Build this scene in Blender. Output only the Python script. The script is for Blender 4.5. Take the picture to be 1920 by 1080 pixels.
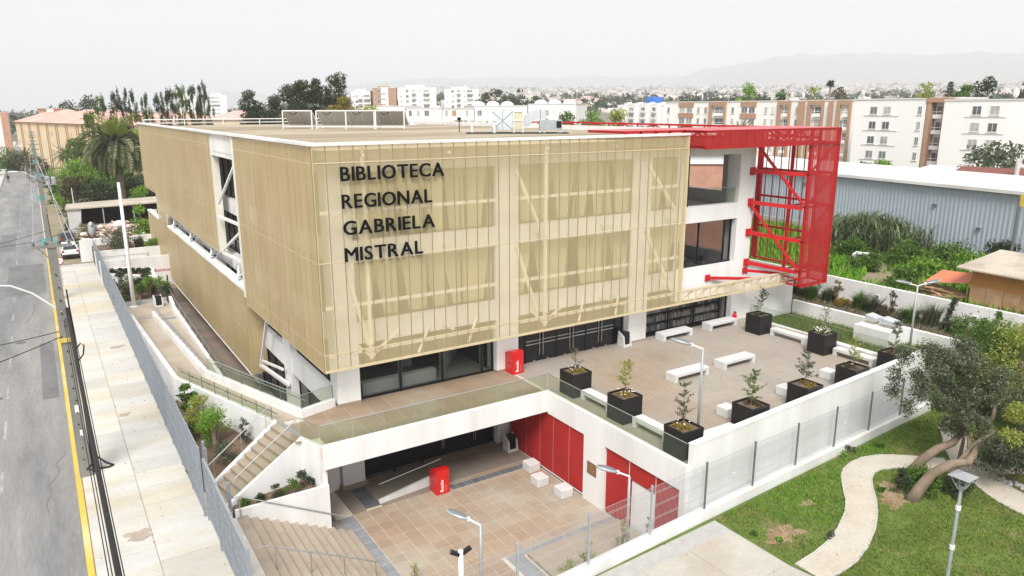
import bpy, math, random
import numpy as np
from mathutils import Vector, Matrix

R = math.radians
rng = np.random.default_rng(7)
random.seed(7)
scene = bpy.context.scene
for o in list(bpy.data.objects):
    bpy.data.objects.remove(o)

# ------------------------------------------------------------ camera
CAM = Vector((-9.63, -30.50, 13.65))
YAW, PITCH, ROLL = R(32.572), R(13.703), R(-0.115)
cd = bpy.data.cameras.new('camera')
cam = bpy.data.objects.new('camera', cd)
scene.collection.objects.link(cam)
fw = Vector((math.sin(YAW) * math.cos(PITCH), math.cos(YAW) * math.cos(PITCH), -math.sin(PITCH)))
rt = Vector((math.cos(YAW), -math.sin(YAW), 0))
up = rt.cross(fw)
rt, up = (math.cos(ROLL) * rt + math.sin(ROLL) * up, -math.sin(ROLL) * rt + math.cos(ROLL) * up)
cam.matrix_world = Matrix(((rt.x, up.x, -fw.x, CAM.x), (rt.y, up.y, -fw.y, CAM.y), (rt.z, up.z, -fw.z, CAM.z), (0, 0, 0, 1)))
cd.sensor_width = 36.0
cd.lens = 36.0 * 1380.7 / 1920.0
cd.clip_start = 0.3
cd.clip_end = 40000
scene.camera = cam

# ------------------------------------------------------------ sky, sun, exposure
SUN_EL, SUN_AZ = R(50), R(218)          # azimuth clockwise from +Y
wd = bpy.data.worlds.new('World')
scene.world = wd
wd.use_nodes = True
wn = wd.node_tree
wn.nodes.clear()
sky = wn.nodes.new('ShaderNodeTexSky')
sky.sky_type = 'NISHITA'
sky.sun_disc = False
sky.sun_elevation = SUN_EL
sky.sun_rotation = SUN_AZ
bg = wn.nodes.new('ShaderNodeBackground')
bg.inputs['Strength'].default_value = 0.10
wo = wn.nodes.new('ShaderNodeOutputWorld')
# closed cloud layer: an even pale grey-white sheet over the whole sky, faintly mottled, a little blue sky through it
cl = wn.nodes.new('ShaderNodeMix')
cl.data_type = 'RGBA'
cl.inputs['Factor'].default_value = 0.88
tc = wn.nodes.new('ShaderNodeTexCoord')
cn = wn.nodes.new('ShaderNodeTexNoise')
cn.inputs['Scale'].default_value = 3.0
cn.inputs['Detail'].default_value = 4
cr_ = wn.nodes.new('ShaderNodeMapRange')
cr_.inputs['To Min'].default_value = 4.3
cr_.inputs['To Max'].default_value = 5.5
cv = wn.nodes.new('ShaderNodeCombineColor')
wn.links.new(tc.outputs['Generated'], cn.inputs['Vector'])
wn.links.new(cn.outputs['Fac'], cr_.inputs['Value'])
for i_ in range(3):
    wn.links.new(cr_.outputs[0], cv.inputs[i_])
wn.links.new(sky.outputs[0], cl.inputs['A'])
wn.links.new(cv.outputs[0], cl.inputs['B'])
wn.links.new(cl.outputs['Result'], bg.inputs[0])
wn.links.new(bg.outputs[0], wo.inputs[0])
sl = bpy.data.lights.new('sun', 'SUN')
sl.energy = 2.7
sl.angle = R(26)
sl.color = (1.0, 0.97, 0.92)
sun = bpy.data.objects.new('sun', sl)
scene.collection.objects.link(sun)
sd = Vector((math.sin(SUN_AZ) * math.cos(SUN_EL), math.cos(SUN_AZ) * math.cos(SUN_EL), math.sin(SUN_EL)))
sun.rotation_euler = sd.to_track_quat('Z', 'Y').to_euler()
vs = scene.view_settings
vs.view_transform = 'Standard'
vs.look = 'None'
vs.gamma = 1.0
vs.exposure = 0.94
vs.use_curve_mapping = False
scene.render.engine = 'CYCLES'
cy = scene.cycles
cy.use_denoising = True
cy.max_bounces = 8
cy.diffuse_bounces = 3
cy.glossy_bounces = 3
cy.transmission_bounces = 4
cy.transparent_max_bounces = 24
cy.volume_bounces = 1
cy.caustics_reflective = False
cy.caustics_refractive = False

# ------------------------------------------------------------ helpers
COL = scene.collection


def tag(o, label=None, cat=None, group=None, kind=None):
    for k, v in (('label', label), ('category', cat), ('group', group), ('kind', kind)):
        if v:
            o[k] = v
    return o


def thing(name, label, cat, loc=(0, 0, 0), rz=0.0, group=None):
    o = bpy.data.objects.new(name, None)
    o.empty_display_size = 0.2
    COL.objects.link(o)
    o.location = loc
    o.rotation_euler = (0, 0, rz)
    return tag(o, label, cat, group)


def link(name, me, parent=None, loc=None, rz=0.0):
    o = bpy.data.objects.new(name, me)
    COL.objects.link(o)
    if parent is not None:
        o.parent = parent
    if loc is not None:
        o.location = loc
    if rz:
        o.rotation_euler = (0, 0, rz)
    return o


def copy_tree(o, parent=None):
    c = o.copy()
    COL.objects.link(c)
    if parent is not None:
        c.parent = parent
    for ch in o.children:
        copy_tree(ch, c)
    return c


class MB:
    """collects polygons; mesh() / build() turn them into one mesh"""

    def __init__(s):
        s.v, s.f, s.m, s.p = [], [], [], []
        s.mi = 0

    def add(s, vs, fs):
        b = len(s.v)
        s.v.extend([tuple(p) for p in vs])
        s.p.append((b, len(vs), len(s.f), len(fs)))
        for f in fs:
            s.f.append([b + i for i in f])
            s.m.append(s.mi)
        return s

    def pieces(s, name, m, parent, smooth=False):
        """every added piece its own object under parent"""
        out = []
        for b, nv, f0, nf in s.p:
            q = MB()
            q.add(s.v[b:b + nv], [[i - b for i in f] for f in s.f[f0:f0 + nf]])
            out.append(q.build(name, m, parent, smooth))
        return out

    def box(s, x0, y0, z0, x1, y1, z1):
        vs = [(x, y, z) for z in (z0, z1) for y in (y0, y1) for x in (x0, x1)]
        return s.add(vs, [(0, 2, 3, 1), (4, 5, 7, 6), (0, 1, 5, 4), (2, 6, 7, 3), (0, 4, 6, 2), (1, 3, 7, 5)])

    def cbox(s, x0, y0, z0, x1, y1, z1, c=0.01):
        """box with chamfered edges (top and vertical)"""
        a = [(x0 + c, y0), (x1 - c, y0), (x1, y0 + c), (x1, y1 - c), (x1 - c, y1), (x0 + c, y1), (x0, y1 - c), (x0, y0 + c)]
        t = [(x0 + 2 * c, y0 + c), (x1 - 2 * c, y0 + c), (x1 - c, y0 + 2 * c), (x1 - c, y1 - 2 * c), (x1 - 2 * c, y1 - c), (x0 + 2 * c, y1 - c), (x0 + c, y1 - 2 * c), (x0 + c, y0 + 2 * c)]
        vs = [(x, y, z0) for x, y in a] + [(x, y, z1 - c) for x, y in a] + [(x, y, z1) for x, y in t]
        fs = [tuple(reversed(range(8))), tuple(range(16, 24))]
        for k in (0, 8):
            fs += [(k + i, k + (i + 1) % 8, k + 8 + (i + 1) % 8, k + 8 + i) for i in range(8)]
        return s.add(vs, fs)

    def quad(s, a, b, c, d):
        return s.add([a, b, c, d], [(0, 1, 2, 3)])

    def prism(s, pts, z0, z1):
        """pts: xy polygon, counter-clockwise; z0/z1 numbers or per-point lists"""
        n = len(pts)
        za = z0 if isinstance(z0, (list, tuple)) else [z0] * n
        zb = z1 if isinstance(z1, (list, tuple)) else [z1] * n
        vs = [(p[0], p[1], za[i]) for i, p in enumerate(pts)] + [(p[0], p[1], zb[i]) for i, p in enumerate(pts)]
        fs = [tuple(reversed(range(n))), tuple(range(n, 2 * n))]
        fs += [(i, (i + 1) % n, n + (i + 1) % n, n + i) for i in range(n)]
        return s.add(vs, fs)

    def wall(s, pts, w, z0, z1):
        """wall of thickness w along a polyline of xy points; z0/z1 per point or numbers"""
        n = len(pts)
        P = [Vector((p[0], p[1])) for p in pts]
        za = z0 if isinstance(z0, (list, tuple)) else [z0] * n
        zb = z1 if isinstance(z1, (list, tuple)) else [z1] * n
        L, Rr = [], []
        for i in range(n):
            d0 = (P[i] - P[i - 1]).normalized() if i > 0 else (P[1] - P[0]).normalized()
            d1 = (P[i + 1] - P[i]).normalized() if i < n - 1 else d0
            t = (d0 + d1).normalized()
            nn = Vector((-t.y, t.x))
            k = 0.5 * w / max(0.3, nn.dot(Vector((-d0.y, d0.x))))
            L.append(P[i] + nn * k)
            Rr.append(P[i] - nn * k)
        vs = []
        for i in range(n):
            vs += [(Rr[i].x, Rr[i].y, za[i]), (L[i].x, L[i].y, za[i]), (L[i].x, L[i].y, zb[i]), (Rr[i].x, Rr[i].y, zb[i])]
        fs = [(0, 3, 2, 1), (4 * n - 4, 4 * n - 3, 4 * n - 2, 4 * n - 1)]
        for i in range(n - 1):
            a, b = 4 * i, 4 * i + 4
            fs += [(a + k, a + (k + 1) % 4, b + (k + 1) % 4, b + k) for k in range(4)]
        return s.add(vs, fs)

    def bar(s, p, q, w, h=None, up=(0, 0, 1)):
        """rectangular bar between two points"""
        h = w if h is None else h
        p, q = Vector(p), Vector(q)
        d = (q - p).normalized()
        u = Vector(up)
        if abs(d.dot(u)) > 0.98:
            u = Vector((0, 1, 0))
        a = d.cross(u).normalized() * (w / 2)
        b = a.cross(d).normalized() * (h / 2)
        vs = [p + i * a + j * b for i, j in ((-1, -1), (1, -1), (1, 1), (-1, 1))] + [q + i * a + j * b for i, j in ((-1, -1), (1, -1), (1, 1), (-1, 1))]
        return s.add(vs, [(0, 3, 2, 1), (4, 5, 6, 7), (0, 1, 5, 4), (1, 2, 6, 5), (2, 3, 7, 6), (3, 0, 4, 7)])

    def tube(s, pts, rad, n=8):
        """round tube through points; rad number or per point"""
        P = [Vector(p) for p in pts]
        r = rad if isinstance(rad, (list, tuple)) else [rad] * len(P)
        vs, fs = [], []
        ref = None
        for i, p in enumerate(P):
            d = (P[min(i + 1, len(P) - 1)] - P[max(i - 1, 0)]).normalized()
            if ref is None:
                ref = Vector((1, 0, 0)) if abs(d.x) < 0.8 else Vector((0, 1, 0))
            a = (ref - d * ref.dot(d)).normalized()
            b = d.cross(a)
            ref = a
            for k in range(n):
                t = 2 * math.pi * k / n
                vs.append(p + (a * math.cos(t) + b * math.sin(t)) * r[i])
        for i in range(len(P) - 1):
            for k in range(n):
                k2 = (k + 1) % n
                fs.append((i * n + k, i * n + k2, i * n + n + k2, i * n + n + k))
        fs += [tuple(reversed(range(n))), tuple(range((len(P) - 1) * n, len(P) * n))]
        return s.add(vs, fs)

    def lathe(s, prof, n=12, c=(0, 0, 0)):
        vs, fs = [], []
        for r, z in prof:
            for k in range(n):
                t = 2 * math.pi * k / n
                vs.append((c[0] + r * math.cos(t), c[1] + r * math.sin(t), c[2] + z))
        for i in range(len(prof) - 1):
            for k in range(n):
                k2 = (k + 1) % n
                fs.append((i * n + k, i * n + k2, i * n + n + k2, i * n + n + k))
        fs += [tuple(reversed(range(n))), tuple(range((len(prof) - 1) * n, len(prof) * n))]
        return s.add(vs, fs)

    def ell(s, c, r, n=10, m=6, rot=None):
        """ellipsoid"""
        vs, fs = [], []
        for i in range(m + 1):
            ph = math.pi * i / m
            for k in range(n):
                t = 2 * math.pi * k / n
                v = Vector((r[0] * math.sin(ph) * math.cos(t), r[1] * math.sin(ph) * math.sin(t), r[2] * math.cos(ph)))
                if rot:
                    v = rot @ v
                vs.append(Vector(c) + v)
        for i in range(m):
            for k in range(n):
                k2 = (k + 1) % n
                fs.append((i * n + k, i * n + n + k, i * n + n + k2, i * n + k2))
        return s.add(vs, fs)

    def mesh(s, name, mats, smooth=False):
        me = bpy.data.meshes.new(name)
        me.from_pydata(s.v, [], s.f)
        for m in (mats if isinstance(mats, (list, tuple)) else [mats]):
            me.materials.append(m)
        if len(me.materials) > 1:
            me.polygons.foreach_set('material_index', s.m)
        if smooth:
            me.polygons.foreach_set('use_smooth', [True] * len(me.polygons))
        me.update()
        return me

    def build(s, name, mats, parent=None, smooth=False, loc=None, rz=0.0):
        return link(name, s.mesh(name, mats, smooth), parent, loc, rz)


def np_mesh(name, verts, quads, mat):
    """fast mesh from arrays (quads Nx4 or tris Nx3)"""
    me = bpy.data.meshes.new(name)
    k = quads.shape[1]
    me.vertices.add(len(verts))
    me.vertices.foreach_set('co', np.asarray(verts, np.float32).ravel())
    me.loops.add(quads.size)
    me.loops.foreach_set('vertex_index', quads.ravel().astype(np.int32))
    me.polygons.add(len(quads))
    me.polygons.foreach_set('loop_start', np.arange(0, quads.size, k, dtype=np.int32))
    me.polygons.foreach_set('loop_total', np.full(len(quads), k, np.int32))
    for m in (mat if isinstance(mat, (list, tuple)) else [mat]):
        me.materials.append(m)
    me.update(calc_edges=True)
    return me


def structure(name, mb_or_mesh, mats=None, smooth=False):
    o = mb_or_mesh.build(name, mats, None, smooth) if isinstance(mb_or_mesh, MB) else link(name, mb_or_mesh)
    o['kind'] = 'structure'
    return o


# ------------------------------------------------------------ materials
def nodes(name):
    m = bpy.data.materials.new(name)
    m.use_nodes = True
    nt = m.node_tree
    return m, nt, nt.nodes['Principled BSDF']


def mat(name, c, rough=0.7, var=0.12, scale=1.5, metal=0.0, bump=0.0, bscale=30.0, stretch=(1, 1, 1), island=0.0, piece=0.0, tint=None, tvar=0.5, spec=0.35, alpha=None, fine=0.0):
    """procedural surface: base colour, cloudy wear at two scales, optional second tint, per-piece variation, relief"""
    m, nt, b = nodes(name)
    N, L = nt.nodes.new, nt.links.new
    geo = N('ShaderNodeNewGeometry')
    mp = N('ShaderNodeMapping')
    mp.inputs['Scale'].default_value = stretch
    L(geo.outputs['Position'], mp.inputs['Vector'])
    n1 = N('ShaderNodeTexNoise')
    n1.inputs['Scale'].default_value = scale
    n1.inputs['Detail'].default_value = 5
    n1.inputs['Roughness'].default_value = 0.62
    L(mp.outputs[0], n1.inputs['Vector'])
    mr = N('ShaderNodeMapRange')
    mr.inputs['From Min'].default_value = 0.3
    mr.inputs['From Max'].default_value = 0.7
    mr.inputs['To Min'].default_value = 1 - var
    mr.inputs['To Max'].default_value = 1 + var
    L(n1.outputs['Fac'], mr.inputs['Value'])
    val = mr.outputs[0]

    def mul(a, lo, hi, src):
        r = N('ShaderNodeMapRange')
        r.inputs['To Min'].default_value = lo
        r.inputs['To Max'].default_value = hi
        L(src, r.inputs['Value'])
        q = N('ShaderNodeMath')
        q.operation = 'MULTIPLY'
        L(a, q.inputs[0])
        L(r.outputs[0], q.inputs[1])
        return q.outputs[0]
    if island:
        val = mul(val, 1 - island, 1 + island, geo.outputs['Random Per Island'])
    if piece:
        oi = N('ShaderNodeObjectInfo')
        val = mul(val, 1 - piece, 1 + piece, oi.outputs['Random'])
    if fine:
        n3 = N('ShaderNodeTexNoise')
        n3.inputs['Scale'].default_value = scale * 14
        n3.inputs['Detail'].default_value = 3
        L(mp.outputs[0], n3.inputs['Vector'])
        val = mul(val, 1 - fine * 2, 1 + fine * 2, n3.outputs['Fac'])
    hsv = N('ShaderNodeHueSaturation')
    hsv.inputs['Color'].default_value = (*c, 1)
    if tint:
        mx = N('ShaderNodeMix')
        mx.data_type = 'RGBA'
        mx.inputs['A'].default_value = (*c, 1)
        mx.inputs['B'].default_value = (*tint, 1)
        n2 = N('ShaderNodeTexNoise')
        n2.inputs['Scale'].default_value = scale * 0.37
        n2.inputs['Detail'].default_value = 6
        n2.inputs['Roughness'].default_value = 0.6
        L(mp.outputs[0], n2.inputs['Vector'])
        r2 = N('ShaderNodeMapRange')
        r2.inputs['From Min'].default_value = 0.62 - tvar * 0.4
        r2.inputs['From Max'].default_value = 0.78 - tvar * 0.3
        L(n2.outputs['Fac'], r2.inputs['Value'])
        if island or piece:
            ad = N('ShaderNodeMath')
            ad.operation = 'ADD'
            ad.use_clamp = True
            rr = N('ShaderNodeMapRange')
            rr.inputs['To Min'].default_value = -0.25 if island else -2.2 * piece
            rr.inputs['To Max'].default_value = 0.25 if island else 2.2 * piece
            L(geo.outputs['Random Per Island'] if island else oi.outputs['Random'], rr.inputs['Value'])
            L(r2.outputs[0], ad.inputs[0])
            L(rr.outputs[0], ad.inputs[1])
            L(ad.outputs[0], mx.inputs['Factor'])
        else:
            L(r2.outputs[0], mx.inputs['Factor'])
        L(mx.outputs['Result'], hsv.inputs['Color'])
    L(val, hsv.inputs['Value'])
    L(hsv.outputs[0], b.inputs['Base Color'])
    b.inputs['Roughness'].default_value = rough
    b.inputs['Metallic'].default_value = metal
    b.inputs['Specular IOR Level'].default_value = spec
    if alpha is not None:
        b.inputs['Alpha'].default_value = alpha
    if bump:
        nb = N('ShaderNodeTexNoise')
        nb.inputs['Scale'].default_value = bscale
        nb.inputs['Detail'].default_value = 4
        L(mp.outputs[0], nb.inputs['Vector'])
        bp = N('ShaderNodeBump')
        bp.inputs['Strength'].default_value = bump
        bp.inputs['Distance'].default_value = 0.02
        L(nb.outputs['Fac'], bp.inputs['Height'])
        L(bp.outputs[0], b.inputs['Normal'])
    return m


def leafmat(name, c1, c2, dry=None, dry_highlight_f=0.0, trans=0.3):
    """foliage: every leaf its own shade between two greens, some dry or with a highlight put into the colour, a little light through"""
    m, nt, b = nodes(name)
    N, L = nt.nodes.new, nt.links.new
    geo = N('ShaderNodeNewGeometry')
    cr = N('ShaderNodeValToRGB')
    e = cr.color_ramp.elements
    e[0].color = (*c1, 1)
    e[1].position = 0.75
    e[1].color = (*c2, 1)
    if dry:  # third colour: dry leaves; for olive and palm a painted highlight
        e2 = cr.color_ramp.elements.new(1.0 - dry_highlight_f)
        e2.color = (*c2, 1)
        e3 = cr.color_ramp.elements.new(min(1.0, 1.02 - dry_highlight_f))
        e3.color = (*dry, 1)
    n1 = N('ShaderNodeTexNoise')
    n1.inputs['Scale'].default_value = 0.9
    n1.inputs['Detail'].default_value = 3
    L(geo.outputs['Position'], n1.inputs['Vector'])
    a = N('ShaderNodeMath')
    a.operation = 'MULTIPLY_ADD'
    a.inputs[1].default_value = 0.6
    a.inputs[2].default_value = -0.3
    L(n1.outputs['Fac'], a.inputs[0])
    ad = N('ShaderNodeMath')
    ad.use_clamp = True
    L(a.outputs[0], ad.inputs[0])
    L(geo.outputs['Random Per Island'], ad.inputs[1])
    L(ad.outputs[0], cr.inputs[0])
    L(cr.outputs[0], b.inputs['Base Color'])
    b.inputs['Roughness'].default_value = 0.6
    b.inputs['Specular IOR Level'].default_value = 0.25
    tr = N('ShaderNodeBsdfTranslucent')
    L(cr.outputs[0], tr.inputs['Color'])
    mx = N('ShaderNodeMixShader')
    mx.inputs[0].default_value = trans
    L(b.outputs[0], mx.inputs[1])
    L(tr.outputs[0], mx.inputs[2])
    L(mx.outputs[0], nt.nodes['Material Output'].inputs['Surface'])
    return m


def glassmat(name, tint, opac, rough=0.03, body=(0.02, 0.022, 0.025)):
    """glazing: part see-through, part dark/tinted, glossy on top"""
    m, nt, b = nodes(name)
    N, L = nt.nodes.new, nt.links.new
    b.inputs['Base Color'].default_value = (*body, 1)
    b.inputs['Roughness'].default_value = rough
    b.inputs['Specular IOR Level'].default_value = 0.5
    t = N('ShaderNodeBsdfTransparent')
    t.inputs['Color'].default_value = (*tint, 1)
    mx = N('ShaderNodeMixShader')
    mx.inputs[0].default_value = opac
    L(t.outputs[0], mx.inputs[1])
    L(b.outputs[0], mx.inputs[2])
    L(mx.outputs[0], nt.nodes['Material Output'].inputs['Surface'])
    return m


def meshmat(name, c, c2, opac, rough=0.5, streak=0.35, metal=0.0, sx=9.0, pv=0.055):
    """perforated / expanded metal sheet: partly open, vertical streaks of weather"""
    m, nt, b = nodes(name)
    N, L = nt.nodes.new, nt.links.new
    geo = N('ShaderNodeNewGeometry')
    mp = N('ShaderNodeMapping')
    mp.inputs['Scale'].default_value = (1, 1, 0.05)
    L(geo.outputs['Position'], mp.inputs['Vector'])
    n1 = N('ShaderNodeTexNoise')
    n1.inputs['Scale'].default_value = sx * 0.18
    n1.inputs['Detail'].default_value = 6
    n1.inputs['Roughness'].default_value = 0.75
    L(mp.outputs[0], n1.inputs['Vector'])
    n2 = N('ShaderNodeTexNoise')
    n2.inputs['Scale'].default_value = 0.25
    n2.inputs['Detail'].default_value = 3
    L(geo.outputs['Position'], n2.inputs['Vector'])
    ad = N('ShaderNodeMath')
    ad.operation = 'MULTIPLY_ADD'
    ad.inputs[1].default_value = 0.55
    L(n2.outputs['Fac'], ad.inputs[0])
    ml = N('ShaderNodeMath')
    ml.operation = 'MULTIPLY'
    ml.inputs[1].default_value = 0.9
    L(n1.outputs['Fac'], ml.inputs[0])
    L(ml.outputs[0], ad.inputs[2])
    r = N('ShaderNodeMapRange')
    r.inputs['From Min'].default_value = 0.72 - streak * 0.5
    r.inputs['From Max'].default_value = 0.72 + streak * 0.5
    L(ad.outputs[0], r.inputs['Value'])
    mx = N('ShaderNodeMix')
    mx.data_type = 'RGBA'
    mx.inputs['A'].default_value = (*c, 1)
    mx.inputs['B'].default_value = (*c2, 1)
    L(r.outputs[0], mx.inputs['Factor'])
    oi = N('ShaderNodeObjectInfo')
    rr = N('ShaderNodeMapRange')
    rr.inputs['To Min'].default_value = 1 - pv
    rr.inputs['To Max'].default_value = 1 + pv
    L(oi.outputs['Random'], rr.inputs['Value'])
    hv = N('ShaderNodeHueSaturation')
    L(mx.outputs['Result'], hv.inputs['Color'])
    L(rr.outputs[0], hv.inputs['Value'])
    L(hv.outputs[0], b.inputs['Base Color'])
    b.inputs['Roughness'].default_value = rough
    b.inputs['Metallic'].default_value = metal
    b.inputs['Alpha'].default_value = opac
    return m


M = {}
M['white'] = mat('white_paint', (0.80, 0.80, 0.79), 0.65, 0.04, 1.1, stretch=(1, 1, 0.14), tint=(0.68, 0.67, 0.645), tvar=0.42)
M['white_metal'] = mat('white_metal', (0.80, 0.80, 0.80), 0.4, 0.03)
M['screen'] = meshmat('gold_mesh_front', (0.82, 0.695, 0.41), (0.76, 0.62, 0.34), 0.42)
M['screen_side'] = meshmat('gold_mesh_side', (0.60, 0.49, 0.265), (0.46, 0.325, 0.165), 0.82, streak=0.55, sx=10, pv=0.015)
M['screen_frame'] = mat('gold_frame', (0.62, 0.52, 0.34), 0.5, 0.06)
M['seam'] = mat('screen_seam', (0.26, 0.215, 0.11), 0.5, 0.05)
M['tube'] = mat('cream_tube', (0.78, 0.74, 0.64), 0.45, 0.04)
M['red'] = mat('red_paint', (0.50, 0.012, 0.016), 0.45, 0.10, 2)
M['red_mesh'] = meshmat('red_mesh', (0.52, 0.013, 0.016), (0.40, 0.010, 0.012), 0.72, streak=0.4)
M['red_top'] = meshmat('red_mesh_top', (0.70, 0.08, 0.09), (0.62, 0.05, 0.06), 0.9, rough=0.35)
M['red_panel'] = mat('red_wall_panel', (0.40, 0.022, 0.020), 0.75, 0.10, 1.0, piece=0.08, fine=0.05)
M['roof'] = mat('roof_membrane', (0.285, 0.225, 0.15), 0.85, 0.16, 0.5, stretch=(0.3, 1, 1), tint=(0.44, 0.38, 0.28), tvar=0.5, bump=0.2)
M['glass'] = glassmat('window_glass', (0.88, 0.90, 0.88), 0.16)
M['glass_dark'] = glassmat('dark_glass', (0.25, 0.27, 0.28), 0.80)
M['glass_rail'] = glassmat('balustrade_glass', (0.90, 0.93, 0.88), 0.07, body=(0.28, 0.33, 0.28))
M['black'] = mat('black_frame', (0.012, 0.012, 0.013), 0.35, 0.1)
M['dark_in'] = mat('dark_interior', (0.07, 0.065, 0.06), 0.8, 0.2)
M['curtain'] = mat('curtain', (0.84, 0.77, 0.52), 0.9, 0.06, stretch=(6, 6, 0.2))
M['blind'] = mat('interior_tan', (0.60, 0.46, 0.25), 0.9, 0.25, 0.6)
M['letters'] = mat('letter_black', (0.006, 0.006, 0.007), 0.6, 0.1, spec=0.12)
M['steel'] = mat('brushed_steel', (0.55, 0.56, 0.57), 0.3, 0.05, metal=0.9)
M['galv'] = mat('galvanised', (0.42, 0.45, 0.48), 0.5, 0.12, 2.0, metal=0.35)
M['galv_fence'] = mat('fence_grey', (0.30, 0.335, 0.38), 0.55, 0.10, 2.0, metal=0.2)
M['wire'] = mat('mesh_wire', (0.46, 0.48, 0.50), 0.5, 0.05, metal=0.3)
M['post_dark'] = mat('fence_post_grey', (0.16, 0.17, 0.18), 0.55, 0.15, 4.0, metal=0.3)
M['terrace'] = mat('terrace_tile', (0.295, 0.21, 0.142), 0.7, 0.08, 0.9, piece=0.05, tint=(0.32, 0.265, 0.20), tvar=0.5, fine=0.06)
M['plaza'] = mat('plaza_tile', (0.350, 0.312, 0.268), 0.75, 0.08, 0.25, piece=0.03, tint=(0.33, 0.255, 0.19), tvar=0.32, fine=0.06)
M['lower'] = mat('lower_tile', (0.355, 0.255, 0.178), 0.72, 0.07, 0.5, piece=0.045, tint=(0.38, 0.335, 0.27), tvar=0.62, fine=0.06)
M['grout'] = mat('grout', (0.60, 0.53, 0.45), 0.85, 0.1)
M['dark_tile'] = mat('dark_tile', (0.12, 0.13, 0.145), 0.6, 0.15, 1.5, piece=0.12)
M['slate_tile'] = mat('grey_tile', (0.26, 0.27, 0.285), 0.65, 0.12, 1.5, piece=0.08)
M['court'] = mat('court_tile', (0.24, 0.20, 0.165), 0.8, 0.12, 0.8, tint=(0.33, 0.22, 0.17), tvar=0.35)
M['step'] = mat('stair_tile', (0.36, 0.30, 0.235), 0.75, 0.08, 1.2, piece=0.05, fine=0.05)
M['riser'] = mat('stair_riser', (0.34, 0.26, 0.19), 0.8, 0.1, 1.2)
M['ramp'] = mat('ramp_tile', (0.43, 0.37, 0.30), 0.75, 0.07, 0.8, tint=(0.36, 0.29, 0.23), tvar=0.4, fine=0.04)
M['conc'] = mat('light_concrete', (0.62, 0.62, 0.61), 0.8, 0.07, 3.0, bump=0.1, fine=0.05)
M['conc_grey'] = mat('grey_concrete', (0.42, 0.41, 0.39), 0.85, 0.12, 2.5, bump=0.15, fine=0.05)
M['slab'] = mat('pavement_slab', (0.56, 0.55, 0.52), 0.85, 0.06, 0.7, stretch=(0.5, 1.4, 1), piece=0.10, tint=(0.52, 0.465, 0.36), tvar=0.42, bump=0.1, fine=0.06)
M['drive'] = mat('drive_concrete', (0.46, 0.43, 0.375), 0.85, 0.08, 0.6, piece=0.05, tint=(0.40, 0.33, 0.26), tvar=0.35, bump=0.1, fine=0.06)
M['path'] = mat('park_path', (0.53, 0.485, 0.415), 0.85, 0.08, 0.6, tint=(0.46, 0.40, 0.31), tvar=0.4, bump=0.15, bscale=14, fine=0.08)
M['kerb'] = mat('kerb_concrete', (0.50, 0.48, 0.44), 0.85, 0.12, 2.0)
M['yellow'] = mat('yellow_paint', (0.62, 0.44, 0.08), 0.7, 0.12, 1.2, stretch=(1, 0.4, 1), tint=(0.66, 0.55, 0.28), tvar=0.3)
M['asphalt'] = mat('asphalt', (0.20, 0.20, 0.203), 0.85, 0.2, 0.5, stretch=(1.6, 0.22, 1), tint=(0.27, 0.262, 0.25), tvar=0.6, bump=0.1, fine=0.12)
M['road_paint'] = mat('road_paint', (0.36, 0.36, 0.35), 0.8, 0.3, 2.0, tint=(0.23, 0.23, 0.23), tvar=0.5)
M['patch'] = mat('asphalt_patch', (0.17, 0.17, 0.172), 0.85, 0.2, 0.8, stretch=(1, 0.4, 1), fine=0.06)
M['earth'] = mat('earth', (0.30, 0.245, 0.18), 0.95, 0.15, 0.3, tint=(0.22, 0.20, 0.11), tvar=0.5, bump=0.3, bscale=8)
M['soil'] = mat('garden_soil', (0.16, 0.11, 0.075), 0.95, 0.25, 3.0, bump=0.4, bscale=20)
M['lawn'] = mat('lawn_ground', (0.105, 0.150, 0.030), 0.95, 0.25, 1.2, tint=(0.27, 0.19, 0.11), tvar=0.16, bump=0.4, bscale=18, fine=0.1)
M['farland'] = mat('far_land', (0.20, 0.19, 0.15), 0.95, 0.2, 0.01, tint=(0.10, 0.12, 0.07), tvar=0.5)
M['hill'] = mat('hill_ground', (0.22, 0.19, 0.16), 0.95, 0.2, 0.0012, tint=(0.15, 0.15, 0.12), tvar=0.5)
M['bark'] = mat('bark', (0.24, 0.185, 0.14), 0.9, 0.25, 3.0, stretch=(3, 3, 0.6), bump=0.5, bscale=14)
M['bark_pale'] = mat('bark_pale', (0.24, 0.185, 0.135), 0.9, 0.3, 2.0, tint=(0.16, 0.12, 0.085), tvar=0.5, bump=0.6, bscale=12, fine=0.12)
M['pole'] = mat('pole_concrete', (0.225, 0.22, 0.20), 0.85, 0.16, 2.0, stretch=(1, 1, 0.3), bump=0.1, fine=0.06)
M['cable'] = mat('cable_black', (0.018, 0.018, 0.018), 0.6, 0.1)
M['planter'] = mat('planter_black', (0.014, 0.013, 0.013), 0.5, 0.15, 3)
M['mail_red'] = mat('mailbox_red', (0.62, 0.012, 0.015), 0.3, 0.05, spec=0.5)
M['lettering'] = mat('white_lettering', (0.82, 0.80, 0.76), 0.5, 0.02)
M['lettering_pale'] = mat('pale_lettering', (0.75, 0.32, 0.30), 0.5, 0.02)
M['sign_red'] = mat('sign_red', (0.45, 0.02, 0.03), 0.5, 0.05)
M['brass'] = mat('bronze_plaque', (0.28, 0.14, 0.07), 0.45, 0.15, 6, metal=0.3)
M['lens'] = mat('lamp_lens', (0.17, 0.18, 0.19), 0.25, 0.15, 5, spec=0.5)
M['lampgrey'] = mat('lamp_grey', (0.36, 0.375, 0.39), 0.45, 0.08, metal=0.3)
M['lampwhite'] = mat('lamp_white', (0.70, 0.71, 0.71), 0.4, 0.05)
M['rubber'] = mat('rubber', (0.015, 0.015, 0.015), 0.7, 0.1)
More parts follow.
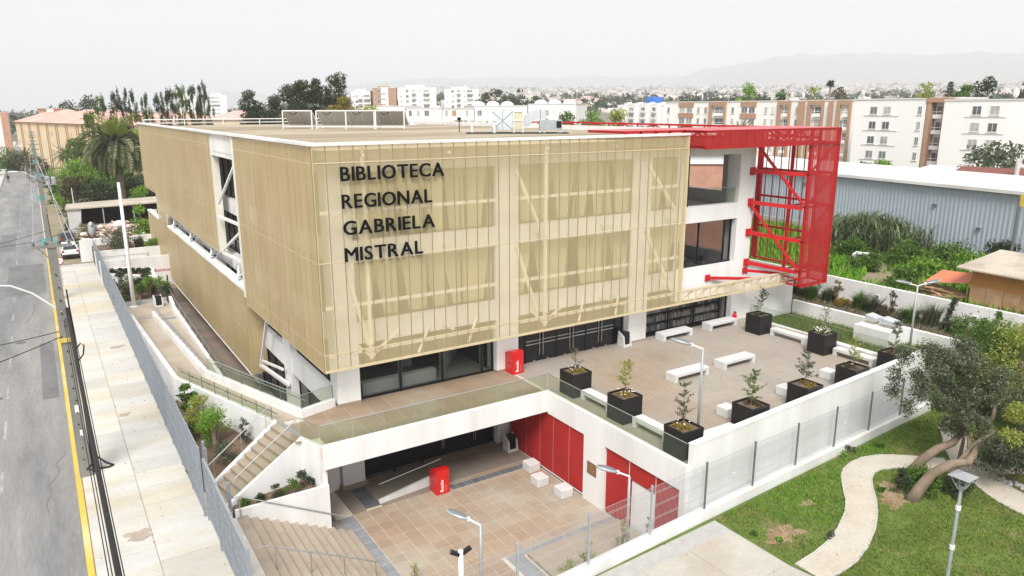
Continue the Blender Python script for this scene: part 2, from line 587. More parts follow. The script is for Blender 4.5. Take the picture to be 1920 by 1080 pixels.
M['car_white'] = mat('car_paint_white', (0.74, 0.74, 0.75), 0.2, 0.02, spec=0.6)
M['car_dark'] = mat('car_paint_dark', (0.05, 0.055, 0.06), 0.2, 0.02, spec=0.6)
M['car_glass'] = mat('car_glass', (0.03, 0.035, 0.04), 0.08, 0.02, spec=0.7)
M['tail'] = mat('tail_lamp', (0.35, 0.02, 0.02), 0.3, 0.05)
M['warehouse'] = mat('warehouse_sheet', (0.42, 0.475, 0.535), 0.5, 0.05, 0.5, stretch=(1, 1, 0.2), metal=0.1)
M['wh_roof'] = mat('warehouse_roof', (0.70, 0.70, 0.69), 0.5, 0.07, 0.3, stretch=(0.3, 1, 1), tint=(0.60, 0.58, 0.55), tvar=0.4)
M['ply'] = mat('plywood', (0.46, 0.27, 0.14), 0.8, 0.15, 1.5, piece=0.12, tint=(0.50, 0.36, 0.23), tvar=0.4)
M['orange'] = mat('orange_board', (0.55, 0.26, 0.09), 0.8, 0.12, 1.0)
M['fibro'] = mat('fibre_roof', (0.50, 0.44, 0.36), 0.85, 0.1, 1.0, tint=(0.38, 0.32, 0.26), tvar=0.4)
M['tarp'] = mat('orange_tarp', (0.62, 0.20, 0.11), 0.6, 0.1, 1.0)
M['wood'] = mat('weathered_wood', (0.36, 0.24, 0.15), 0.85, 0.25, 2.0, piece=0.2)
M['tan'] = mat('tan_render', (0.68, 0.545, 0.36), 0.8, 0.06, 0.15)
M['tan_dark'] = mat('brown_trim', (0.36, 0.19, 0.10), 0.8, 0.1)
M['pink_roof'] = mat('pink_tile_roof', (0.58, 0.345, 0.29), 0.85, 0.12, 0.4, tint=(0.62, 0.42, 0.36), tvar=0.5)
M['red_roof'] = mat('red_tile_roof', (0.20, 0.075, 0.06), 0.85, 0.2, 0.8)
M['brick_pink'] = mat('pink_brick', (0.50, 0.28, 0.20), 0.85, 0.15, 1.2, fine=0.1)
M['brick_brown'] = mat('brown_brick', (0.40, 0.25, 0.165), 0.85, 0.08, 0.4)
M['apt_white'] = mat('apartment_white', (0.83, 0.825, 0.81), 0.8, 0.03, 0.2, stretch=(1, 1, 0.3))
M['apt_trim'] = mat('apartment_trim', (0.62, 0.61, 0.59), 0.8, 0.04)
M['pane'] = mat('far_pane', (0.20, 0.215, 0.23), 0.25, 0.35, 0.6, piece=0.5, tint=(0.42, 0.40, 0.36), tvar=0.4)
M['frame_w'] = mat('far_frame', (0.66, 0.66, 0.65), 0.6, 0.03)
M['solar_back'] = mat('collector_back', (0.50, 0.51, 0.52), 0.5, 0.08, 1.5)
M['solar_front'] = mat('collector_front', (0.02, 0.03, 0.06), 0.1, 0.1)
M['duct'] = mat('duct_metal', (0.62, 0.66, 0.68), 0.35, 0.08, 2.0, metal=0.4)
M['duct_blue'] = mat('duct_box_pale', (0.60, 0.67, 0.69), 0.4, 0.05)
M['cream_box'] = mat('cream_unit', (0.62, 0.58, 0.42), 0.5, 0.05)
M['teal'] = mat('pole_marker_teal', (0.13, 0.42, 0.44), 0.5, 0.05)
M['blue'] = mat('blue_tank', (0.03, 0.16, 0.55), 0.5, 0.05)
M['book'] = mat('book_spines', (0.42, 0.40, 0.37), 0.7, 0.05, island=0.75)
M['cloth_dark'] = mat('dark_clothes', (0.025, 0.025, 0.03), 0.9, 0.1)
M['skin'] = mat('skin', (0.35, 0.20, 0.14), 0.6, 0.05)
M['junk'] = mat('junk_mixed', (0.48, 0.33, 0.24), 0.8, 0.25, 2, island=0.6, tint=(0.62, 0.56, 0.52), tvar=0.5)
M['petal'] = mat('white_petals', (0.80, 0.79, 0.74), 0.7, 0.03)
M['tent_red'] = mat('chair_red', (0.45, 0.03, 0.03), 0.5, 0.05)
M['lf_olive'] = leafmat('leaves_olive', (0.038, 0.050, 0.026), (0.150, 0.180, 0.095), (0.27, 0.30, 0.19), 0.14)  # palest leaves carry a highlight in their colour, they are not dry
M['lf_bright'] = leafmat('leaves_bright', (0.070, 0.155, 0.018), (0.24, 0.42, 0.05))
M['lf_green'] = leafmat('leaves_green', (0.036, 0.085, 0.014), (0.135, 0.235, 0.040))
M['lf_dark'] = leafmat('leaves_dark', (0.018, 0.032, 0.014), (0.075, 0.102, 0.042))
M['lf_grey'] = leafmat('leaves_greygreen', (0.035, 0.045, 0.028), (0.135, 0.155, 0.095))
M['lf_brown'] = leafmat('leaves_brown', (0.055, 0.040, 0.025), (0.14, 0.11, 0.06), (0.09, 0.11, 0.04), 0.3)
M['lf_gold'] = leafmat('leaves_gold', (0.11, 0.14, 0.02), (0.38, 0.30, 0.05), (0.42, 0.20, 0.03), 0.2)
M['lf_yellow'] = leafmat('leaves_yellowgreen', (0.13, 0.20, 0.03), (0.40, 0.46, 0.09), (0.44, 0.38, 0.13), 0.2)
M['lf_palm'] = leafmat('palm_fronds', (0.026, 0.042, 0.016), (0.17, 0.20, 0.085), (0.28, 0.29, 0.17), 0.12, trans=0.15)  # pale fronds: highlight painted into the leaf colour
M['lf_palm_new'] = leafmat('palm_new_fronds', (0.11, 0.16, 0.025), (0.24, 0.30, 0.05), trans=0.25)
M['lf_dry'] = leafmat('dry_stems', (0.20, 0.13, 0.07), (0.36, 0.27, 0.16), (0.12, 0.17, 0.05), 0.25)
M['lf_reed'] = leafmat('reed_leaves', (0.050, 0.085, 0.030), (0.17, 0.22, 0.10), (0.28, 0.31, 0.18), 0.12)
M['lf_grass'] = leafmat('lawn_blades', (0.075, 0.135, 0.018), (0.19, 0.28, 0.035), (0.34, 0.28, 0.10), 0.14)
M['lf_grassbright'] = leafmat('lush_blades', (0.08, 0.20, 0.015), (0.19, 0.40, 0.03))
M['dry_soil'] = mat('dry_soil', (0.36, 0.255, 0.165), 0.95, 0.2, 1.5, tint=(0.24, 0.15, 0.09), tvar=0.5, bump=0.4, bscale=16, fine=0.1)
M['stain'] = mat('damp_stain', (0.40, 0.335, 0.275), 0.8, 0.15, 2.0, fine=0.08)
M['crack'] = mat('tar_crack', (0.145, 0.145, 0.145), 0.8, 0.2, 2.0)
M['lf_pink'] = leafmat('pink_bracts', (0.40, 0.10, 0.12), (0.55, 0.22, 0.22))

# ============================================================ LAND
ZS, ZL, ZP = -2.0, -4.25, -2.1      # street, sunken court, park level; 0 = upper terrace
PLOT = (-5.95, 34.15, -13.2, 60.2)


def smooth(a, b, x):
    t = np.clip((x - a) / (b - a), 0, 1)
    return t * t * (3 - 2 * t)


def land(x, y):
    x, y = np.asarray(x, float), np.asarray(y, float)
    dx, dy = x - CAM.x, y - CAM.y
    d = np.hypot(dx, dy)
    e = 0.8 * dx + 0.6 * dy
    ang = np.degrees(np.arctan2(dx, dy))            # bearing from +Y towards +X
    w = smooth(8, 26, ang)
    far = np.interp(d, [0, 110, 330, 800, 2000, 5000, 7000, 12000], [0, 0, 1.5, 15, 42, 150, 185, 200])
    return -2.22 + smooth(62, 130, e) * 2.6 * w + far * w + 0.25 * np.sin(x * 0.05) * np.sin(y * 0.043) * smooth(80, 140, d) * w


def lines(lo, hi, stops):
    g = list(stops)
    s, p = 6.0, stops[-1]
    while p < hi:
        s *= 1.16
        p += s
        g.append(p)
    s, p = 6.0, stops[0]
    while p > lo:
        s *= 1.16
        p -= s
        g.insert(0, p)
    return np.array(g)


gx_ = lines(-9000, 11500, [-17.5, PLOT[0], 2, 10, 18, 26, PLOT[1], 40, 46, 54])
gy_ = lines(-120, 11500, [-40, -32, -24, PLOT[2], -4, 4, 12, 20, 28, 36, 44, 52, PLOT[3], 68])
GX, GY = np.meshgrid(gx_, gy_)
GV = np.stack([GX.ravel(), GY.ravel(), land(GX, GY).ravel()], 1)
nx_ = len(gx_)
qs = []
for j in range(len(gy_) - 1):
    for i in range(nx_ - 1):
        xm, ym = 0.5 * (gx_[i] + gx_[i + 1]), 0.5 * (gy_[j] + gy_[j + 1])
        if PLOT[0] < xm < PLOT[1] and PLOT[2] < ym < PLOT[3]:
            continue
        qs.append((j * nx_ + i, j * nx_ + i + 1, (j + 1) * nx_ + i + 1, (j + 1) * nx_ + i))
gm = np_mesh('ground', GV, np.array(qs), M['earth'])
gm.materials.append(M['farland'])
cen = GV[np.array(qs)[:, 0]]
gm.polygons.foreach_set('material_index', ((np.hypot(cen[:, 0], cen[:, 1]) > 420).astype(np.int32)))
structure('ground', gm)
structure('foundation', MB().box(PLOT[0], PLOT[2], -6.0, PLOT[1], PLOT[3], ZL - 0.06), M['conc_grey'])

# hills: ridges in the haze
TANS = lambda px: math.radians(32.572) + math.atan((px - 960) / 1380.7)


def hills(name, prof, d0, d1, seed):
    r_ = np.random.default_rng(seed)
    nb, nr = 150, 26
    px = np.linspace(prof[0][0], prof[-1][0], nb)
    top = np.interp(px, [p[0] for p in prof], [p[1] for p in prof])
    jag = np.cumsum(r_.normal(0, 1, nb))
    jag = (jag - np.linspace(jag[0], jag[-1], nb)) * 0.010
    top = top * (1 + jag * 0.05)
    vs, fs = [], []
    for j in range(nr):
        t = j / (nr - 1)
        d = d0 + (d1 - d0) * t
        up_ = math.sin(min(1, t / 0.75) * math.pi / 2) ** 1.4 * (1 if t < 0.75 else 1 - (t - 0.75) * 1.5)
        for i in range(nb):
            b = TANS(px[i])
            rid = 1 + 0.10 * math.sin(i * 0.31 + j * 0.35) * t * max(0, 0.75 - t) * 6 + 0.05 * math.sin(i * 0.83 - j * 0.5) * t * max(0, 0.75 - t) * 6
            vs.append((CAM.x + d * math.sin(b), CAM.y + d * math.cos(b), -30 + (top[i] + 30) * up_ * rid))
    for j in range(nr - 1):
        for i in range(nb - 1):
            fs.append((j * nb + i, j * nb + i + 1, (j + 1) * nb + i + 1, (j + 1) * nb + i))
    me = np_mesh(name, np.array(vs), np.array(fs), M['hill'])
    me.polygons.foreach_set('use_smooth', [True] * len(fs))
    structure(name, me)


hills('hills', [(300, 20), (380, 120), (430, 230), (520, 180), (640, 230), (700, 330), (820, 380), (960, 390), (1100, 400), (1260, 390), (1400, 280)], 7800, 10200, 3)
hills('mountain', [(1080, 40), (1180, 190), (1260, 330), (1340, 440), (1430, 515), (1500, 530), (1560, 545), (1640, 515), (1760, 505), (1900, 490), (2100, 470), (2300, 400)], 6600, 9000, 9)

# ------------------------------------------------------------ street
structure('road', MB().box(-16.4, -60, ZS - 0.30, -9.95, 420, ZS - 0.10), M['asphalt'])
mk = MB()
for k in range(36):
    y0 = -20 + k * 6.2
    mk.box(-12.72, y0, ZS - 0.0999, -12.60, y0 + 2.6, ZS - 0.096)
for x in np.arange(-16.0, -10.2, 0.9):
    mk.box(x, 174, ZS - 0.0999, x + 0.45, 176.2, ZS - 0.096)
structure('road_markings', mk, M['road_paint'])
pt = MB()
for x0, y0, x1, y1 in ((-13.3, 45.2, -10.3, 60.0), (-11.0, 16, -10.2, 28), (-14.5, 70, -12.9, 84)):
    pt.box(x0, y0, ZS - 0.0999, x1, y1, ZS - 0.095)
pt.box(-14.6, 44.7, ZS - 0.0999, -10.0, 44.9, ZS - 0.094)
structure('road_patches', pt, M['patch'])
ck = MB()
rc_ = random.Random(21)
for x0, y0, n_, dx in ((-11.0, 2, 9, 0.12), (-13.6, 12, 12, -0.06), (-10.8, 24, 10, -0.1), (-12.0, 34, 8, 0.15), (-14.4, 20, 14, 0.05), (-11.4, 62, 16, -0.03), (-13.9, -6, 9, 0.1)):
    x, y = x0, y0
    for _ in range(n_):
        x2, y2 = x + dx + rc_.uniform(-0.28, 0.28), y + rc_.uniform(0.4, 1.1)
        ck.bar((x, y, ZS - 0.1), (x2, y2, ZS - 0.1), 0.035, 0.012)
        x, y = x2, y2
for x0, y0 in ((-13.2, 17.5), (-12.1, 29.0), (-13.4, 64.0)):
    ck.lathe([(0.34, 0), (0.34, 0.006), (0.0, 0.007)], 18, (x0, y0, ZS - 0.1))
structure('road_cracks', ck, M['crack'])
sn = MB()
for bx_, by_, br_r in ((-8.15, -1.9, 0.75), (-7.4, 11.0, 0.45), (-6.6, 24.0, 0.6)):
    sn.prism([(bx_ + br_r * (0.75 + 0.25 * math.sin(2 * a + bx_) + 0.14 * math.sin(5 * a)) * math.cos(a), by_ + 0.7 * br_r * (0.75 + 0.2 * math.sin(3 * a) + 0.12 * rc_.uniform(-1, 1)) * math.sin(a)) for a in np.linspace(0, 6.283, 41)[:-1]], ZS - 0.01, ZS + 0.0075)
structure('pavement_stains', sn, M['stain'])
fk = thing('far_kerb', 'grey concrete kerb along the far side of the road', 'kerb', (-16.55, 0, ZS))
MB().box(-0.14, -60, -0.3, 0.14, 420, 0.04).build('kerb_stone', M['kerb'], fk)
kb = thing('yellow_kerb', 'yellow painted kerb edge between road and pavement', 'kerb', (-9.83, 0, ZS))
km = MB().cbox(-0.115, 0, -0.3, 0.115, 1.48, 0.025, 0.02).mesh('kerb_stone', M['yellow'])
for k in range(60):
    link('kerb_stone', km, kb, (0, -22 + k * 1.5, 0))
MB().box(-0.115, 68, -0.3, 0.115, 170, 0.03).build('kerb_run', M['kerb'], kb)

# pavement: cast slabs with open joints
pv = MB().box(-9.71, -30, ZS - 0.3, -5.6, 57.5, ZS - 0.035).build('pavement', M['conc_grey'])
pv['kind'] = 'structure'
r_ = random.Random(4)
for xa, xb in ((-9.69, -7.735), (-7.715, -5.62)):
    y = -28.0
    while y < 56:
        ln = r_.choice([1.25, 1.6, 1.9, 2.1, 2.6])
        w = xb - xa
        me = MB().cbox(-w / 2, -ln / 2 + 0.011, -0.05, w / 2, ln / 2 - 0.011, 0.0, 0.008).mesh('slab', M['slab'])
        link('slab', me, pv, ((xa + xb) / 2, y + ln / 2, ZS + r_.uniform(-0.004, 0.004)))
        y += ln
vg = MB().box(-9.70, 57.6, ZS - 0.3, -4.5, 171, ZS + 0.0).build('verge', M['earth'])
vg['kind'] = 'structure'
structure('far_pavement', MB().box(-19.5, -60, ZS - 0.3, -16.7, 420, ZS - 0.01), M['slab'])

# ------------------------------------------------------------ site floors
def tiles(parent, name, x0, y0, x1, y1, sx, sy, z, m, inside=None, gap=0.007, cap=300, near=None):
    """tile field: singles up to cap (nearest first), the remainder one joined part"""
    cells = []
    nx, ny = int(round((x1 - x0) / sx)), int(round((y1 - y0) / sy))
    sx, sy = (x1 - x0) / nx, (y1 - y0) / ny
    for j in range(ny):
        for i in range(nx):
            cx_, cy_ = x0 + (i + 0.5) * sx, y0 + (j + 0.5) * sy
            if inside is None or inside(cx_, cy_):
                cells.append((cx_, cy_))
    cells.sort(key=lambda c: (c[0] - CAM.x) ** 2 + (c[1] - CAM.y) ** 2)
    one = MB().cbox(-sx / 2 + gap, -sy / 2 + gap, -0.03, sx / 2 - gap, sy / 2 - gap, 0, 0.004).mesh(name, m)
    rj = random.Random(len(cells))
    for c in cells[:cap]:
        link(name, one, parent, (c[0], c[1], z + rj.uniform(-0.0015, 0.0015)))
    if len(cells) > cap:
        mb = MB()
        for c in cells[cap:]:
            mb.box(c[0] - sx / 2 + gap, c[1] - sy / 2 + gap, z - 0.03, c[0] + sx / 2 - gap, c[1] + sy / 2 - gap, z + rj.uniform(-0.0015, 0.0015))
        o = mb.build(name, m, parent)
        o['kind'] = 'stuff'


# lower plaza
lp = structure('lower_plaza', MB().box(-0.35, -12.4, ZL - 0.2, 10.2, 1.6, ZL - 0.012), M['grout'])
tiles(lp, 'tile', 0.45, -12.3, 10.18, -1.32, 0.65, 0.65, ZL, M['lower'], lambda x, y: not (y < -7.75 and x > 4.5), gap=0.011)
dk = structure('drain_strips', MB().box(4.5, -12.3, ZL - 0.1, 5.24, -7.76, ZL + 0.004).box(5.25, -8.12, ZL - 0.1, 10.18, -7.76, ZL + 0.004), M['grout'])
for k in range(11):
    MB().cbox(5.26 + k * 0.448, -8.11, 0, 5.26 + k * 0.448 + 0.43, -7.77, 0.012, 0.003).build('tile', M['slate_tile'], dk, loc=(0, 0, ZL))
for k in range(10):
    for q in range(2):
        MB().cbox(4.51 + q * 0.37, -12.29 + k * 0.452, 0, 4.51 + q * 0.37 + 0.36, -12.29 + k * 0.452 + 0.44, 0.012, 0.003).build('tile', M['slate_tile'], dk, loc=(0, 0, ZL))
e1 = structure('stair_foot_strip', MB().box(-0.34, -12.3, ZL - 0.1, 0.44, -1.33, ZL - 0.004), M['grout'])
for k in range(18):
    MB().cbox(-0.33, -12.28 + k * 0.608, -0.03, 0.43, -12.28 + k * 0.608 + 0.595, 0, 0.004).build('tile', M['slate_tile'], e1, loc=(0, 0, ZL))
rp = structure('raised_bed_floor', MB().cbox(5.32, -12.3, ZL - 0.05, 10.18, -8.2, ZL + 0.16, 0.012), M['step'])
pf = structure('entrance_platform', MB().cbox(5.3, -1.28, ZL - 0.05, 10.18, 1.5, ZL + 0.15, 0.01), M['lower'])
tiles(pf, 'tile', 5.32, -1.26, 10.16, 1.46, 0.61, 0.61, ZL + 0.16, M['court'])
st = structure('tactile_strip', MB().box(5.32, -1.78, ZL - 0.1, 10.1, -1.32, ZL + 0.006), M['grout'])
for k in range(12):
    MB().cbox(5.33 + k * 0.397, -1.77, 0, 5.33 + k * 0.397 + 0.385, -1.33, 0.014, 0.003).build('tile', M['dark_tile'], st, loc=(0, 0, ZL))
gr = structure('entrance_grating', MB().box(1.14, -1.14, ZL - 0.1, 1.84, 0.92, ZL + 0.004), M['black'])
for k in range(8):
    MB().cbox(1.16, -1.12 + k * 0.253, 0, 1.82, -1.12 + k * 0.253 + 0.238, 0.012, 0.003).build('tile', M['dark_tile'], gr, loc=(0, 0, ZL))
structure('court_floor', MB().box(-5.5, 1.7, ZL - 0.2, 1.5, 58, ZL).box(-1.0, -1.3, ZL - 0.2, -0.36, 1.69, ZL).box(0.45, -1.31, ZL - 0.2, 1.12, 1.69, ZL - 0.002).box(1.86, -1.31, ZL - 0.2, 5.28, 1.69, ZL - 0.002), M['court'])

# upper terrace slab and plaza
slab_pts = [(-1.2, -2.6), (10.2, -2.6), (10.2, 1.6), (0.76, 1.6), (-0.87, 0.92), (-2.05, 0.9), (-1.65, -1.25)]
tr = structure('terrace', MB().prism(slab_pts, -0.45, -0.012), M['grout'])


def in_poly(pts):
    def f(x, y):
        c = False
        n = len(pts)
        for i in range(n):
            xa, ya = pts[i]
            xb, yb = pts[(i + 1) % n]
            if (ya > y) != (yb > y) and x < (xb - xa) * (y - ya) / (yb - ya) + xa:
                c = not c
        return c
    return f


tiles(tr, 'tile', -1.95, -2.58, 10.17, 1.5, 0.98, 0.98, 0.0, M['terrace'], in_poly(slab_pts), gap=0.009)
structure('terrace_edge_band', MB().prism([(-2.03, 0.88), (-1.63, -1.23), (-1.42, -1.19), (-1.80, 0.89)], -0.4, 0.008), M['slate_tile'])
pz_pts = [(10.23, -12.1), (29.5, -10.68), (29.5, 1.6), (10.23, 1.6)]
pz = structure('plaza', MB().prism(pz_pts, -0.45, -0.012), M['grout'])
structure('wall_foot_strip', MB().prism([(10.4, -12.35), (29.2, -11.2), (29.2, -10.85), (10.4, -12.25)], -4.2, -1.86), M['conc'])
tiles(pz, 'tile', 10.36, -11.8, 29.3, 1.5, 0.98, 0.98, 0.0, M['plaza'], in_poly([(10.2, -11.5), (29.5, -10.2), (29.5, 1.7), (10.2, 1.7)]), gap=0.008)

# white beam and plaza flank over the sunken court
pf_ = thing('terrace_beam', 'long white beam carrying the glazed edge of the upper terrace', 'beam', (0, -2.65, 0))
MB().cbox(-1.16, -0.12, -0.95, 10.36, 0.12, 0.1, 0.015).build('beam', M['white'], pf_)
sw = thing('plaza_side_wall', 'white wall with red panels below the plaza edge, beside the sunken court', 'wall', (10.25, 0, 0))
fl = MB().cbox(-0.1, -12.1, -1.03, 0.12, -2.785, 0.1, 0.015)
fl.box(-0.1, -7.2, ZL - 0.1, 0.75, -5.7, -1.03)
fl.box(-0.1, -12.1, ZL - 0.1, 0.12, -11.8, -1.03)
fl.build('wall', M['white'], sw)
MB().box(0.08, -5.7, ZL - 0.1, 0.3, 1.6, -0.5).build('back_wall', M['riser'], sw)
y = 1.2
for y0, y1 in ((-0.75, 0.75), (-2.0, -0.77), (-3.15, -2.02), (-4.45, -3.17), (-5.68, -4.47)):
    MB().cbox(-0.01, y0, ZL + 0.12, 0.075, y1, -1.035, 0.006).build('red_panel', M['red_panel'], sw)
for yy, z0 in ((-0.76, ZL + 0.12), (-2.01, ZL + 0.12), (-3.16, ZL + 0.12), (-4.46, ZL + 0.12), (-8.76, -1.95), (-10.39, ZL + 0.02)):
    MB().box(0.0, yy - 0.012, z0, 0.05, yy + 0.012, -1.04).build('panel_joint', M['apt_trim'], sw)
MB().box(-0.03, -5.7, ZL + 0.06, 0.0, 0.4, ZL + 0.11).build('skirting', M['white'], sw)
for y0, y1, z0 in ((-8.75, -7.22, ZL), (-10.38, -8.77, -1.95), (-11.8, -10.4, ZL)):
    MB().cbox(0.02, y0, z0 + 0.02, 0.09, y1, -1.035, 0.006).build('red_panel', M['red_panel'], sw)
MB().box(0.09, -8.77, ZL, 0.75, -8.75, -1.95).build('reveal', M['red_panel'], sw)
MB().box(0.12, -11.8, ZL - 0.1, 0.8, -7.2, -1.04).box(0.62, -10.4, ZL, 0.7, -8.7, -1.9).build('recess', M['red_panel'], sw)
dr = MB().cbox(0.06, -10.37, ZL + 0.03, 0.115, -8.9, -1.98, 0.005).build('door', M['white'], sw)
MB().bar((0.03, -10.1, -3.2), (0.03, -9.95, -3.2), 0.03).bar((0.06, -10.1, -3.2), (0.02, -10.1, -3.2), 0.03).build('handle', M['black'], dr)
pq = thing('wall_plaque', 'bronze plaque on the white pillar between red panels', 'plaque', (10.14, -6.35, -2.5))
MB().cbox(-0.02, -0.33, -0.3, 0.0, 0.33, 0.3, 0.004).build('board', M['brass'], pq)
pm = MB()
for k in range(6):
    pm.box(-0.028, -0.22, 0.18 - k * 0.07, -0.021, 0.2 - 0.05 * (k % 2), 0.19 - k * 0.07)
pm.build('frame', M['wood'], pq)

# front parapet of the plaza
P0, P1 = (10.35, -12.12), (29.3, -10.72)
pw = thing('plaza_parapet', 'long white parapet wall between plaza planters and park fence', 'wall', (0, 0, 0))
MB().wall([P0, P1], 0.26, -4.3, 0.98).build('wall', M['white'], pw)
MB().wall([(P0[0] - 0.01, P0[1]), (P1[0] + 0.01, P1[1])], 0.30, 0.975, 1.03).build('coping', M['white'], pw)
sc = MB()
for px in (13.0, 17.2, 21.6, 26.0):
    yy = P0[1] + (px - P0[0]) * (P1[1] - P0[1]) / (P1[0] - P0[0])
    sc.box(px - 0.06, yy - 0.19, -1.15, px + 0.06, yy - 0.135, -0.95)
sc.pieces('wall_light', M['white_metal'], pw)

# low wall + welded mesh fence along the park
F0, F1 = (-1.4, -13.32), (29.2, -11.32)
lw = thing('fence_plinth', 'low white plinth wall under the welded mesh fence by the park', 'wall')
MB().wall([F0, F1], 0.34, -4.3, -1.72).build('wall', M['white'], lw)
fe = thing('mesh_fence', 'grey welded wire mesh fence on the low white plinth', 'fence')
nf = 11
for k in range(nf):
    t0 = k / (nf - 1)
    a = Vector((F0[0] + (F1[0] - F0[0]) * t0, F0[1] + (F1[1] - F0[1]) * t0, 0))
    MB().box(-0.035, -0.03, -1.80, 0.035, 0.03, 0.30).build('post', M['post_dark'] if k > 3 else M['galv'], fe, loc=(a.x, a.y, 0))
    if k < nf - 1:
        b = Vector((F0[0] + (F1[0] - F0[0]) * (k + 1) / (nf - 1), F0[1] + (F1[1] - F0[1]) * (k + 1) / (nf - 1), 0))
        w = MB()
        n = 46
        for i in range(n + 1):
            p = a.lerp(b, i / n)
            w.bar((p.x, p.y, -1.70), (p.x, p.y, 0.22), 0.006, 0.006)
        for z in (-1.6, -1.15, -1.09, -0.62, -0.56, -0.10, -0.04, 0.2):
            w.bar((a.x, a.y - 0.006, z), (b.x, b.y - 0.006, z), 0.008, 0.008)
        w.build('wire_panel', M['wire'], fe)

# ------------------------------------------------------------ stairs
ls = thing('lower_stair', 'wide tan stone stair from the gate down to the sunken court', 'stairs', (0, 0, 0))
for i in range(12):
    x0 = -4.75 + 0.385 * i
    z = ZS - 0.1875 * i
    MB().box(x0, -12.6, z - 0.55, x0 + 0.40, -2.66, z - 0.03).build('riser', M['riser'], ls)
    for q in range(9):
        ya = -12.6 + q * 1.104
        MB().cbox(x0 - 0.012, ya, z - 0.03, x0 + 0.385, ya + 1.098, z, 0.004).build('tread', M['step'], ls)
MB().box(-5.6, -12.6, ZL, -4.77, -2.66, ZS - 0.005).build('landing', M['slab'], ls)

us = thing('upper_stair', 'narrow stone stair climbing from the gate to the upper terrace', 'stairs')
L0, R0 = Vector((-2.05, 0.86)), Vector((-1.64, -1.15))
dv = Vector((-0.324, -0.098))
for i in range(10):
    z = -0.2 * i
    a, b = L0 + dv * i, R0 + dv * i
    c, d = L0 + dv * (i + 1), R0 + dv * (i + 1)
    MB().prism([a, c, d, b], z - 0.75, z - 0.035).build('riser', M['riser'], us)
    k = -dv.normalized() * 0.0 + dv.normalized() * 0.02
    MB().prism([a, c + k, d + k, b], z - 0.035, z).build('tread', M['step'], us)
a, b = L0 + dv * 10, R0 + dv * 10
structure('gate_landing', MB().prism([(-5.6, 0.2), (-5.6, -2.64), (b.x - 0.05, -2.64), (b.x + 0.1, b.y), (a.x, a.y), (a.x, 0.3)], ZS - 0.4, ZS - 0.012), M['slab'])

s1 = thing('stair_wall', 'white sloping wall on the right side of the upper stair', 'wall')
MB().wall([(-4.95, -2.0), (-1.66, -1.30), (-1.22, -2.55)], 0.2, -2.6, [-1.72, 0.1, 0.1]).build('wall', M['white'], s1)
s2 = thing('stair_planter_wall', 'white triangular planter wall above the lower stair', 'wall')
MB().box(-4.78, -2.70, ZL, -1.0, -2.56, -1.70).box(-1.16, -2.56, ZL, -1.0, -2.4, -0.96).build('wall', M['white'], s2)
MB().prism([(-4.7, -2.55), (-1.17, -2.55), (-1.7, -1.42), (-4.7, -2.04)], -2.5, -1.80).build('soil', M['soil'], s2)
s3 = thing('stair_stringer_wall', 'white sloping wall on the garden side of the upper stair', 'wall')
MB().wall([(-5.1, -0.02), (-2.08, 0.98)], 0.2, -2.6, [-1.62, 0.1]).build('wall', M['white'], s3)

# ramp walls
rw = thing('ramp_outer_wall', 'white outer wall of the ramp beside the grey street fence', 'wall')
MB().wall([(-2.12, 1.0), (-4.98, 9.2), (-5.12, 18), (-5.25, 27.5)], 0.24, -4.3, [0.1, 0.2, -0.25, -0.75]).build('wall', M['white'], rw)
rc = thing('ramp_middle_wall', 'white middle kerb wall between the two ramp flights', 'wall')
MB().wall([(0.78, 1.42), (-0.9, 0.92), (-3.55, 8.9), (-3.75, 28)], 0.22, -4.3, [0.4, 0.4, 0.4, -0.85]).build('wall', M['white'], rc)
ri = thing('ramp_inner_wall', 'white inner wall of the lower ramp beside the sunken walkway', 'wall')
MB().wall([(-2.0, 32), (-2.25, 28), (-1.75, 12), (-0.9, 4)], 0.22, -4.3, [-0.8, -0.8, -2.25, -3.0]).build('wall', M['white'], ri)
structure('ramp', MB().prism([(-2.1, 1.0), (-0.95, 1.0), (-3.6, 8.8), (-3.72, 28), (-5.1, 28), (-4.9, 9.2)], -4.3, [-0.005, -0.005, -0.02, -1.27, -1.27, -0.02]), M['ramp'])
structure('ramp_landing', MB().prism([(-5.5, 28.02), (-2.2, 28.02), (-2.2, 32.5), (-5.5, 32.5)], -4.3, -1.26), M['ramp'])
structure('lower_ramp', MB().prism([(-3.62, 27.98), (-3.5, 8.8), (-1.2, 3.0), (-0.8, 4), (-1.8, 12), (-2.3, 27.98)], -4.3, [-1.28, -2.75, -3.3, -3.25, -2.5, -1.28]), M['ramp'])
structure('ramp_bands', MB().box(-5.05, 27.2, -1.4, -3.76, 27.6, -1.225).box(-3.6, 27.0, -1.5, -2.35, 27.4, -1.31), M['slate_tile'])
gd = structure('garden_soil', MB().prism([(-5.7, 0.22), (-5.2, 0.1), (-2.3, 1.05), (-5.05, 9.0), (-5.2, 27), (-5.7, 27)], -4.3, [-1.95, -1.95, -1.3, -1.0, -1.6, -1.9]), M['soil'])
lc = thing('landing_kerb', 'pale kerb closing the garden bed behind the ramp landing', 'kerb')
MB().box(-5.5, 32.52, -2.6, -2.2, 32.75, -1.0).build('kerb_stone', M['galv'], lc)
bd = structure('garden_bed', MB().prism([(-5.6, 32.8), (-2.5, 32.8), (-2.0, 38.0), (-5.6, 41)], -4.3, [-1.3, -1.3, -0.95, -1.1]), M['soil'])
bw = thing('back_planter', 'white angular planter wall near the bicycle wall', 'planter')
MB().wall([(-5.7, 41.9), (-2.2, 38.6), (-2.0, 42.4), (-5.7, 45.0)], 0.25, -4.3, [-0.35, -0.35, -0.35, -0.35]).build('wall', M['white'], bw)
MB().prism([(-5.6, 42.1), (-2.35, 39.0), (-2.15, 42.2), (-5.6, 44.7)], -2, -0.6).build('soil', M['soil'], bw)
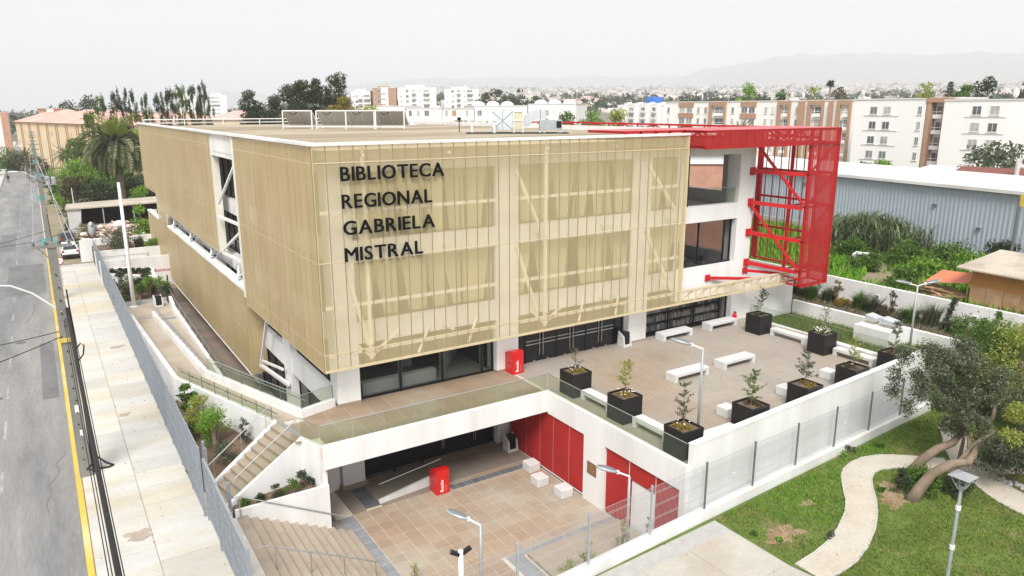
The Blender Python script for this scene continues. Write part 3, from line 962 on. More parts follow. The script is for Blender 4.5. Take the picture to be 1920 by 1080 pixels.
bk = thing('bicycle_wall', 'white wall with red Bicicletero lettering behind the bicycle racks', 'wall', (0, 46, 0))
MB().box(-5.9, -0.12, -4.4, 1.0, 0.12, 0.05).build('wall', M['white'], bk)
b2 = thing('upper_bed_wall', 'white retaining wall below the flax plants at the back', 'wall', (0, 52, 0))
MB().box(-5.9, -0.12, -4.4, 1.0, 0.12, 0.0).build('wall', M['white'], b2)
structure('upper_bed', MB().box(-5.8, 52.13, -4.3, 1.2, 57.9, -0.35), M['soil'])
structure('bike_yard', MB().box(-5.8, 46.13, -4.4, 1.2, 51.87, -1.9), M['conc_grey'])
b3 = thing('boundary_wall', 'tall white boundary wall behind the back garden', 'wall', (0, 58.1, 0))
MB().box(-6.65, -0.14, -4.4, 2.2, 0.14, 0.36).box(-6.9, -0.2, -2.1, -5.4, -0.142, 0.33).build('wall', M['white'], b3)

# right side garden walls
gw = thing('garden_wall', 'white retaining wall below the ornamental grasses, right of the plaza', 'wall', (34.0, 0, 0))
MB().box(-0.14, -26, -4.3, 0.14, 1.0, 0.58).build('wall', M['white'], gw)
gb = MB().cbox(-2.2, -7.3, -2.5, -0.15, -5.0, 0.66, 0.02).build('plant_room', M['white'], gw)
ow = thing('outer_garden_wall', 'tall white boundary wall with square lights behind the grasses', 'wall', (40.0, 0, 0))
MB().box(-0.14, -40, -4.3, 0.14, 24, 1.30).build('wall', M['white'], ow)
MB().box(-0.15, -9.02, -0.3, -0.145, -9.0, 1.3).box(-0.15, 1.0, -0.3, -0.145, 1.02, 1.3).build('joint', M['apt_trim'], ow)
for yy in (3.1, -1.6, -8.2, -14):
    w = MB().cbox(-0.2, yy - 0.16, 0.35, -0.142, yy + 0.16, 0.67, 0.01).build('wall_light', M['white_metal'], ow)
    MB().box(-0.206, yy - 0.11, 0.40, -0.201, yy + 0.11, 0.62).build('lens', M['lens'], w)
structure('grass_strip', MB().box(29.52, -10.6, -4.3, 33.85, 1.0, -0.42), M['lawn'])
structure('planting_strip', MB().box(34.15, -40, -4.3, 39.85, 24, -0.25), M['soil'])
structure('field', MB().prism([(40.15, -40), (75, -40), (75, 45), (40.15, 45)], -2.5, 0.0), M['earth'])
pk = thing('plaza_kerb', 'pale kerb along the right edge of the plaza', 'kerb')
MB().box(29.3, -10.6, -0.6, 29.5, 1.1, 0.06).build('kerb_stone', M['white'], pk)
for k, (yy, w) in enumerate(((-5.6, 0.7), (-6.7, 0.95))):
    v = thing('roof_vent', ['square metal vent cowl on the white plant room, nearer the building', 'wider metal vent cowl on the white plant room, nearer the lamp post'][k], 'vent', (32.9, yy, 0.66), group='vent cowls on the plant room')
    MB().box(-0.25, -0.2, 0, 0.25, 0.2, 0.22).build('base', M['cream_box'], v)
    MB().prism([(-0.4, -w / 2), (0.4, -w / 2), (0.4, w / 2), (-0.4, w / 2)], 0.22, [0.42, 0.42, 0.55, 0.55]).build('cowl', M['duct'], v)

# ------------------------------------------------------------ park
def pk_poly():
    return [(-8.5, -60), (70, -60), (70, -12.0), (36, -10.9), (29.3, -11.55), (11.5, -12.68), (-1.3, -13.5), (-8.5, -14.0)]


structure('park_ground', MB().prism(pk_poly(), -3.2, ZP - 0.012), M['lawn'])

# ============================================================ LIBRARY
lib = thing('library_building', 'large white library wrapped in gold perforated mesh with black lettering', 'building', (0, 0, 0))
ZT, J1, J2, J3, ZB = 12.2, 11.43, 7.16, 3.02, 2.2
BW, BD = 21.87, 58.4


def frame(mb, pts, w):
    for i in range(len(pts)):
        mb.bar(pts[i], pts[(i + 1) % len(pts)], w)
    return mb


# --- front screen
front = MB()
for x in np.linspace(0, BW, 37):
    front.bar((x, 0.02, ZB), (x, 0.02, ZT), 0.03, 0.05)
fr = MB()
for z, h in ((ZB + 0.05, 0.12), (J3, 0.035), (J2, 0.035), (J1, 0.045)):
    fr.box(0.02, -0.015, z - h / 2, BW, 0.045, z + h / 2)
fr.box(BW - 0.10, -0.03, ZB, BW, 0.25, ZT - 0.1)
front_o = fr.build('front_screen', M['screen_frame'], lib)
front.pieces('mullion', M['seam'], front_o)
pitch = BW / 36
rows = ((ZB, J3), (J3, J2), (J2, J1), (J1, ZT - 0.06))
for za, zb in rows:
    me = MB().quad((0.006, 0, za + 0.01), (pitch - 0.006, 0, za + 0.01), (pitch - 0.006, 0, zb - 0.01), (0.006, 0, zb - 0.01)).mesh('mesh_panel', M['screen'])
    for k in range(36):
        link('mesh_panel', me, front_o, (k * pitch, 0, 0))
cp = MB().box(-0.12, -0.06, ZT - 0.05, BW + 0.03, 0.34, ZT + 0.07)
cp.box(-0.12, 0.341, ZT - 0.05, 0.34, BD, ZT + 0.068)
cp.box(0.341, BD - 0.3, ZT - 0.06, 29.0, BD, ZT + 0.066)
cp.box(28.7, 0.341, ZT - 0.7, 29.05, BD - 0.301, ZT + 0.07)
cp.pieces('parapet_coping', M['white'], lib)
# strip running on to the red frame
sp = MB()
for x in np.linspace(BW, 31.86, 17)[1:]:
    sp.bar((x, 0.02, ZB), (x, 0.02, J3), 0.03, 0.05)
sp.box(BW, -0.01, ZB, 31.86, 0.05, ZB + 0.12)
sp.box(BW + 0.002, -0.05, J3 - 0.08, 31.86, 0.12, J3 + 0.03)
spo = sp.build('screen_strip', M['screen_frame'], lib)
p2 = (31.86 - BW) / 16
me = MB().quad((0.006, 0, ZB + 0.01), (p2 - 0.006, 0, ZB + 0.01), (p2 - 0.006, 0, J3 - 0.01), (0.006, 0, J3 - 0.01)).mesh('mesh_panel', M['screen'])
for k in range(16):
    link('mesh_panel', me, spo, (BW + k * p2, 0, 0))
xs = MB()
for k in range(8):
    xa = BW + k * 1.25
    xs.bar((xa, 0.16, ZB + 0.1), (xa + 1.2, 0.16, J3 - 0.1), 0.07)
xs.build('strip_brace', M['tube'], spo)

# --- left screens (plane x = 0), with the L-shaped slot
side = MB()
sv = MB()


def side_zone(y0, y1, zs, n):
    w = (y1 - y0) / n
    for i in range(n + 1):
        yy = y0 + i * w
        side.bar((0.03, yy, zs[0]), (0.03, yy, zs[-1]), 0.03, 0.02, up=(0, 1, 0))
    for za, zb in zip(zs[:-1], zs[1:]):
        side.box(0.0, y0, za - 0.015, 0.05, y1, za + 0.015)
    side.box(0.0, y0, zs[-1] - 0.03, 0.05, y1, zs[-1] - 0.0)


Z_A = (ZB, J3, J2, J1, ZT - 0.06)
Z_B = (4.28, J2, J1, ZT - 0.06)
Z_C = (-2.38, 0.3, 2.99)
zones = [(0.0, 14.3, Z_A, 16), (21.3, 44.4, Z_B, 14), (44.4, 49.9, (2.99, 4.28, J2, J1, ZT - 0.06), 3), (49.9, BD, (5.55, J2, J1, ZT - 0.06), 5), (14.7, 44.4, Z_C, 18), (44.4, 49.9, Z_C, 3), (49.9, BD, Z_C, 5)]
for zn in zones:
    side_zone(*zn)
side_o = side.build('side_screen', M['screen_frame'], lib)
for y0, y1, zs, n in zones:
    w = (y1 - y0) / n
    for za, zb in zip(zs[:-1], zs[1:]):
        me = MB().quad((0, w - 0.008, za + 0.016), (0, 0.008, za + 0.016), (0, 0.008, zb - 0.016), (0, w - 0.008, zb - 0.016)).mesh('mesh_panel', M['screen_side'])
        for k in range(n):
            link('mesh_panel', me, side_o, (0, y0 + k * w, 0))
# returns and white edges of the slot
rt_ = MB()
MB().box(0.03, 14.66, -2.38, 1.05, 14.70, 2.99).build('screen_return', M['screen_side'], lib)
rt_.box(0.06, 21.24, 4.28, 0.55, 21.28, ZT - 0.1)
rt_.box(0.03, 21.3, 4.22, 0.5, 44.3, 4.27)
rt_.box(0.03, BD, -2.38, 0.9, BD + 0.04, 2.99).box(0.03, BD, 5.55, 0.9, BD + 0.04, ZT)
rt_.pieces('screen_return', M['tube'], lib)
we = MB()
we.box(0.10, 14.67, 10.75, 0.5, 21.2, 12.1).box(0.07, 15.2, 11.05, 0.11, 20.7, 11.7)
we.box(-0.03, 14.31, 2.6, 0.62, 14.66, ZT - 0.05)
we.box(-0.04, 14.3, 2.93, 0.55, 44.4, 3.10)
we.box(-0.03, 49.95, 2.93, 0.4, BD, 3.06)
we.box(-0.03, 14.7, -2.46, 0.6, BD, -2.381)
we.pieces('slot_trim', M['white'], lib)
br = MB()
for yy in (18.4, 26.8, 35.2, 43.6):
    for z in (2.45, 3.35):
        br.bar((0.1, yy - 1.6, z), (0.9, yy + 0.2, z + 0.5), 0.10)
        br.bar((0.1, yy - 1.6, z), (0.9, yy - 0.5, z + 0.1), 0.12)
    br.bar((0.1, yy - 1.4, 2.9), (0.6, yy - 0.4, 4.3), 0.10)
br.bar((0.15, 20.6, 7.6), (0.3, 15.0, 10.75), 0.13).bar((0.15, 20.6, 4.5), (0.3, 15.0, 6.6), 0.13)
br.bar((0.15, 20.9, 6.75), (0.3, 14.7, 6.85), 0.16).bar((0.15, 20.5, 4.35), (0.3, 14.7, 4.55), 0.16)
br.bar((0.45, 11.4, 2.1), (0.5, 14.1, -1.6), 0.16).bar((0.5, 14.2, -1.4), (0.7, 9.9, -0.75), 0.12).bar((0.5, 14.3, -1.75), (0.8, 9.3, -1.5), 0.18)
br.pieces('side_brace', M['white_metal'], lib)

# --- body: columns, spandrels, slabs
xc = [(0.9, 2.0), (9.6, 10.95), (18.75, 20.15), (27.6, 29.0)]
col_f = MB()
for k, (a, b) in enumerate(xc):
    col_f.box(a, 1.1, (ZL if k < 2 else -0.4) + 0.18, b, 2.1, 11.9)
col_f.pieces('front_column', M['white'], lib)
plh = MB()
plh.box(0.78, 1.0, ZL, 2.1, 2.0, ZL + 0.181).box(0.88, 1.08, 0.0, 2.02, 2.0, 0.16).box(9.58, 1.08, 0.0, 10.97, 2.0, 0.12).box(18.73, 1.08, 0.0, 20.17, 2.0, 0.10)
plh.pieces('plinth', M['riser'], lib)
ycols = [9.95, 18.4, 26.8, 35.2, 43.6, 52.0, 57.6]
cs = MB()
for yy in ycols:
    cs.box(0.95, yy - 0.95, ZL + 0.15, 2.0, yy + 0.55, 11.9)
cs.pieces('side_column', M['white'], lib)
ps = MB()
for yy in ycols:
    ps.box(0.93, yy - 0.97, ZL, 2.0, yy + 0.57, ZL + 0.151)
ps.pieces('plinth', M['dark_in'], lib)
spn = MB()
for z0, z1 in ((-0.77, 0.45), (2.92, 4.0), (6.85, 7.8), (10.9, 11.9)):
    spn.box(1.0, 2.1, z0, 1.45, 57.9, z1)
for z0, z1 in ((2.92, 3.98), (6.83, 7.82), (10.88, 11.9)):
    for (a0, a1), (b0, b1) in zip(xc[:-1], xc[1:]):
        spn.box(a1, 1.12, z0, b0, 1.6, z1)
spn.box(9.6, 1.35, -1.0, 1.99, 1.6, -0.46)
spn.pieces('spandrel', M['white'], lib)
fl = MB()
for z in (3.4, 7.3):
    fl.box(1.5, 1.62, z - 0.35, 28.8, 57.8, z)
fl.box(1.5, 1.62, -0.44, 28.8, 57.8, -0.02)
MB().box(2.05, 1.64, -0.018, 9.5, 7.9, -0.004).build('inner_floor', M['conc_grey'], lib)
fl.pieces('floor_slab', M['dark_in'], lib)
rf = MB().box(0.35, 0.35, 11.55, 28.69, 58.09, 11.93).build('roof', M['roof'], lib)
ww = MB()
ww.box(28.6, 2.1, -4.2, 28.98, 58, 4.2)                         # right flank, open at the cafe and the loggia
ww.box(28.6, 2.1, 6.85, 28.98, 58, 8.3).box(28.6, 14.0, 4.201, 28.98, 58, 6.849).box(28.6, 14.0, 8.301, 28.98, 58, 11.5)
ww.box(28.6, 2.1, 8.301, 28.98, 3.4, 11.5)
ww.box(1.0, 57.95, -4.2, 28.9, 58.3, 11.9)                      # back
ww.box(27.9, 1.15, -0.4, 33.95, 1.5, 2.18)                      # ground wall to the right of the plaza
ww.box(33.6, 1.5, -0.4, 33.95, 8, 2.18).box(27.9, 1.501, 2.0, 33.95, 8, 2.181)
ww.pieces('wall', M['white'], lib)

# --- interior backing seen through the glass
bk_ = MB()
bk_.box(2.2, 8.0, 0.0, 27.4, 8.1, 2.9)
bk_.box(2.2, 4.4, 3.42, 22.6, 4.5, 6.9)
bk_.box(2.2, 4.4, 7.32, 22.6, 4.5, 11.5)
bk_.box(2.6, 4.5, ZL, 2.7, 57.5, 11.4)
bk_.box(2.2, 5.6, ZL, 10.1, 5.7, -0.5)
bk_.pieces('inner_wall', M['blind'], lib)
bd_ = MB().box(2.2, 7.9, 0.0, 18.7, 7.98, 2.9).box(2.3, 4.3, ZL, 10.1, 4.4, -0.5).build('inner_partition', M['dark_in'], lib)
iw = MB()
iw.box(2.4, 1.9, 0.0, 6.4, 2.3, 0.62)                           # white counter behind the first window
iw.prism([(7.0, 2.3), (9.5, 5.4), (9.4, 5.5), (6.9, 2.4)], 0, 2.8)
iw.box(5.5, 4.6, 0, 6.3, 5.8, 2.9)
iw.build('counter', M['white'], lib)

# --- windows behind the screen: glass, frames, gathered curtains
r_ = random.Random(12)
for zf, (z0, z1) in enumerate(((3.98, 6.83), (7.82, 10.88))):
    for bay, (xa, xb) in enumerate(((2.0, 9.6), (10.95, 18.75), (20.15, 22.55))):
        wo_ = MB()
        frame(wo_, [(xa + 0.04, 1.36, z0 + 0.04), (xb - 0.04, 1.36, z0 + 0.04), (xb - 0.04, 1.36, z1 - 0.04), (xa + 0.04, 1.36, z1 - 0.04)], 0.07)
        n = 4 if bay < 2 else 1
        for k in range(1, n):
            x = xa + (xb - xa) * k / n
            wo_.bar((x, 1.36, z0), (x, 1.36, z1), 0.06)
        w = wo_.build('window', M['black'], lib)
        MB().quad((xa, 1.38, z0), (xb, 1.38, z0), (xb, 1.38, z1), (xa, 1.38, z1)).build('pane', M['glass'], w)
        nc = 6 if bay < 2 else 2
        for k in range(nc):
            xm = xa + (xb - xa) * (k + 0.5) / nc + r_.uniform(-0.2, 0.2)
            wt, wb, lean = r_.uniform(0.4, 0.85), r_.uniform(0.3, 0.6), r_.uniform(-0.35, 0.45)
            vs, fs = [], []
            m_ = 14
            for j in range(7):
                t = j / 6
                ww_ = wt * (1 - t) + wb * t
                for i in range(m_ + 1):
                    u = i / m_ - 0.5
                    vs.append((xm + lean * t + u * 2 * ww_, 1.72 + 0.07 * math.sin(i * 2.1), z1 - t * (z1 - z0)))
            for j in range(6):
                for i in range(m_):
                    fs.append((j * (m_ + 1) + i, j * (m_ + 1) + i + 1, (j + 1) * (m_ + 1) + i + 1, (j + 1) * (m_ + 1) + i))
            MB().add(vs, fs).build('curtain', M['curtain'], w, smooth=True)
# steel sub-frame between screen and wall
sf = MB()
for z in (9.3, 5.07, 2.85):
    sf.box(0.3, 0.24, z - 0.07, BW - 0.2, 0.36, z + 0.07)
for x in (2.32, 12.1, 21.5):
    sf.bar((x, 0.3, 2.4), (x, 0.3, 12.0), 0.14)
for x0, x1 in ((1.3, 2.2), (10.3, 11.65), (19.0, 21.3)):
    for za, zb in ((10.65, 7.9), (6.9, 3.1)):
        sf.bar((x0, 0.3, za), (x1, 0.3, zb), 0.15)
for x in (2.32, 12.1):
    for z in (2.9,):
        sf.bar((x, 0.3, z - 0.4), (x + 1.5, 0.3, z + 0.75), 0.12).bar((x, 0.3, z - 0.4), (x - 0.9, 0.3, z + 0.5), 0.12)
for x in (2.3, 6.5, 12.1, 16.5, 21.4):
    for z in (11.7, 7.3, 3.2):
        sf.bar((x, 0.05, z), (x, 1.1, z), 0.10)
for x in (4.6, 7.3, 14.2, 16.8):
    sf.bar((x, 0.05, 2.35), (x + 1.1, 1.1, 3.2), 0.10)
sf.pieces('screen_brace', M['tube'], lib)

# --- ground-floor glazing
g1 = MB()
for x in (2.06, 4.24, 6.56, 8.89, 9.55):
    g1.bar((x, 1.5, 0.0), (x, 1.5, 2.95), 0.10)
g1.bar((2.0, 1.5, 0.06), (9.6, 1.5, 0.06), 0.10).bar((2.0, 1.5, 2.9), (9.6, 1.5, 2.9), 0.10)
w = g1.build('window', M['black'], lib)
for xa, xb in ((2.1, 4.2), (4.3, 6.5), (6.6, 8.85), (8.95, 9.52)):
    MB().box(xa + 0.02, 1.49, 0.1, xb - 0.02, 1.505, 2.86).build('pane', M['glass'], w)
    MB().box(xa, 1.53, 0.11, xa + 0.06, 1.56, 2.86).box(xb - 0.06, 1.53, 0.11, xb, 1.56, 2.86).box(xa + 0.06, 1.53, 0.11, xb - 0.06, 1.56, 0.17).build('frame', M['lampgrey'], w)
for k in range(3):
    xa = 11.68 + k * 2.09
    for s in (0, 1):
        d = MB().box(xa + s * 1.03 + 0.02, 1.49, 0.03, xa + s * 1.03 + 1.0, 1.515, 2.8).build('door', M['glass_dark'], lib)
        hx = xa + 1.03 + (0.09 if s else -0.14)
        MB().bar((hx, 1.43, 0.35), (hx, 1.43, 2.3), 0.035).bar((hx, 1.43, 0.6), (hx, 1.49, 0.6), 0.025).bar((hx, 1.43, 2.0), (hx, 1.49, 2.0), 0.025).build('handle', M['steel'], d)
        MB().box(xa + s * 1.03 + 0.02, 1.47, 1.0, xa + s * 1.03 + 1.0, 1.485, 1.05).box(xa + s * 1.03 + 0.02, 1.47, 1.2, xa + s * 1.03 + 1.0, 1.485, 1.24).build('frost_band', M['galv'], d)
        MB().box(xa + s * 0.9 + 0.5, 1.46, 0.0, xa + s * 0.9 + 0.66, 1.54, 0.09).build('patch_fitting', M['steel'], d)
dm = MB()
for x in (11.0, 11.62, 13.75, 15.84, 17.95, 18.6):
    dm.bar((x, 1.5, 0.0), (x, 1.5, 2.95), 0.09)
dm.build('door_frame', M['black'], lib)
for xa, xb in ((11.05, 11.57), (18.0, 18.55)):
    MB().box(xa, 1.49, 0.03, xb, 1.505, 2.9).build('pane', M['glass_dark'], lib)
# library shelves behind the third window
g3 = MB()
for x in (20.2, 22.34, 24.62, 26.92, 27.55):
    g3.bar((x, 1.5, 0.0), (x, 1.5, 2.95), 0.08)
g3.bar((20.2, 1.5, 0.06), (27.6, 1.5, 0.06), 0.12)
w = g3.build('window', M['black'], lib)
for xa, xb in ((20.24, 22.3), (22.38, 24.58), (24.66, 26.88), (26.96, 27.51)):
    MB().box(xa, 1.49, 0.12, xb, 1.505, 2.9).build('pane', glassmat('shelf_glass', (0.9, 0.9, 0.9), 0.14) if xa < 20.3 else bpy.data.materials['shelf_glass'], w)
sh = MB()
for z in (0.15, 0.72, 1.3, 1.9):
    sh.box(20.3, 1.75, z, 27.5, 2.15, z + 0.03)
sh.box(20.3, 2.15, 0.1, 27.5, 2.2, 2.8)
for x in (20.3, 22.4, 24.6, 26.9):
    sh.box(x, 1.75, 0.1, x + 0.03, 2.15, 2.5)
so = sh.build('bookshelf', M['dark_in'], lib)
bo = MB()
for z in (0.18, 0.75, 1.33):
    x = 20.36
    while x < 27.4:
        wd_ = r_.uniform(0.03, 0.075)
        if r_.random() < 0.86:
            bo.box(x, 1.78, z, x + wd_, 1.98, z + r_.uniform(0.24, 0.40))
        x += wd_ + 0.006
b_ = bo.build('books', M['book'], so)
b_['kind'] = 'stuff'
for k, (x, z, c) in enumerate(((20.9, 1.93, 'lf_bright'), (23.6, 1.93, 'tan_dark'), (24.0, 1.93, 'cream_box'), (25.9, 1.93, 'orange'), (26.4, 1.93, 'teal'))):
    MB().box(x, 1.8, z, x + 0.5, 1.85, z + 0.42).build('display_book', M[c], so)

# --- side glazing
gs = MB()
gl = MB()
yb = [2.1] + ycols
for ya, y2 in zip(yb[:-1], yb[1:]):
    y0_, y1_ = (ya + 0.55 if ya > 3 else ya), y2 - 0.95
    for z0, z1 in ((ZL + 0.1, -0.77), (0.45, 2.92), (4.0, 6.85), (7.8, 10.9)):
        gl.quad((1.36, y1_, z0), (1.36, y0_, z0), (1.36, y0_, z1), (1.36, y1_, z1))
        for q in range(5):
            y_ = y0_ + (y1_ - y0_) * q / 4
            gs.bar((1.35, y_, z0), (1.35, y_, z1), 0.07, up=(1, 0, 0))
        gs.bar((1.35, y0_, z0 + 0.03), (1.35, y1_, z0 + 0.03), 0.07)
w = gs.build('side_window', M['black'], lib)
gl.build('pane', M['glass_dark'], w)
for y0_, y1_, z0_, z1_ in ((18.0, 20.4, 7.85, 10.85), (18.6, 20.6, 4.1, 6.8), (2.6, 8.6, 0.5, 2.9), (15.0, 16.6, 7.85, 10.85), (30, 33, 4.1, 5.2), (38, 41, 4.1, 5.2)):
    MB().box(1.42, y0_, z0_, 1.46, y1_, z1_).build('inner_blind', M['apt_trim'], lib)

# --- sunken storey under the terrace
g0 = MB()
for x in (2.12, 3.7, 5.3, 7.6, 9.0, 9.7):
    g0.bar((x, 1.5, ZL), (x, 1.5, -0.5), 0.09)
for z in (ZL + 0.25, -1.05):
    g0.bar((2.1, 1.5, z), (9.8, 1.5, z), 0.09)
w = g0.build('lower_window', M['black'], lib)
for xa, xb in ((2.16, 3.65), (3.75, 5.25), (5.35, 7.55), (7.65, 8.95), (9.05, 9.65)):
    MB().box(xa, 1.49, ZL + 0.3, xb, 1.505, -0.5).build('pane', M['glass_dark'], w)
for x in (6.4, 6.5, 8.3, 8.4):
    MB().bar((x, 1.42, -3.7), (x, 1.42, -1.6), 0.03).build('handle', M['steel'], w)

# --- loggia and cafe at the right-hand end
lg = MB()
lg.box(22.6, 2.1, 7.3, 28.59, 14, 7.48)
lgo = lg.build('loggia_floor', M['conc_grey'], lib)
lw_ = MB()
lw_.box(22.55, 1.12, 7.81, 22.95, 1.6, 10.885)
lw_.box(22.5, 1.121, 2.0, 27.6, 1.6, 2.921)
lw_.pieces('loggia_wall', M['white'], lib)
MB().box(22.96, 1.3, 7.83, 23.35, 3.4, 10.95).box(22.96, 3.4, 7.5, 23.1, 9, 11.4).build('loggia_post', M['black'], lib)
cg = MB()
for x in (23.1, 24.6, 26.9, 27.5):
    cg.bar((x, 1.5, 4.0), (x, 1.5, 6.83), 0.09)
cg.bar((23.0, 1.5, 4.05), (27.6, 1.5, 4.05), 0.10).bar((23.0, 1.5, 6.8), (27.6, 1.5, 6.8), 0.06)
w = cg.build('cafe_window', M['black'], lib)
for xa, xb in ((23.15, 24.55), (24.65, 26.85), (26.95, 27.45)):
    MB().box(xa, 1.49, 4.1, xb, 1.505, 6.77).build('pane', bpy.data.materials['shelf_glass'], w)
MB().box(22.7, 1.62, 3.405, 28.55, 9, 3.42).build('cafe_floor', M['conc_grey'], lib)
MB().box(22.62, 11.2, 3.42, 28.5, 11.3, 6.9).build('cafe_wall', M['apt_white'], lib)
MB().box(28.7, 2.2, 4.21, 28.72, 13.9, 6.84).build('cafe_side_glass', bpy.data.materials['shelf_glass'], lib)

# --- lettering
fcurve = {}


def letter_meshes(text, size, depth, m, bold=0.0):
    out, x = [], 0.0
    for ch in text:
        if ch == ' ':
            x += 0.3 * size
            continue
        key = (ch, size, depth, m.name, bold)
        if key not in fcurve:
            fc = bpy.data.curves.new('glyph', 'FONT')
            fc.body = ch
            fc.size = size
            fc.extrude = depth
            fc.offset = bold
            fc.resolution_u = 3
            t = bpy.data.objects.new('glyph', fc)
            COL.objects.link(t)
            bpy.context.view_layer.update()
            me = bpy.data.meshes.new_from_object(t.evaluated_get(bpy.context.evaluated_depsgraph_get()))
            bpy.data.objects.remove(t)
            me.materials.clear()
            me.materials.append(m)
            xs_ = [v.co.x for v in me.vertices]
            fcurve[key] = (me, min(xs_), max(xs_))
        me, a, b = fcurve[key]
        out.append((me, x - a))
        x += (b - a) + 0.13 * size
    return out, x


def put_text(name, text, size, depth, m, parent, origin, xdir, updir, width=None, bold=0.0):
    """one mesh per letter along xdir"""
    ms, tot = letter_meshes(text, size, depth, m, max(0, bold))
    X, U = Vector(xdir).normalized(), Vector(updir).normalized()
    Nn = X.cross(U)
    s = (width / tot) if width else 1.0
    for me, x in ms:
        if bold < 0:
            # heavier weight: the glyph repeated with small shifts, each at its own depth
            key = (me.name, bold)
            if key not in fcurve:
                vs_, fs_ = [], []
                for q_, (ax, ay) in enumerate(((0, 0), (-bold, 0), (-bold, -bold * 0.7), (0, -bold * 0.7), (-bold / 2, -bold * 0.35))):
                    b_ = len(vs_)
                    vs_ += [(v.co.x + ax, v.co.y + ay, v.co.z + 0.002 * q_) for v in me.vertices]
                    fs_ += [[b_ + i for i in f.vertices] for f in me.polygons]
                m2 = bpy.data.meshes.new('letter')
                m2.from_pydata(vs_, [], fs_)
                m2.materials.append(m)
                fcurve[key] = m2
            me = fcurve[key]
        o = link(name, me, parent)
        mw = Matrix.Identity(4)
        for r in range(3):
            mw[r][0], mw[r][1], mw[r][2] = X[r] * s, U[r], Nn[r]
            mw[r][3] = origin[r] + X[r] * x * s
        o.matrix_local = mw
    return tot * s


for text, zb_, wd_ in (('BIBLIOTECA', 10.66, 5.03), ('REGIONAL', 9.49, 4.38), ('GABRIELA', 8.34, 4.50), ('MISTRAL', 7.17, 3.85)):
    line = link('sign_lettering', None, lib)
    put_text('letter', text, 0.86, 0.03, M['letters'], line, (1.16, -0.14, zb_), (1, 0, 0), (0, 0, 1), width=wd_ * 0.995, bold=-0.024)
bl = link('wall_lettering', None, bk)
put_text('letter', 'Bicicletero', 0.34, 0.006, M['sign_red'], bl, (-1.38, -0.13, -1.46), (1, 0, 0), (0, 0, 1), width=1.75, bold=0.012)

# --- roof equipment
rr = MB()
for yy in np.arange(2, 57.5, 6.1):
    rr.box(0.12, yy, 12.26, 0.18, yy + 0.06, 12.27)
for xx in np.arange(0.6, 28.6, 4.0):
    rr.tube([(xx, BD - 0.5, 11.9), (xx, BD - 0.5, 12.55)], 0.05, 6)
rr.tube([(0.6, BD - 0.5, 12.55), (28.6, BD - 0.5, 12.55)], 0.06, 6)
for yy in np.arange(30, 57, 4.0):
    rr.tube([(28.2, yy, 11.9), (28.2, yy, 12.5)], 0.05, 6)
rr.tube([(28.2, 30, 12.5), (28.2, 57.5, 12.5)], 0.06, 6)
rr.build('roof_rail', M['white_metal'], lib)
sp_names = ['solar collector on the library roof, farthest along the row', 'second solar collector from the far end of the roof row', 'third solar collector from the far end of the roof row', 'solar collector on the library roof nearest the vent box']
sol = None
for k, (x, yy) in enumerate(((10.75, 36.6), (12.9, 33.9), (15.0, 32.3), (17.0, 30.8))):
    if sol is None:
        sol = thing('solar_panel', sp_names[0], 'solar panel', (x, yy, 11.93), R(-38), 'solar collectors on the roof')
        b_ = MB()
        b_.add([(-1.28, -0.55, 1.52), (1.28, -0.55, 1.52), (1.28, 1.0, 0.32), (-1.28, 1.0, 0.32), (-1.28, -0.50, 1.60), (1.28, -0.50, 1.60), (1.28, 1.05, 0.40), (-1.28, 1.05, 0.40)], [(0, 3, 2, 1), (0, 1, 5, 4), (1, 2, 6, 5), (2, 3, 7, 6), (3, 0, 4, 7)])
        b_.build('collector', M['solar_back'], sol)
        MB().add([(-1.22, -0.49, 1.602), (1.22, -0.49, 1.602), (1.22, 1.03, 0.425), (-1.22, 1.03, 0.425)], [(0, 1, 2, 3)]).build('glass_face', M['solar_front'], sol)
        f_ = MB()
        f_.bar((-1.32, -0.56, 1.56), (1.32, -0.56, 1.56), 0.09).bar((-1.32, 1.02, 0.33), (1.32, 1.02, 0.33), 0.09)
        for sx in (-1.32, 1.32):
            f_.bar((sx, -0.56, 1.56), (sx, 1.02, 0.33), 0.08).bar((sx, -0.56, 0), (sx, -0.56, 1.56), 0.09).bar((sx, 1.02, 0), (sx, 1.02, 0.33), 0.08)
        f_.bar((-1.4, -0.56, 0.2), (1.4, -0.56, 0.2), 0.08).bar((0, -0.6, 1.5), (0, 0.95, 0.3), 0.05)
        f_.build('frame', M['white_metal'], sol)
        MB().tube([(-0.7, -0.62, 1.4), (-0.45, -0.62, 1.22), (-0.15, -0.62, 1.30), (0.05, -0.62, 1.46)], 0.035, 6).build('pipe', M['cable'], sol)
        o_ = sol
    else:
        o_ = copy_tree(sol)
        o_['label'] = sp_names[k]
        o_.location = (x, yy, 11.93)
hv = thing('air_handler', 'pale blue duct box with cream cabinet and curved duct on the roof', 'ventilation unit', (19.4, 14.2, 11.93), R(-32))
MB().box(-3.6, -0.8, -0.02, 3.6, 1.4, 0.06).build('pad', M['cable'], hv)
MB().cbox(-1.8, 0.0, 0.25, -0.3, 1.1, 1.55, 0.03).build('duct_box', M['duct_blue'], hv)
x_ = MB().bar((-1.8, -0.02, 0.25), (-0.3, -0.02, 1.55), 0.03).bar((-1.8, -0.02, 1.55), (-0.3, -0.02, 0.25), 0.03).bar((-1.05, -0.03, 0.2), (-1.05, -0.03, 1.55), 0.04)
x_.build('seam', M['galv'], hv)
MB().cbox(-0.2, -0.1, 0.3, 0.35, 0.6, 1.5, 0.03).build('cabinet', M['cream_box'], hv)
q_ = MB()
for x in (-0.24, 0.39):
    q_.bar((x, -0.12, 0), (x, -0.12, 1.55), 0.07)
q_.bar((-0.24, -0.12, 0.9), (0.39, -0.12, 0.9), 0.05).bar((-0.24, -0.12, 1.52), (0.39, -0.12, 1.52), 0.06)
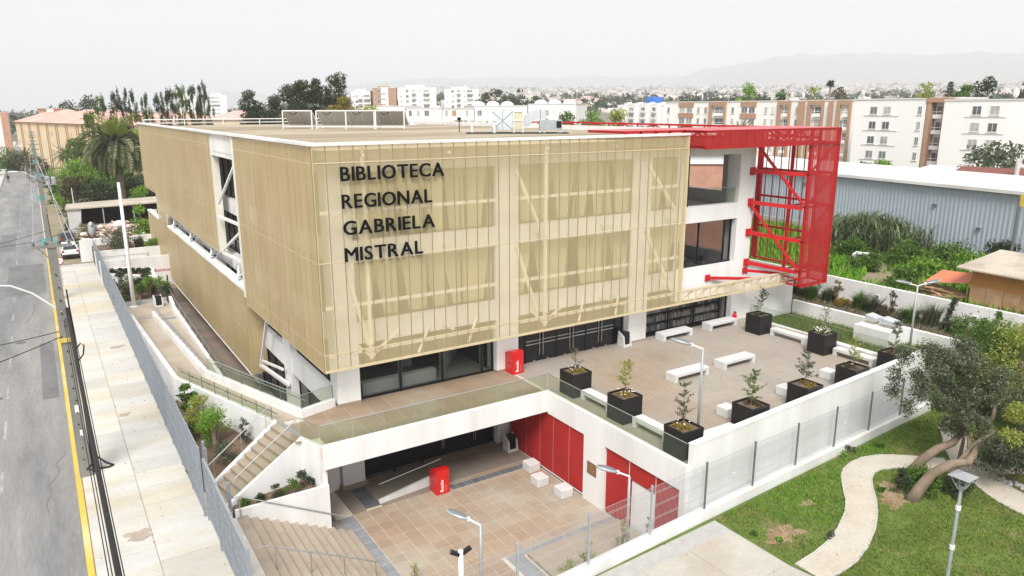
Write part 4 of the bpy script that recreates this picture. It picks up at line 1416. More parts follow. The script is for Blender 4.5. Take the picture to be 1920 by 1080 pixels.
q_.build('stand', M['white_metal'], hv)
el = [(0.5 + 1.1 * (1 - math.cos(t)), 0.4, 0.35 + 0.95 * math.sin(t)) for t in np.linspace(0.15, 1.57, 6)]
vs_, fs_ = [], []
for i, (x, y_, z) in enumerate(el):
    t = 0.15 + (1.57 - 0.15) * i / 5
    nx2, nz2 = -math.cos(t) * 0.33, math.sin(t) * 0.33
    for sx, sy in ((-1, 0), (1, 0), (1, 0.8), (-1, 0.8)):
        vs_.append((x + sx * nx2, y_ - 0.4 + sy, z + sx * nz2))
for i in range(5):
    for k in range(4):
        fs_.append((i * 4 + k, i * 4 + (k + 1) % 4, i * 4 + 4 + (k + 1) % 4, i * 4 + 4 + k))
MB().add(vs_, fs_ + [(0, 1, 2, 3), (23, 22, 21, 20)]).build('curved_duct', M['duct'], hv)
MB().cbox(1.62, 0.0, 0.8, 2.0, 0.8, 1.7, 0.03).build('duct', M['duct'], hv)
c_ = MB().cbox(1.55, -0.3, 0.25, 3.15, 0.5, 0.95, 0.03).build('condenser', M['galv'], hv)
MB().box(2.75, -0.33, 0.4, 3.1, -0.301, 0.85).build('grille', M['black'], c_)
l_ = MB()
for x in (1.6, 1.9, 2.9, 3.1):
    l_.bar((x, -0.2, 0), (x, -0.2, 0.26), 0.08)
l_.build('leg', M['white_metal'], hv)
for k, (x, yy) in enumerate(((17.15, 16.7), (17.75, 14.6))):
    t_ = thing('roof_post', ['white capped pipe on the roof, nearer the solar collectors', 'white capped pipe on the roof beside the pale blue duct box'][k], 'pipe', (x, yy, 11.93), group='capped pipes on the roof')
    MB().lathe([(0.09, 0), (0.09, 0.85), (0.16, 0.86), (0.17, 0.93), (0.02, 0.98)], 10).build('pipe', M['white_metal'], t_)
t_ = thing('antenna_mast', 'thin dark mast with small box on the library roof', 'mast', (17.4, 19.1, 11.93))
MB().tube([(0, 0, 0), (0, 0, 1.1)], 0.04, 6).build('mast', M['cable'], t_)
MB().box(-0.12, -0.08, 0.85, 0.12, 0.08, 1.08).build('box', M['black'], t_)
t_ = thing('roof_vent', 'low grey conical vent on the far side of the library roof', 'vent', (25.5, 44.5, 11.93))
MB().lathe([(0.9, 0), (0.9, 0.05), (0.35, 0.1), (0.1, 0.75), (0.02, 0.8)], 10).build('cowl', M['duct'], t_)

# ============================================================ RED FRAME
rd = thing('red_frame', 'bright red steel frame clad in perforated mesh around the corner terrace', 'steel frame', (0, 0, 0))
Y0, RX0, RX1, RT, RB = -1.08, 31.5, 34.32, 12.42, 2.2
tb = MB()
for x in (RX0 + 0.08, RX1 - 0.08):
    tb.bar((x, Y0 + 0.1, RB), (x, Y0 + 0.1, RT), 0.16).bar((x, 0.3, RB), (x, 0.3, RT), 0.16)
for z in (RB + 0.08, 3.2, 5.2, 7.45, 9.55, 11.5, RT - 0.1):
    tb.bar((RX0, Y0 + 0.1, z), (RX1, Y0 + 0.1, z), 0.12).bar((RX0, 0.3, z), (RX1, 0.3, z), 0.10)
    for x in (RX0 + 0.08, RX1 - 0.08):
        tb.bar((x, Y0, z), (x, 0.3, z), 0.12)
for za, zb in ((3.2, 5.2), (5.2, 7.45), (7.45, 9.55), (9.55, 11.5)):
    tb.bar((RX0 + 0.1, Y0 + 0.12, za), (RX1 - 0.1, Y0 + 0.12, zb), 0.10)
tb.bar((RX0, Y0 + 0.1, 2.75), (RX0, 0.3, 2.75), 0.10)
tb.build('tower_frame', M['red'], rd)
# mesh panels of the tower front and right side
def mesh_row(parent, p0, u, length, n, z0, z1, m):
    w_ = length / n
    me_ = MB().quad((0.01, 0, z0 + 0.01), (w_ - 0.01, 0, z0 + 0.01), (w_ - 0.01, 0, z1 - 0.01), (0.01, 0, z1 - 0.01)).mesh('mesh_panel', m)
    for i_ in range(n):
        link('mesh_panel', me_, parent, (p0[0] + u[0] * w_ * i_, p0[1] + u[1] * w_ * i_, 0), math.atan2(u[1], u[0]))
clad = link('tower_cladding', None, rd)
for za, zb in ((RB, 3.2), (3.2, 5.2), (5.2, 7.45), (7.45, 9.55), (9.55, 11.5)):
    mesh_row(clad, (RX0, Y0), (1, 0), RX1 - RX0, 5, za, zb, M['red_mesh'])
    mesh_row(clad, (RX1, Y0), (0, 1), 1.35, 2, za, zb, M['red_mesh'])
# canopy beam along the front, stepping in behind the gold screen
bm = MB()
for z in (11.5, RT - 0.06):
    bm.bar((21.95, Y0 + 0.1, z), (RX1, Y0 + 0.1, z), 0.13).bar((17.4, 0.55, z), (RX1, 0.55, z), 0.13).bar((21.98, Y0, z), (21.98, 0.6, z), 0.12)
    bm.bar((17.4, 0.5, z), (17.4, 3.6, z), 0.12).bar((17.4, 3.6, z), (RX1, 3.6, z), 0.12)
n_ = 9
for k in range(n_):
    xa = 22.0 + k * (RX0 - 22.0) / n_
    xb = 22.0 + (k + 1) * (RX0 - 22.0) / n_
    z_ = (11.55, RT - 0.12) if k % 2 else (RT - 0.12, 11.55)
    bm.bar((xa, Y0 + 0.12, z_[0]), (xb, Y0 + 0.12, z_[1]), 0.09).bar((xb, Y0 + 0.1, 11.5), (xb, Y0 + 0.1, RT), 0.09)
    bm.bar((xa, 0.55, z_[1]), (xb, 0.55, z_[0]), 0.09)
for k in range(4):
    xa, xb = 17.5 + k * 1.1, 18.6 + k * 1.1
    z_ = (11.55, RT - 0.12) if k % 2 else (RT - 0.12, 11.55)
    bm.bar((xa, 0.55, z_[0]), (xb, 0.55, z_[1]), 0.11).bar((xb, 0.55, 11.5), (xb, 0.55, RT), 0.13)
# long beam back along the right-hand side
for z in (11.75, RT - 0.08):
    bm.bar((RX1 - 0.1, 0.3, z), (RX1 - 0.1, 31, z), 0.15)
    bm.bar((RX1 - 0.1, 31, z), (29.1, 31, z), 0.15)
for k in range(16):
    ya = 1 + k * 1.9
    z_ = (11.75, RT - 0.1) if k % 2 else (RT - 0.1, 11.75)
    bm.bar((RX1 - 0.1, ya, z_[0]), (RX1 - 0.1, ya + 1.9, z_[1]), 0.10).bar((RX1 - 0.1, ya, 11.75), (RX1 - 0.1, ya, RT), 0.10)
bm.build('truss', M['red'], rd)
cl2 = link('beam_cladding', None, rd)
mesh_row(cl2, (21.92, Y0), (1, 0), RX1 - 21.92, 18, 11.44, RT, M['red_mesh'])
mesh_row(cl2, (21.92, 0.55), (0, -1), 1.63, 2, 11.44, RT, M['red_mesh'])
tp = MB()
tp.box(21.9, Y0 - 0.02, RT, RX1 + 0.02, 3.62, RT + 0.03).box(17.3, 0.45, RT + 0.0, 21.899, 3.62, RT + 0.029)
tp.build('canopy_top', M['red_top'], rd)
tr_ = MB().bar((21.9, Y0 - 0.03, 11.42), (RX1, Y0 - 0.03, 11.42), 0.05).bar((RX0, Y0 - 0.03, RB), (RX1, Y0 - 0.03, RB), 0.05).bar((RX1 + 0.02, Y0 - 0.02, RB), (RX1 + 0.02, Y0 - 0.02, RT), 0.05)
tr_.build('edge_trim', M['red_panel'], rd)
# open right side: thin uprights and rails between tower and rear post
sd_ = MB()
sd_.box(RX1 - 0.2, 4.75, 3.0, RX1, 5.15, 11.75)
for z in (3.0, 5.4, 7.55, 9.45, 11.4):
    sd_.bar((RX1 - 0.1, 0.3, z), (RX1 - 0.1, 5.0, z), 0.14)
sd_.build('side_frame', M['red'], rd)
for k in range(7):
    MB().bar((RX1 - 0.04, 0.75 + k * 0.62, 3.0), (RX1 - 0.04, 0.75 + k * 0.62, 11.4), 0.05, up=(0, 1, 0)).build('upright', M['red_panel'], rd)
# outriggers from the white pier
for z0, z1 in ((9.75, 9.52), (7.78, 7.36), (5.82, 5.22), (3.84, 3.15)):
    o_ = MB().bar((28.7, 1.05, z0), (31.55, -0.75, z1), 0.2, 0.24).build('outrigger', M['red'], rd)
    MB().box(28.5, 1.0, z0 - 0.24, 28.95, 1.1, z0 + 0.24).build('plate', M['red'], o_)
for a_, b__ in (((28.9, 1.0, 11.4), (31.5, -0.85, 7.6)), ((28.75, 1.0, 7.55), (31.5, -0.85, 3.3))):
    MB().bar(a_, b__, 0.17).build('diagonal', M['red'], rd)
for x0, x1, z0 in ((25.2, 28.4, 3.22), (28.65, 31.2, 3.3)):
    o_ = MB().bar((x0, 1.1, z0), (x1, 0.12, 2.95), 0.17).build('outrigger', M['red'], rd)
    MB().box(x0 - 0.2, 1.03, z0 - 0.2, x0 + 0.2, 1.11, z0 + 0.2).build('plate', M['red'], o_)

# ============================================================ BALUSTRADES AND HANDRAILS
def glass_run(t, pts, h, n, posts=False, rail=True, zs=None, gm_='glass_rail', rr=0.02):
    """glass panels along a polyline of xyz points (base line), each panel a part"""
    P = [Vector(p) for p in pts]
    for i in range(len(P) - 1):
        a, b = P[i], P[i + 1]
        k_ = n[i] if isinstance(n, (list, tuple)) else n
        for k in range(k_):
            p, q = a.lerp(b, k / k_), a.lerp(b, (k + 1) / k_)
            d = (q - p).normalized() * 0.012
            p, q = p + d, q - d
            nrm = Vector((-(q - p).y, (q - p).x, 0)).normalized() * 0.006
            u = Vector((0, 0, h))
            MB().add([p - nrm, q - nrm, q - nrm + u, p - nrm + u, p + nrm, q + nrm, q + nrm + u, p + nrm + u], [(0, 1, 2, 3), (5, 4, 7, 6), (3, 2, 6, 7), (0, 3, 7, 4), (1, 5, 6, 2)]).build('glass_pane', M[gm_], t)
            if posts:
                MB().bar(p - d, p - d + Vector((0, 0, h)), 0.03).build('post', M['post_dark'], t)
    if rail:
        u = Vector((0, 0, h))
        MB().tube([p + u for p in P], rr, 6).build('top_rail', M['steel'], t)


b_ = thing('glass_balustrade', 'glass balustrade with thin steel rail on the white terrace beam', 'balustrade')
glass_run(b_, [(-1.66, -1.30, 0.1), (-1.24, -2.58, 0.1), (10.22, -2.62, 0.1)], 0.88, [1, 8])
b_ = thing('glass_balustrade', 'glass balustrade above the red panels at the plaza edge', 'balustrade')
glass_run(b_, [(10.24, -2.66, 0.1), (10.30, -11.95, 0.1)], 0.88, 6)
b_ = thing('glass_balustrade', 'clear balustrade with dark thin rail along the grass strip', 'balustrade')
glass_run(b_, [(29.42, 1.0, 0.06), (29.42, -10.5, 0.06)], 0.86, 6, rr=0.014)
b_ = thing('glass_balustrade', 'glass balustrade with grey posts on the outer ramp wall', 'balustrade')
glass_run(b_, [(-2.2, 1.1, 0.1), (-4.86, 9.0, 0.2)], 0.62, 7, posts=True, rail=False)
MB().tube([(-2.0, 0.9, 0.44), (-4.72, 8.9, 0.52)], 0.022, 6).build('handrail', M['post_dark'], b_)
for k in range(5):
    t_ = 0.1 + k * 0.19
    p = Vector((-2.08, 1.0, 0.42)).lerp(Vector((-4.80, 9.0, 0.52)), t_)
    MB().bar(p, p + Vector((0.1, 0.04, -0.1)), 0.02).bar(p + Vector((0.1, 0.04, -0.1)), p + Vector((0.1, 0.04, 0.02)), 0.02).build('bracket', M['post_dark'], b_)
b_ = thing('glass_balustrade', 'glass balustrade on the white kerb of the front ramp wall', 'balustrade')
glass_run(b_, [(0.72, 1.40, 0.4), (-0.88, 0.95, 0.4), (-3.50, 8.8, 0.4)], 0.66, [1, 5], posts=True)
MB().tube([(-0.62, 1.2, 0.66), (-3.35, 9.2, 0.70)], 0.025, 6).build('handrail', M['steel'], b_)
b_ = thing('ramp_railing', 'steel railing with many brackets on the long middle ramp wall', 'railing')
MB().tube([(-3.5, 9.4, 0.75), (-3.72, 28, -0.35)], 0.025, 6).build('top_rail', M['steel'], b_)
MB().tube([(-3.38, 9.4, 0.45), (-3.6, 28, -0.65)], 0.02, 6).build('lower_rail', M['galv'], b_)
for k in range(16):
    p = Vector((-3.52, 9.6, 0.4)).lerp(Vector((-3.74, 27.8, -0.82)), k / 15)
    MB().bar(p, p + Vector((0, 0, 0.42)), 0.03).bar(p + Vector((0, 0, 0.15)), p + Vector((0.14, 0, 0.1)), 0.03).build('post', M['galv'], b_)
b_ = thing('ramp_railing', 'pair of steel rails along the inner ramp wall', 'railing')
MB().tube([(-2.05, 31.5, -0.1), (-2.2, 28, -0.1), (-1.72, 12, -1.6), (-0.9, 4, -2.4)], 0.025, 6).build('top_rail', M['steel'], b_)
MB().tube([(-1.95, 31.5, -0.35), (-2.1, 28, -0.35), (-1.62, 12, -1.85), (-0.8, 4, -2.65)], 0.022, 6).build('lower_rail', M['steel'], b_)
for k in range(10):
    p = Vector((-2.22, 28, -0.85)).lerp(Vector((-1.74, 12, -2.3)), k / 9)
    MB().bar(p, p + Vector((0, 0, 0.7)), 0.03).build('post', M['galv'], b_)
b_ = thing('glass_balustrade', 'glass balustrade curving past the back garden bed', 'balustrade')
glass_run(b_, [(-5.3, 43.5, -1.0), (-3.4, 36.5, -0.9), (-2.2, 33.2, -1.0)], 0.8, [3, 2])

h_ = thing('handrail', 'steel handrail on posts beside the white wall of the lower stair', 'handrail')
MB().tube([(-4.9, -2.76, -1.1), (-4.6, -2.76, -1.1), (-0.65, -2.74, -3.2), (-0.28, -2.73, -3.3)], 0.025, 6).build('rail', M['steel'], h_)
for p, h in (((-4.62, -2.76, -2.0), 0.9), ((-0.55, -2.74, -4.25), 1.0)):
    MB().tube([p, (p[0], p[1], p[2] + h)], 0.02, 6).build('post', M['steel'], h_)
h_ = thing('handrail', 'steel handrail on four posts down the middle of the wide stair', 'handrail')
MB().tube([(-4.9, -6.7, -1.1), (-4.55, -6.7, -1.12), (-0.6, -6.68, -3.22), (-0.28, -6.68, -3.3)], 0.025, 6).build('rail', M['steel'], h_)
for k in range(4):
    x = -4.3 + k * 1.22
    z = ZS - 0.1875 * int((x + 4.75) / 0.385)
    MB().tube([(x, -6.7, z), (x, -6.7, -1.1 - (x + 4.55) * 0.532)], 0.02, 6).build('post', M['steel'], h_)
h_ = thing('handrail', 'long slim handrail on the garden side of the upper stair', 'handrail')
MB().tube([(-2.25, 0.92, 0.95), (-5.2, 0.05, -0.82)], 0.022, 6).build('rail', M['steel'], h_)
for t_ in (0.1, 0.5, 0.92):
    p = Vector((-2.25, 0.92, 0.95)).lerp(Vector((-5.2, 0.05, -0.82)), t_)
    MB().tube([p, p - Vector((0, 0, 0.9))], 0.012, 6).build('post', M['steel'], h_)
h_ = thing('stair_glass', 'sloping glass panel with steel rail on the right of the upper stair', 'balustrade')
for k in range(3):
    a, b = Vector((-1.74, -1.33, 0.1)), Vector((-4.6, -1.96, -1.6))
    p, q = a.lerp(b, k / 3 + 0.005), a.lerp(b, (k + 1) / 3 - 0.005)
    u = Vector((0, 0, 0.9))
    MB().add([p, q, q + u, p + u], [(0, 1, 2, 3)]).build('glass_pane', M['glass_rail'], h_)
MB().tube([(-1.74, -1.33, 1.0), (-4.6, -1.96, -0.72)], 0.024, 6).build('rail', M['steel'], h_)
h_ = thing('entrance_ramp_rail', 'dark glass rail on a white wedge kerb at the sunken entrance', 'balustrade', (0, -1.0, ZL))
MB().prism([(1.84, -0.09), (5.25, 0.28), (5.25, 0.45), (1.84, 0.09)], [0.0] * 4, [0.16, 0.5, 0.5, 0.16]).build('kerb', M['white'], h_)
for k in range(3):
    xa, xb = 1.86 + k * 1.13, 1.86 + (k + 1) * 1.13 - 0.02
    MB().add([(xa, 0 + (xa - 1.84) * 0.108, 0.15 + (xa - 1.84) * 0.1), (xb, 0 + (xb - 1.84) * 0.108, 0.15 + (xb - 1.84) * 0.1), (xb, (xb - 1.84) * 0.108, 0.95 + (xb - 1.84) * 0.06), (xa, (xa - 1.84) * 0.108, 0.95 + (xa - 1.84) * 0.06)], [(0, 1, 2, 3)]).build('glass_pane', M['glass_rail'], h_)
MB().tube([(1.86, 0, 0.96), (5.25, 0.37, 1.17)], 0.02, 6).build('rail', M['steel'], h_)

# ============================================================ STREET FENCE
fe2 = thing('street_fence', 'grey steel slatted fence between pavement and library garden', 'fence', (-5.78, 0, ZS))
pan = None
npan = 22
for k in range(npan):
    y0 = -1.9 + k * 2.56
    hh = 2.95
    if pan is None:
        w = MB()
        for i in range(20):
            w.box(-0.022, 0.06 + i * 0.126, 0.12, 0.022, 0.066 + i * 0.126 + 0.004, hh)
        for z in (0.14, hh - 0.02):
            w.box(-0.02, 0.05, z - 0.02, 0.02, 2.51, z + 0.02)
        pan = w.mesh('slat_panel', M['galv_fence'])
        w = MB()
        for z in (0.75, 1.45, 2.15):
            for i in range(5):
                w.box(-0.026, 0.12 + i * 0.48, z, -0.0225, 0.12 + i * 0.48 + 0.30, z + 0.035)
        clip = w.mesh('clip_bar', M['wire'])
        post = MB().box(-0.04, -0.04, 0, 0.04, 0.04, hh + 0.03).mesh('post', M['galv_fence'])
    o_ = link('slat_panel', pan, fe2, (0, y0, 0))
    link('clip_bar', clip, o_)
    link('post', post, fe2, (0, y0, 0))
for k in range(3):
    y0 = -9.4 + k * 2.42
    g_ = thing('fence_gate', ['grey slatted gate leaf nearest the foot of the picture', 'grey slatted gate leaf at the head of the wide stair', 'grey slatted gate leaf beside the upper stair'][k], 'gate', (-5.72 + k * 0.02, y0, ZS), group='street gate leaves')
    w = MB()
    for i in range(19):
        w.box(-0.022, 0.1 + i * 0.115, 0.15, 0.022, 0.11 + i * 0.115, 2.55)
    w.box(-0.02, 0.08, 0.12, 0.02, 2.24, 0.17)
    w.build('slat_panel', M['galv_fence'], g_)
    MB().box(-0.04, 0.0, 2.55, 0.04, 2.3, 2.61).build('top_rail', M['lampgrey'], g_)
    for yy in (0.03, 2.27):
        MB().box(-0.055, yy - 0.05, 0.02, 0.055, yy + 0.05, 2.62).build('post', M['galv_fence'], g_)
    w = MB()
    for z in (0.8, 1.5, 2.1):
        for i in range(4):
            w.box(-0.027, 0.2 + i * 0.5, z, -0.0225, 0.5 + i * 0.5, z + 0.04)
    w.build('clip_bar', M['wire'], g_)
for k, (x, y) in enumerate(((-5.35, -0.6), (-5.3, 0.1), (-5.55, 1.6), (-5.2, -4.1))):
    g_ = thing('gate_post', ['square grey post just inside the fence by the garden gate', 'square grey post beside the garden shrub and fence', 'short square grey post behind the fence near the shrubs', 'square grey post at the head of the wide stair'][k], 'post', (x, y, ZS), group='square posts inside the fence')
    MB().cbox(-0.06, -0.06, 0, 0.06, 0.06, 2.3 if k != 2 else 1.9, 0.008).build('post', M['galv_fence'], g_)

# back fence by the garden
g_ = thing('back_railing', 'grey three-bar railing in front of the back garden wall', 'railing', (0, 47.6, 0))
for z in (0.1, -0.55, -1.2):
    MB().bar((-5.6, 0, z), (-1.6, 0, z), 0.06).build('bar', M['galv'], g_)
for k in range(14):
    MB().bar((-5.6 + k * 0.3, 0.02, -1.3), (-5.6 + k * 0.3, 0.02, 0.1), 0.02).build('upright', M['galv'], g_)
for x in (-5.6, -3.6, -1.6):
    MB().box(x - 0.04, -0.04, -1.9, x + 0.04, 0.04, 0.16).build('post', M['galv_fence'], g_)

# ============================================================ PLAZA FURNITURE
def bench_mesh(lx, ly):
    """bridge-shaped concrete bench: top slab with grid of dimples, two slab legs"""
    t = MB().cbox(-lx / 2, -ly / 2, 0.27, lx / 2, ly / 2, 0.43, 0.012)
    return t


def bench(label, x, y, lx, ly):
    b = thing('bench', label, 'bench', (x, y, 0), group='concrete benches on the plaza')
    s = bench_mesh(lx, ly).build('seat', M['conc'], b)
    dm_ = MB()
    long_x = lx > ly
    L_, W_ = max(lx, ly), min(lx, ly)
    for i in range(int(L_ / 0.19)):
        for j in range(4):
            u, v = -L_ / 2 + 0.12 + i * 0.19, -W_ / 2 + 0.1 + j * (W_ - 0.2) / 3
            px, py = (u, v) if long_x else (v, u)
            dm_.box(px - 0.012, py - 0.012, 0.428, px + 0.012, py + 0.012, 0.4345)
    dm_.build('stud', M['conc_grey'], s)['kind'] = 'stuff'
    for sgn in (-1, 1):
        if long_x:
            MB().cbox(-0.11, -ly / 2 + 0.003, 0, 0.11, ly / 2 - 0.003, 0.269, 0.006).build('leg', M['conc'], b, loc=(sgn * (lx / 2 - 0.113), 0, 0))
        else:
            MB().cbox(-lx / 2 + 0.003, -0.11, 0, lx / 2 - 0.003, 0.11, 0.269, 0.006).build('leg', M['conc'], b, loc=(0, sgn * (ly / 2 - 0.113), 0))
    return b


bench('concrete bench against the bookshelf window, nearer the bin', 22.03, 0.58, 2.46, 0.72)
bench('concrete bench against the bookshelf window, nearer the red extinguisher', 26.05, 0.58, 2.5, 0.72)
bench('concrete bench in mid plaza, nearer the lamp post', 17.65, -4.82, 2.45, 0.72)
bench('concrete bench in mid plaza, farther from the lamp post', 21.25, -4.84, 2.48, 0.72)
bench('concrete bench between the two planters along the grass strip', 27.58, -3.56, 0.56, 2.46)
bench('concrete bench between the white-flowered planter and the lamp', 27.38, -8.0, 0.56, 2.42)
bench('concrete bench behind the edge glass, between first and second planter', 11.42, -5.2, 0.6, 2.1)
bench('concrete bench behind the edge glass, nearer the parapet wall', 11.38, -8.95, 0.6, 2.1)
bench('concrete bench along the parapet, beside the corner planter', 13.1, -10.95, 2.3, 0.7)
b9 = thing('stacked_slab', 'thin white slab leaning on the bench by the white-flowered planter', 'slab', (28.1, -7.6, 0))
MB().cbox(-0.3, -1.1, 0.0, 0.0, 1.1, 0.48, 0.01).build('slab', M['conc'], b9)


def cube_seat(label, x, y, z, s=0.66, grp='concrete cube seats'):
    b = thing('cube_seat', label, 'seat', (x, y, z), group=grp)
    MB().cbox(-s / 2, -s / 2, 0.02, s / 2, s / 2, 0.45, 0.02).build('block', M['conc'], b)
    MB().box(-s / 2 + 0.04, -s / 2 + 0.04, 0, s / 2 - 0.04, s / 2 - 0.04, 0.021).build('plinth', M['conc_grey'], b)


cube_seat('white cube seat left of the first planter along the parapet', 15.5, -9.35, 0)
cube_seat('white cube seat left of the middle planter along the parapet', 19.85, -9.2, 0)
cube_seat('white cube seat left of the farthest planter along the parapet', 23.65, -8.92, 0)
cube_seat('white cube seat right of the middle planter along the parapet', 20.4, -10.6, 0)
cube_seat('white cube seat right of the first planter along the parapet', 16.4, -10.8, 0)
cube_seat('white cube seat in the sunken court, farthest under the red panels', 9.66, -2.1, ZL)
cube_seat('white cube seat in the sunken court, middle one by the red panels', 9.17, -3.55, ZL)
cube_seat('white cube seat in the sunken court nearest the plaque pillar', 9.5, -5.05, ZL)


def mailbox(label, x, y, z):
    b = thing('book_return_box', label, 'drop box', (x, y, z), group='red book return boxes')
    w, d, h = 0.68, 0.74, 1.25
    vs = [(-w / 2, 0, 0), (w / 2, 0, 0), (w / 2, d, 0), (-w / 2, d, 0), (-w / 2, 0, h), (w / 2, 0, h), (w / 2, d, h * 0.86), (-w / 2, d, h * 0.86), (-w / 2, 0.34, h), (w / 2, 0.34, h)]
    MB().add(vs, [(0, 3, 2, 1), (0, 1, 5, 4), (1, 2, 6, 9, 5), (3, 0, 4, 8, 7), (2, 3, 7, 6), (4, 5, 9, 8), (8, 9, 6, 7)]).build('body', M['mail_red'], b)
    MB().box(-w / 2 + 0.05, 0.03, -0.0, w / 2 - 0.05, d - 0.04, 0.012).build('base', M['black'], b)
    MB().box(-w / 2 - 0.006, 0.14, 0.55, -w / 2 + 0.001, 0.5, 0.60).build('slot', M['black'], b)
    put_text('letter', 'Buz\u00f3n', 0.25, 0.003, M['lettering'], link('lettering', None, b), (0.03, -0.006, 0.13), (0, 0, 1), (-1, 0, 0), width=0.62, bold=-0.012)
    put_text('letter', 'Retorno', 0.10, 0.002, M['lettering_pale'], link('small_lettering', None, b), (0.19, -0.006, 0.15), (0, 0, 1), (-1, 0, 0), width=0.34, bold=0.001)


mailbox('red Buzon drop box on the terrace beside the white column', 10.44, 0.33, 0.0)
mailbox('red Buzon drop box in the sunken court by the white wedge kerb', 4.74, -1.86, ZL)


def bin_(label, x, y, z, rz=0.0):
    b = thing('litter_bin', label, 'bin', (x, y, z), rz, 'concrete litter bins')
    c = MB()
    for sx in (-1, 1):
        x0, x1 = (-0.3, -0.22) if sx < 0 else (0.22, 0.3)
        c.add([(x0, -0.32, 0), (x1, -0.32, 0), (x1, 0.32, 0), (x0, 0.32, 0), (x0, -0.24, 0.62), (x1, -0.24, 0.62), (x1, 0.24, 0.88), (x0, 0.24, 0.88)], [(0, 3, 2, 1), (4, 5, 6, 7), (0, 1, 5, 4), (1, 2, 6, 5), (2, 3, 7, 6), (3, 0, 4, 7)])
    c.box(-0.22, -0.30, 0, 0.22, -0.22, 0.12).box(-0.22, 0.2, 0.0, 0.22, 0.28, 0.2)
    c.build('shell', M['conc'], b)
    MB().cbox(-0.215, -0.21, 0.05, 0.215, 0.19, 0.86, 0.02).build('liner', M['black'], b)
    return b


bin_('concrete litter bin with black liner beside the entrance doors', 18.35, 0.95, 0)
bin_('concrete litter bin with black liner in the shaded sunken entrance', 9.8, 0.1, ZL + 0.16)
bin_('grey concrete litter bin at the head of the long ramp', -3.0, 31.0, -1.26, 0.1)
ex = thing('fire_extinguisher', 'red extinguisher standing by the bookshelf window corner', 'extinguisher', (27.75, 0.85, 0))
MB().lathe([(0.12, 0), (0.13, 0.05), (0.13, 0.5), (0.07, 0.6), (0.03, 0.62)], 12).build('cylinder', M['mail_red'], ex, smooth=True)
MB().box(-0.03, -0.1, 0.62, 0.03, 0.1, 0.68).tube([(0, 0, 0.62), (0.1, 0.0, 0.55), (0.15, 0, 0.3)], 0.015, 6).build('valve', M['black'], ex)

# ============================================================ LAMPS
def lamp_head(t, base, d, heavy=1.0):
    """cobra style LED head on a bent arm; d = horizontal direction"""
    d = Vector((d[0], d[1], 0)).normalized()
    b = Vector(base)
    a1 = b + d * 0.45 + Vector((0, 0, 0.16))
    MB().tube([b - Vector((0, 0, 0.1)), b + Vector((0, 0, 0.02)), a1], 0.035, 8).build('arm', M['lampwhite'], t)
    c = a1 + d * 0.42 + Vector((0, 0, 0.10))
    rot = d.to_track_quat('X', 'Z').to_matrix() @ Matrix.Rotation(R(-12), 3, 'Y')
    hd = MB().ell(c, (0.45 * heavy, 0.17 * heavy, 0.085), 14, 8, rot).build('lamp_head', M['lampgrey'], t, smooth=True)
    MB().ell(c + Vector((0, 0, 0.03)), (0.38 * heavy, 0.145 * heavy, 0.07), 14, 8, rot).build('lens', M['lens'], hd, smooth=True)
    MB().box(-0.05, -0.06, -0.06, 0.05, 0.06, 0.06).build('joint', M['lampwhite'], t, loc=a1)


def lamp(label, x, y, z, h, dirs, grp='grey lamp posts'):
    t = thing('lamp_post', label, 'lamp post', (x, y, z), group=grp)
    MB().tube([(0, 0, 0), (0, 0, h * 0.5), (0, 0, h)], [0.065, 0.06, 0.052], 12).build('post', M['lampgrey'], t, smooth=True)
    MB().lathe([(0.14, 0), (0.14, 0.02), (0.07, 0.03)], 10).build('base_plate', M['galv'], t)
    for d in dirs:
        lamp_head(t, (0, 0, h), d)


lamp('grey lamp post inside the plaza parapet, head over the plaza', 12.05, -10.85, 0, 4.2, [(-0.75, 0.9)])
lamp('grey lamp post rising from the sunken court nearest the stair', 1.45, -11.15, ZL, 4.2, [(-0.6, 0.8)])
lamp('grey lamp post in front of the red panel by the white door', 7.95, -11.3, ZL, 4.2, [(-0.8, 0.75)])
lamp('double-headed grey lamp post at the far corner of the plaza', 30.35, -9.35, 0, 4.1, [(-0.9, 0.5), (0.9, -0.5)])
cc = thing('camera_pole', 'white pole with two dark cameras beside the sunken court', 'camera pole', (0.35, -11.75, ZL))
MB().tube([(0, 0, 0), (0, 0, 4.0)], 0.085, 12).build('pole', M['white_metal'], cc, smooth=True)
for sx in (-1, 1):
    cm = MB().bar((sx * 0.06, 0, 3.86), (sx * 0.34, -0.06 * sx, 4.02), 0.13, 0.12).build('camera', M['black'], cc)
    MB().bar((sx * 0.34, -0.06 * sx, 4.02), (sx * 0.36, -0.064 * sx, 4.03), 0.10, 0.09).build('lens', M['lens'], cm)
pl_ = thing('park_lantern', 'old-style square lantern on a grey post in the park lawn', 'lamp post', (14.5, -20.0, ZP))
MB().tube([(0, 0, 0), (0, 0, 3.6)], [0.06, 0.05], 10).build('post', M['galv'], pl_)
for z in (1.4, 2.85):
    MB().lathe([(0.075, z), (0.085, z + 0.02), (0.085, z + 0.16), (0.075, z + 0.18)], 10).build('band', M['lampwhite'], pl_)
l_ = MB()
for sx, sy in ((-1, -1), (1, -1), (1, 1), (-1, 1)):
    l_.bar((sx * 0.09, sy * 0.09, 3.66), (sx * 0.27, sy * 0.27, 4.1), 0.03)
    l_.bar((sx * 0.09, sy * 0.09, 3.66), (-sy * 0.09, sx * 0.09, 3.66), 0.03)
    l_.bar((sx * 0.14, sy * 0.14, 3.78), (-sy * 0.14, sx * 0.14, 3.78), 0.02)
l_.tube([(0, 0, 3.58), (0, 0, 3.68)], [0.06, 0.1], 8)
l_.build('cage', M['lampgrey'], pl_)
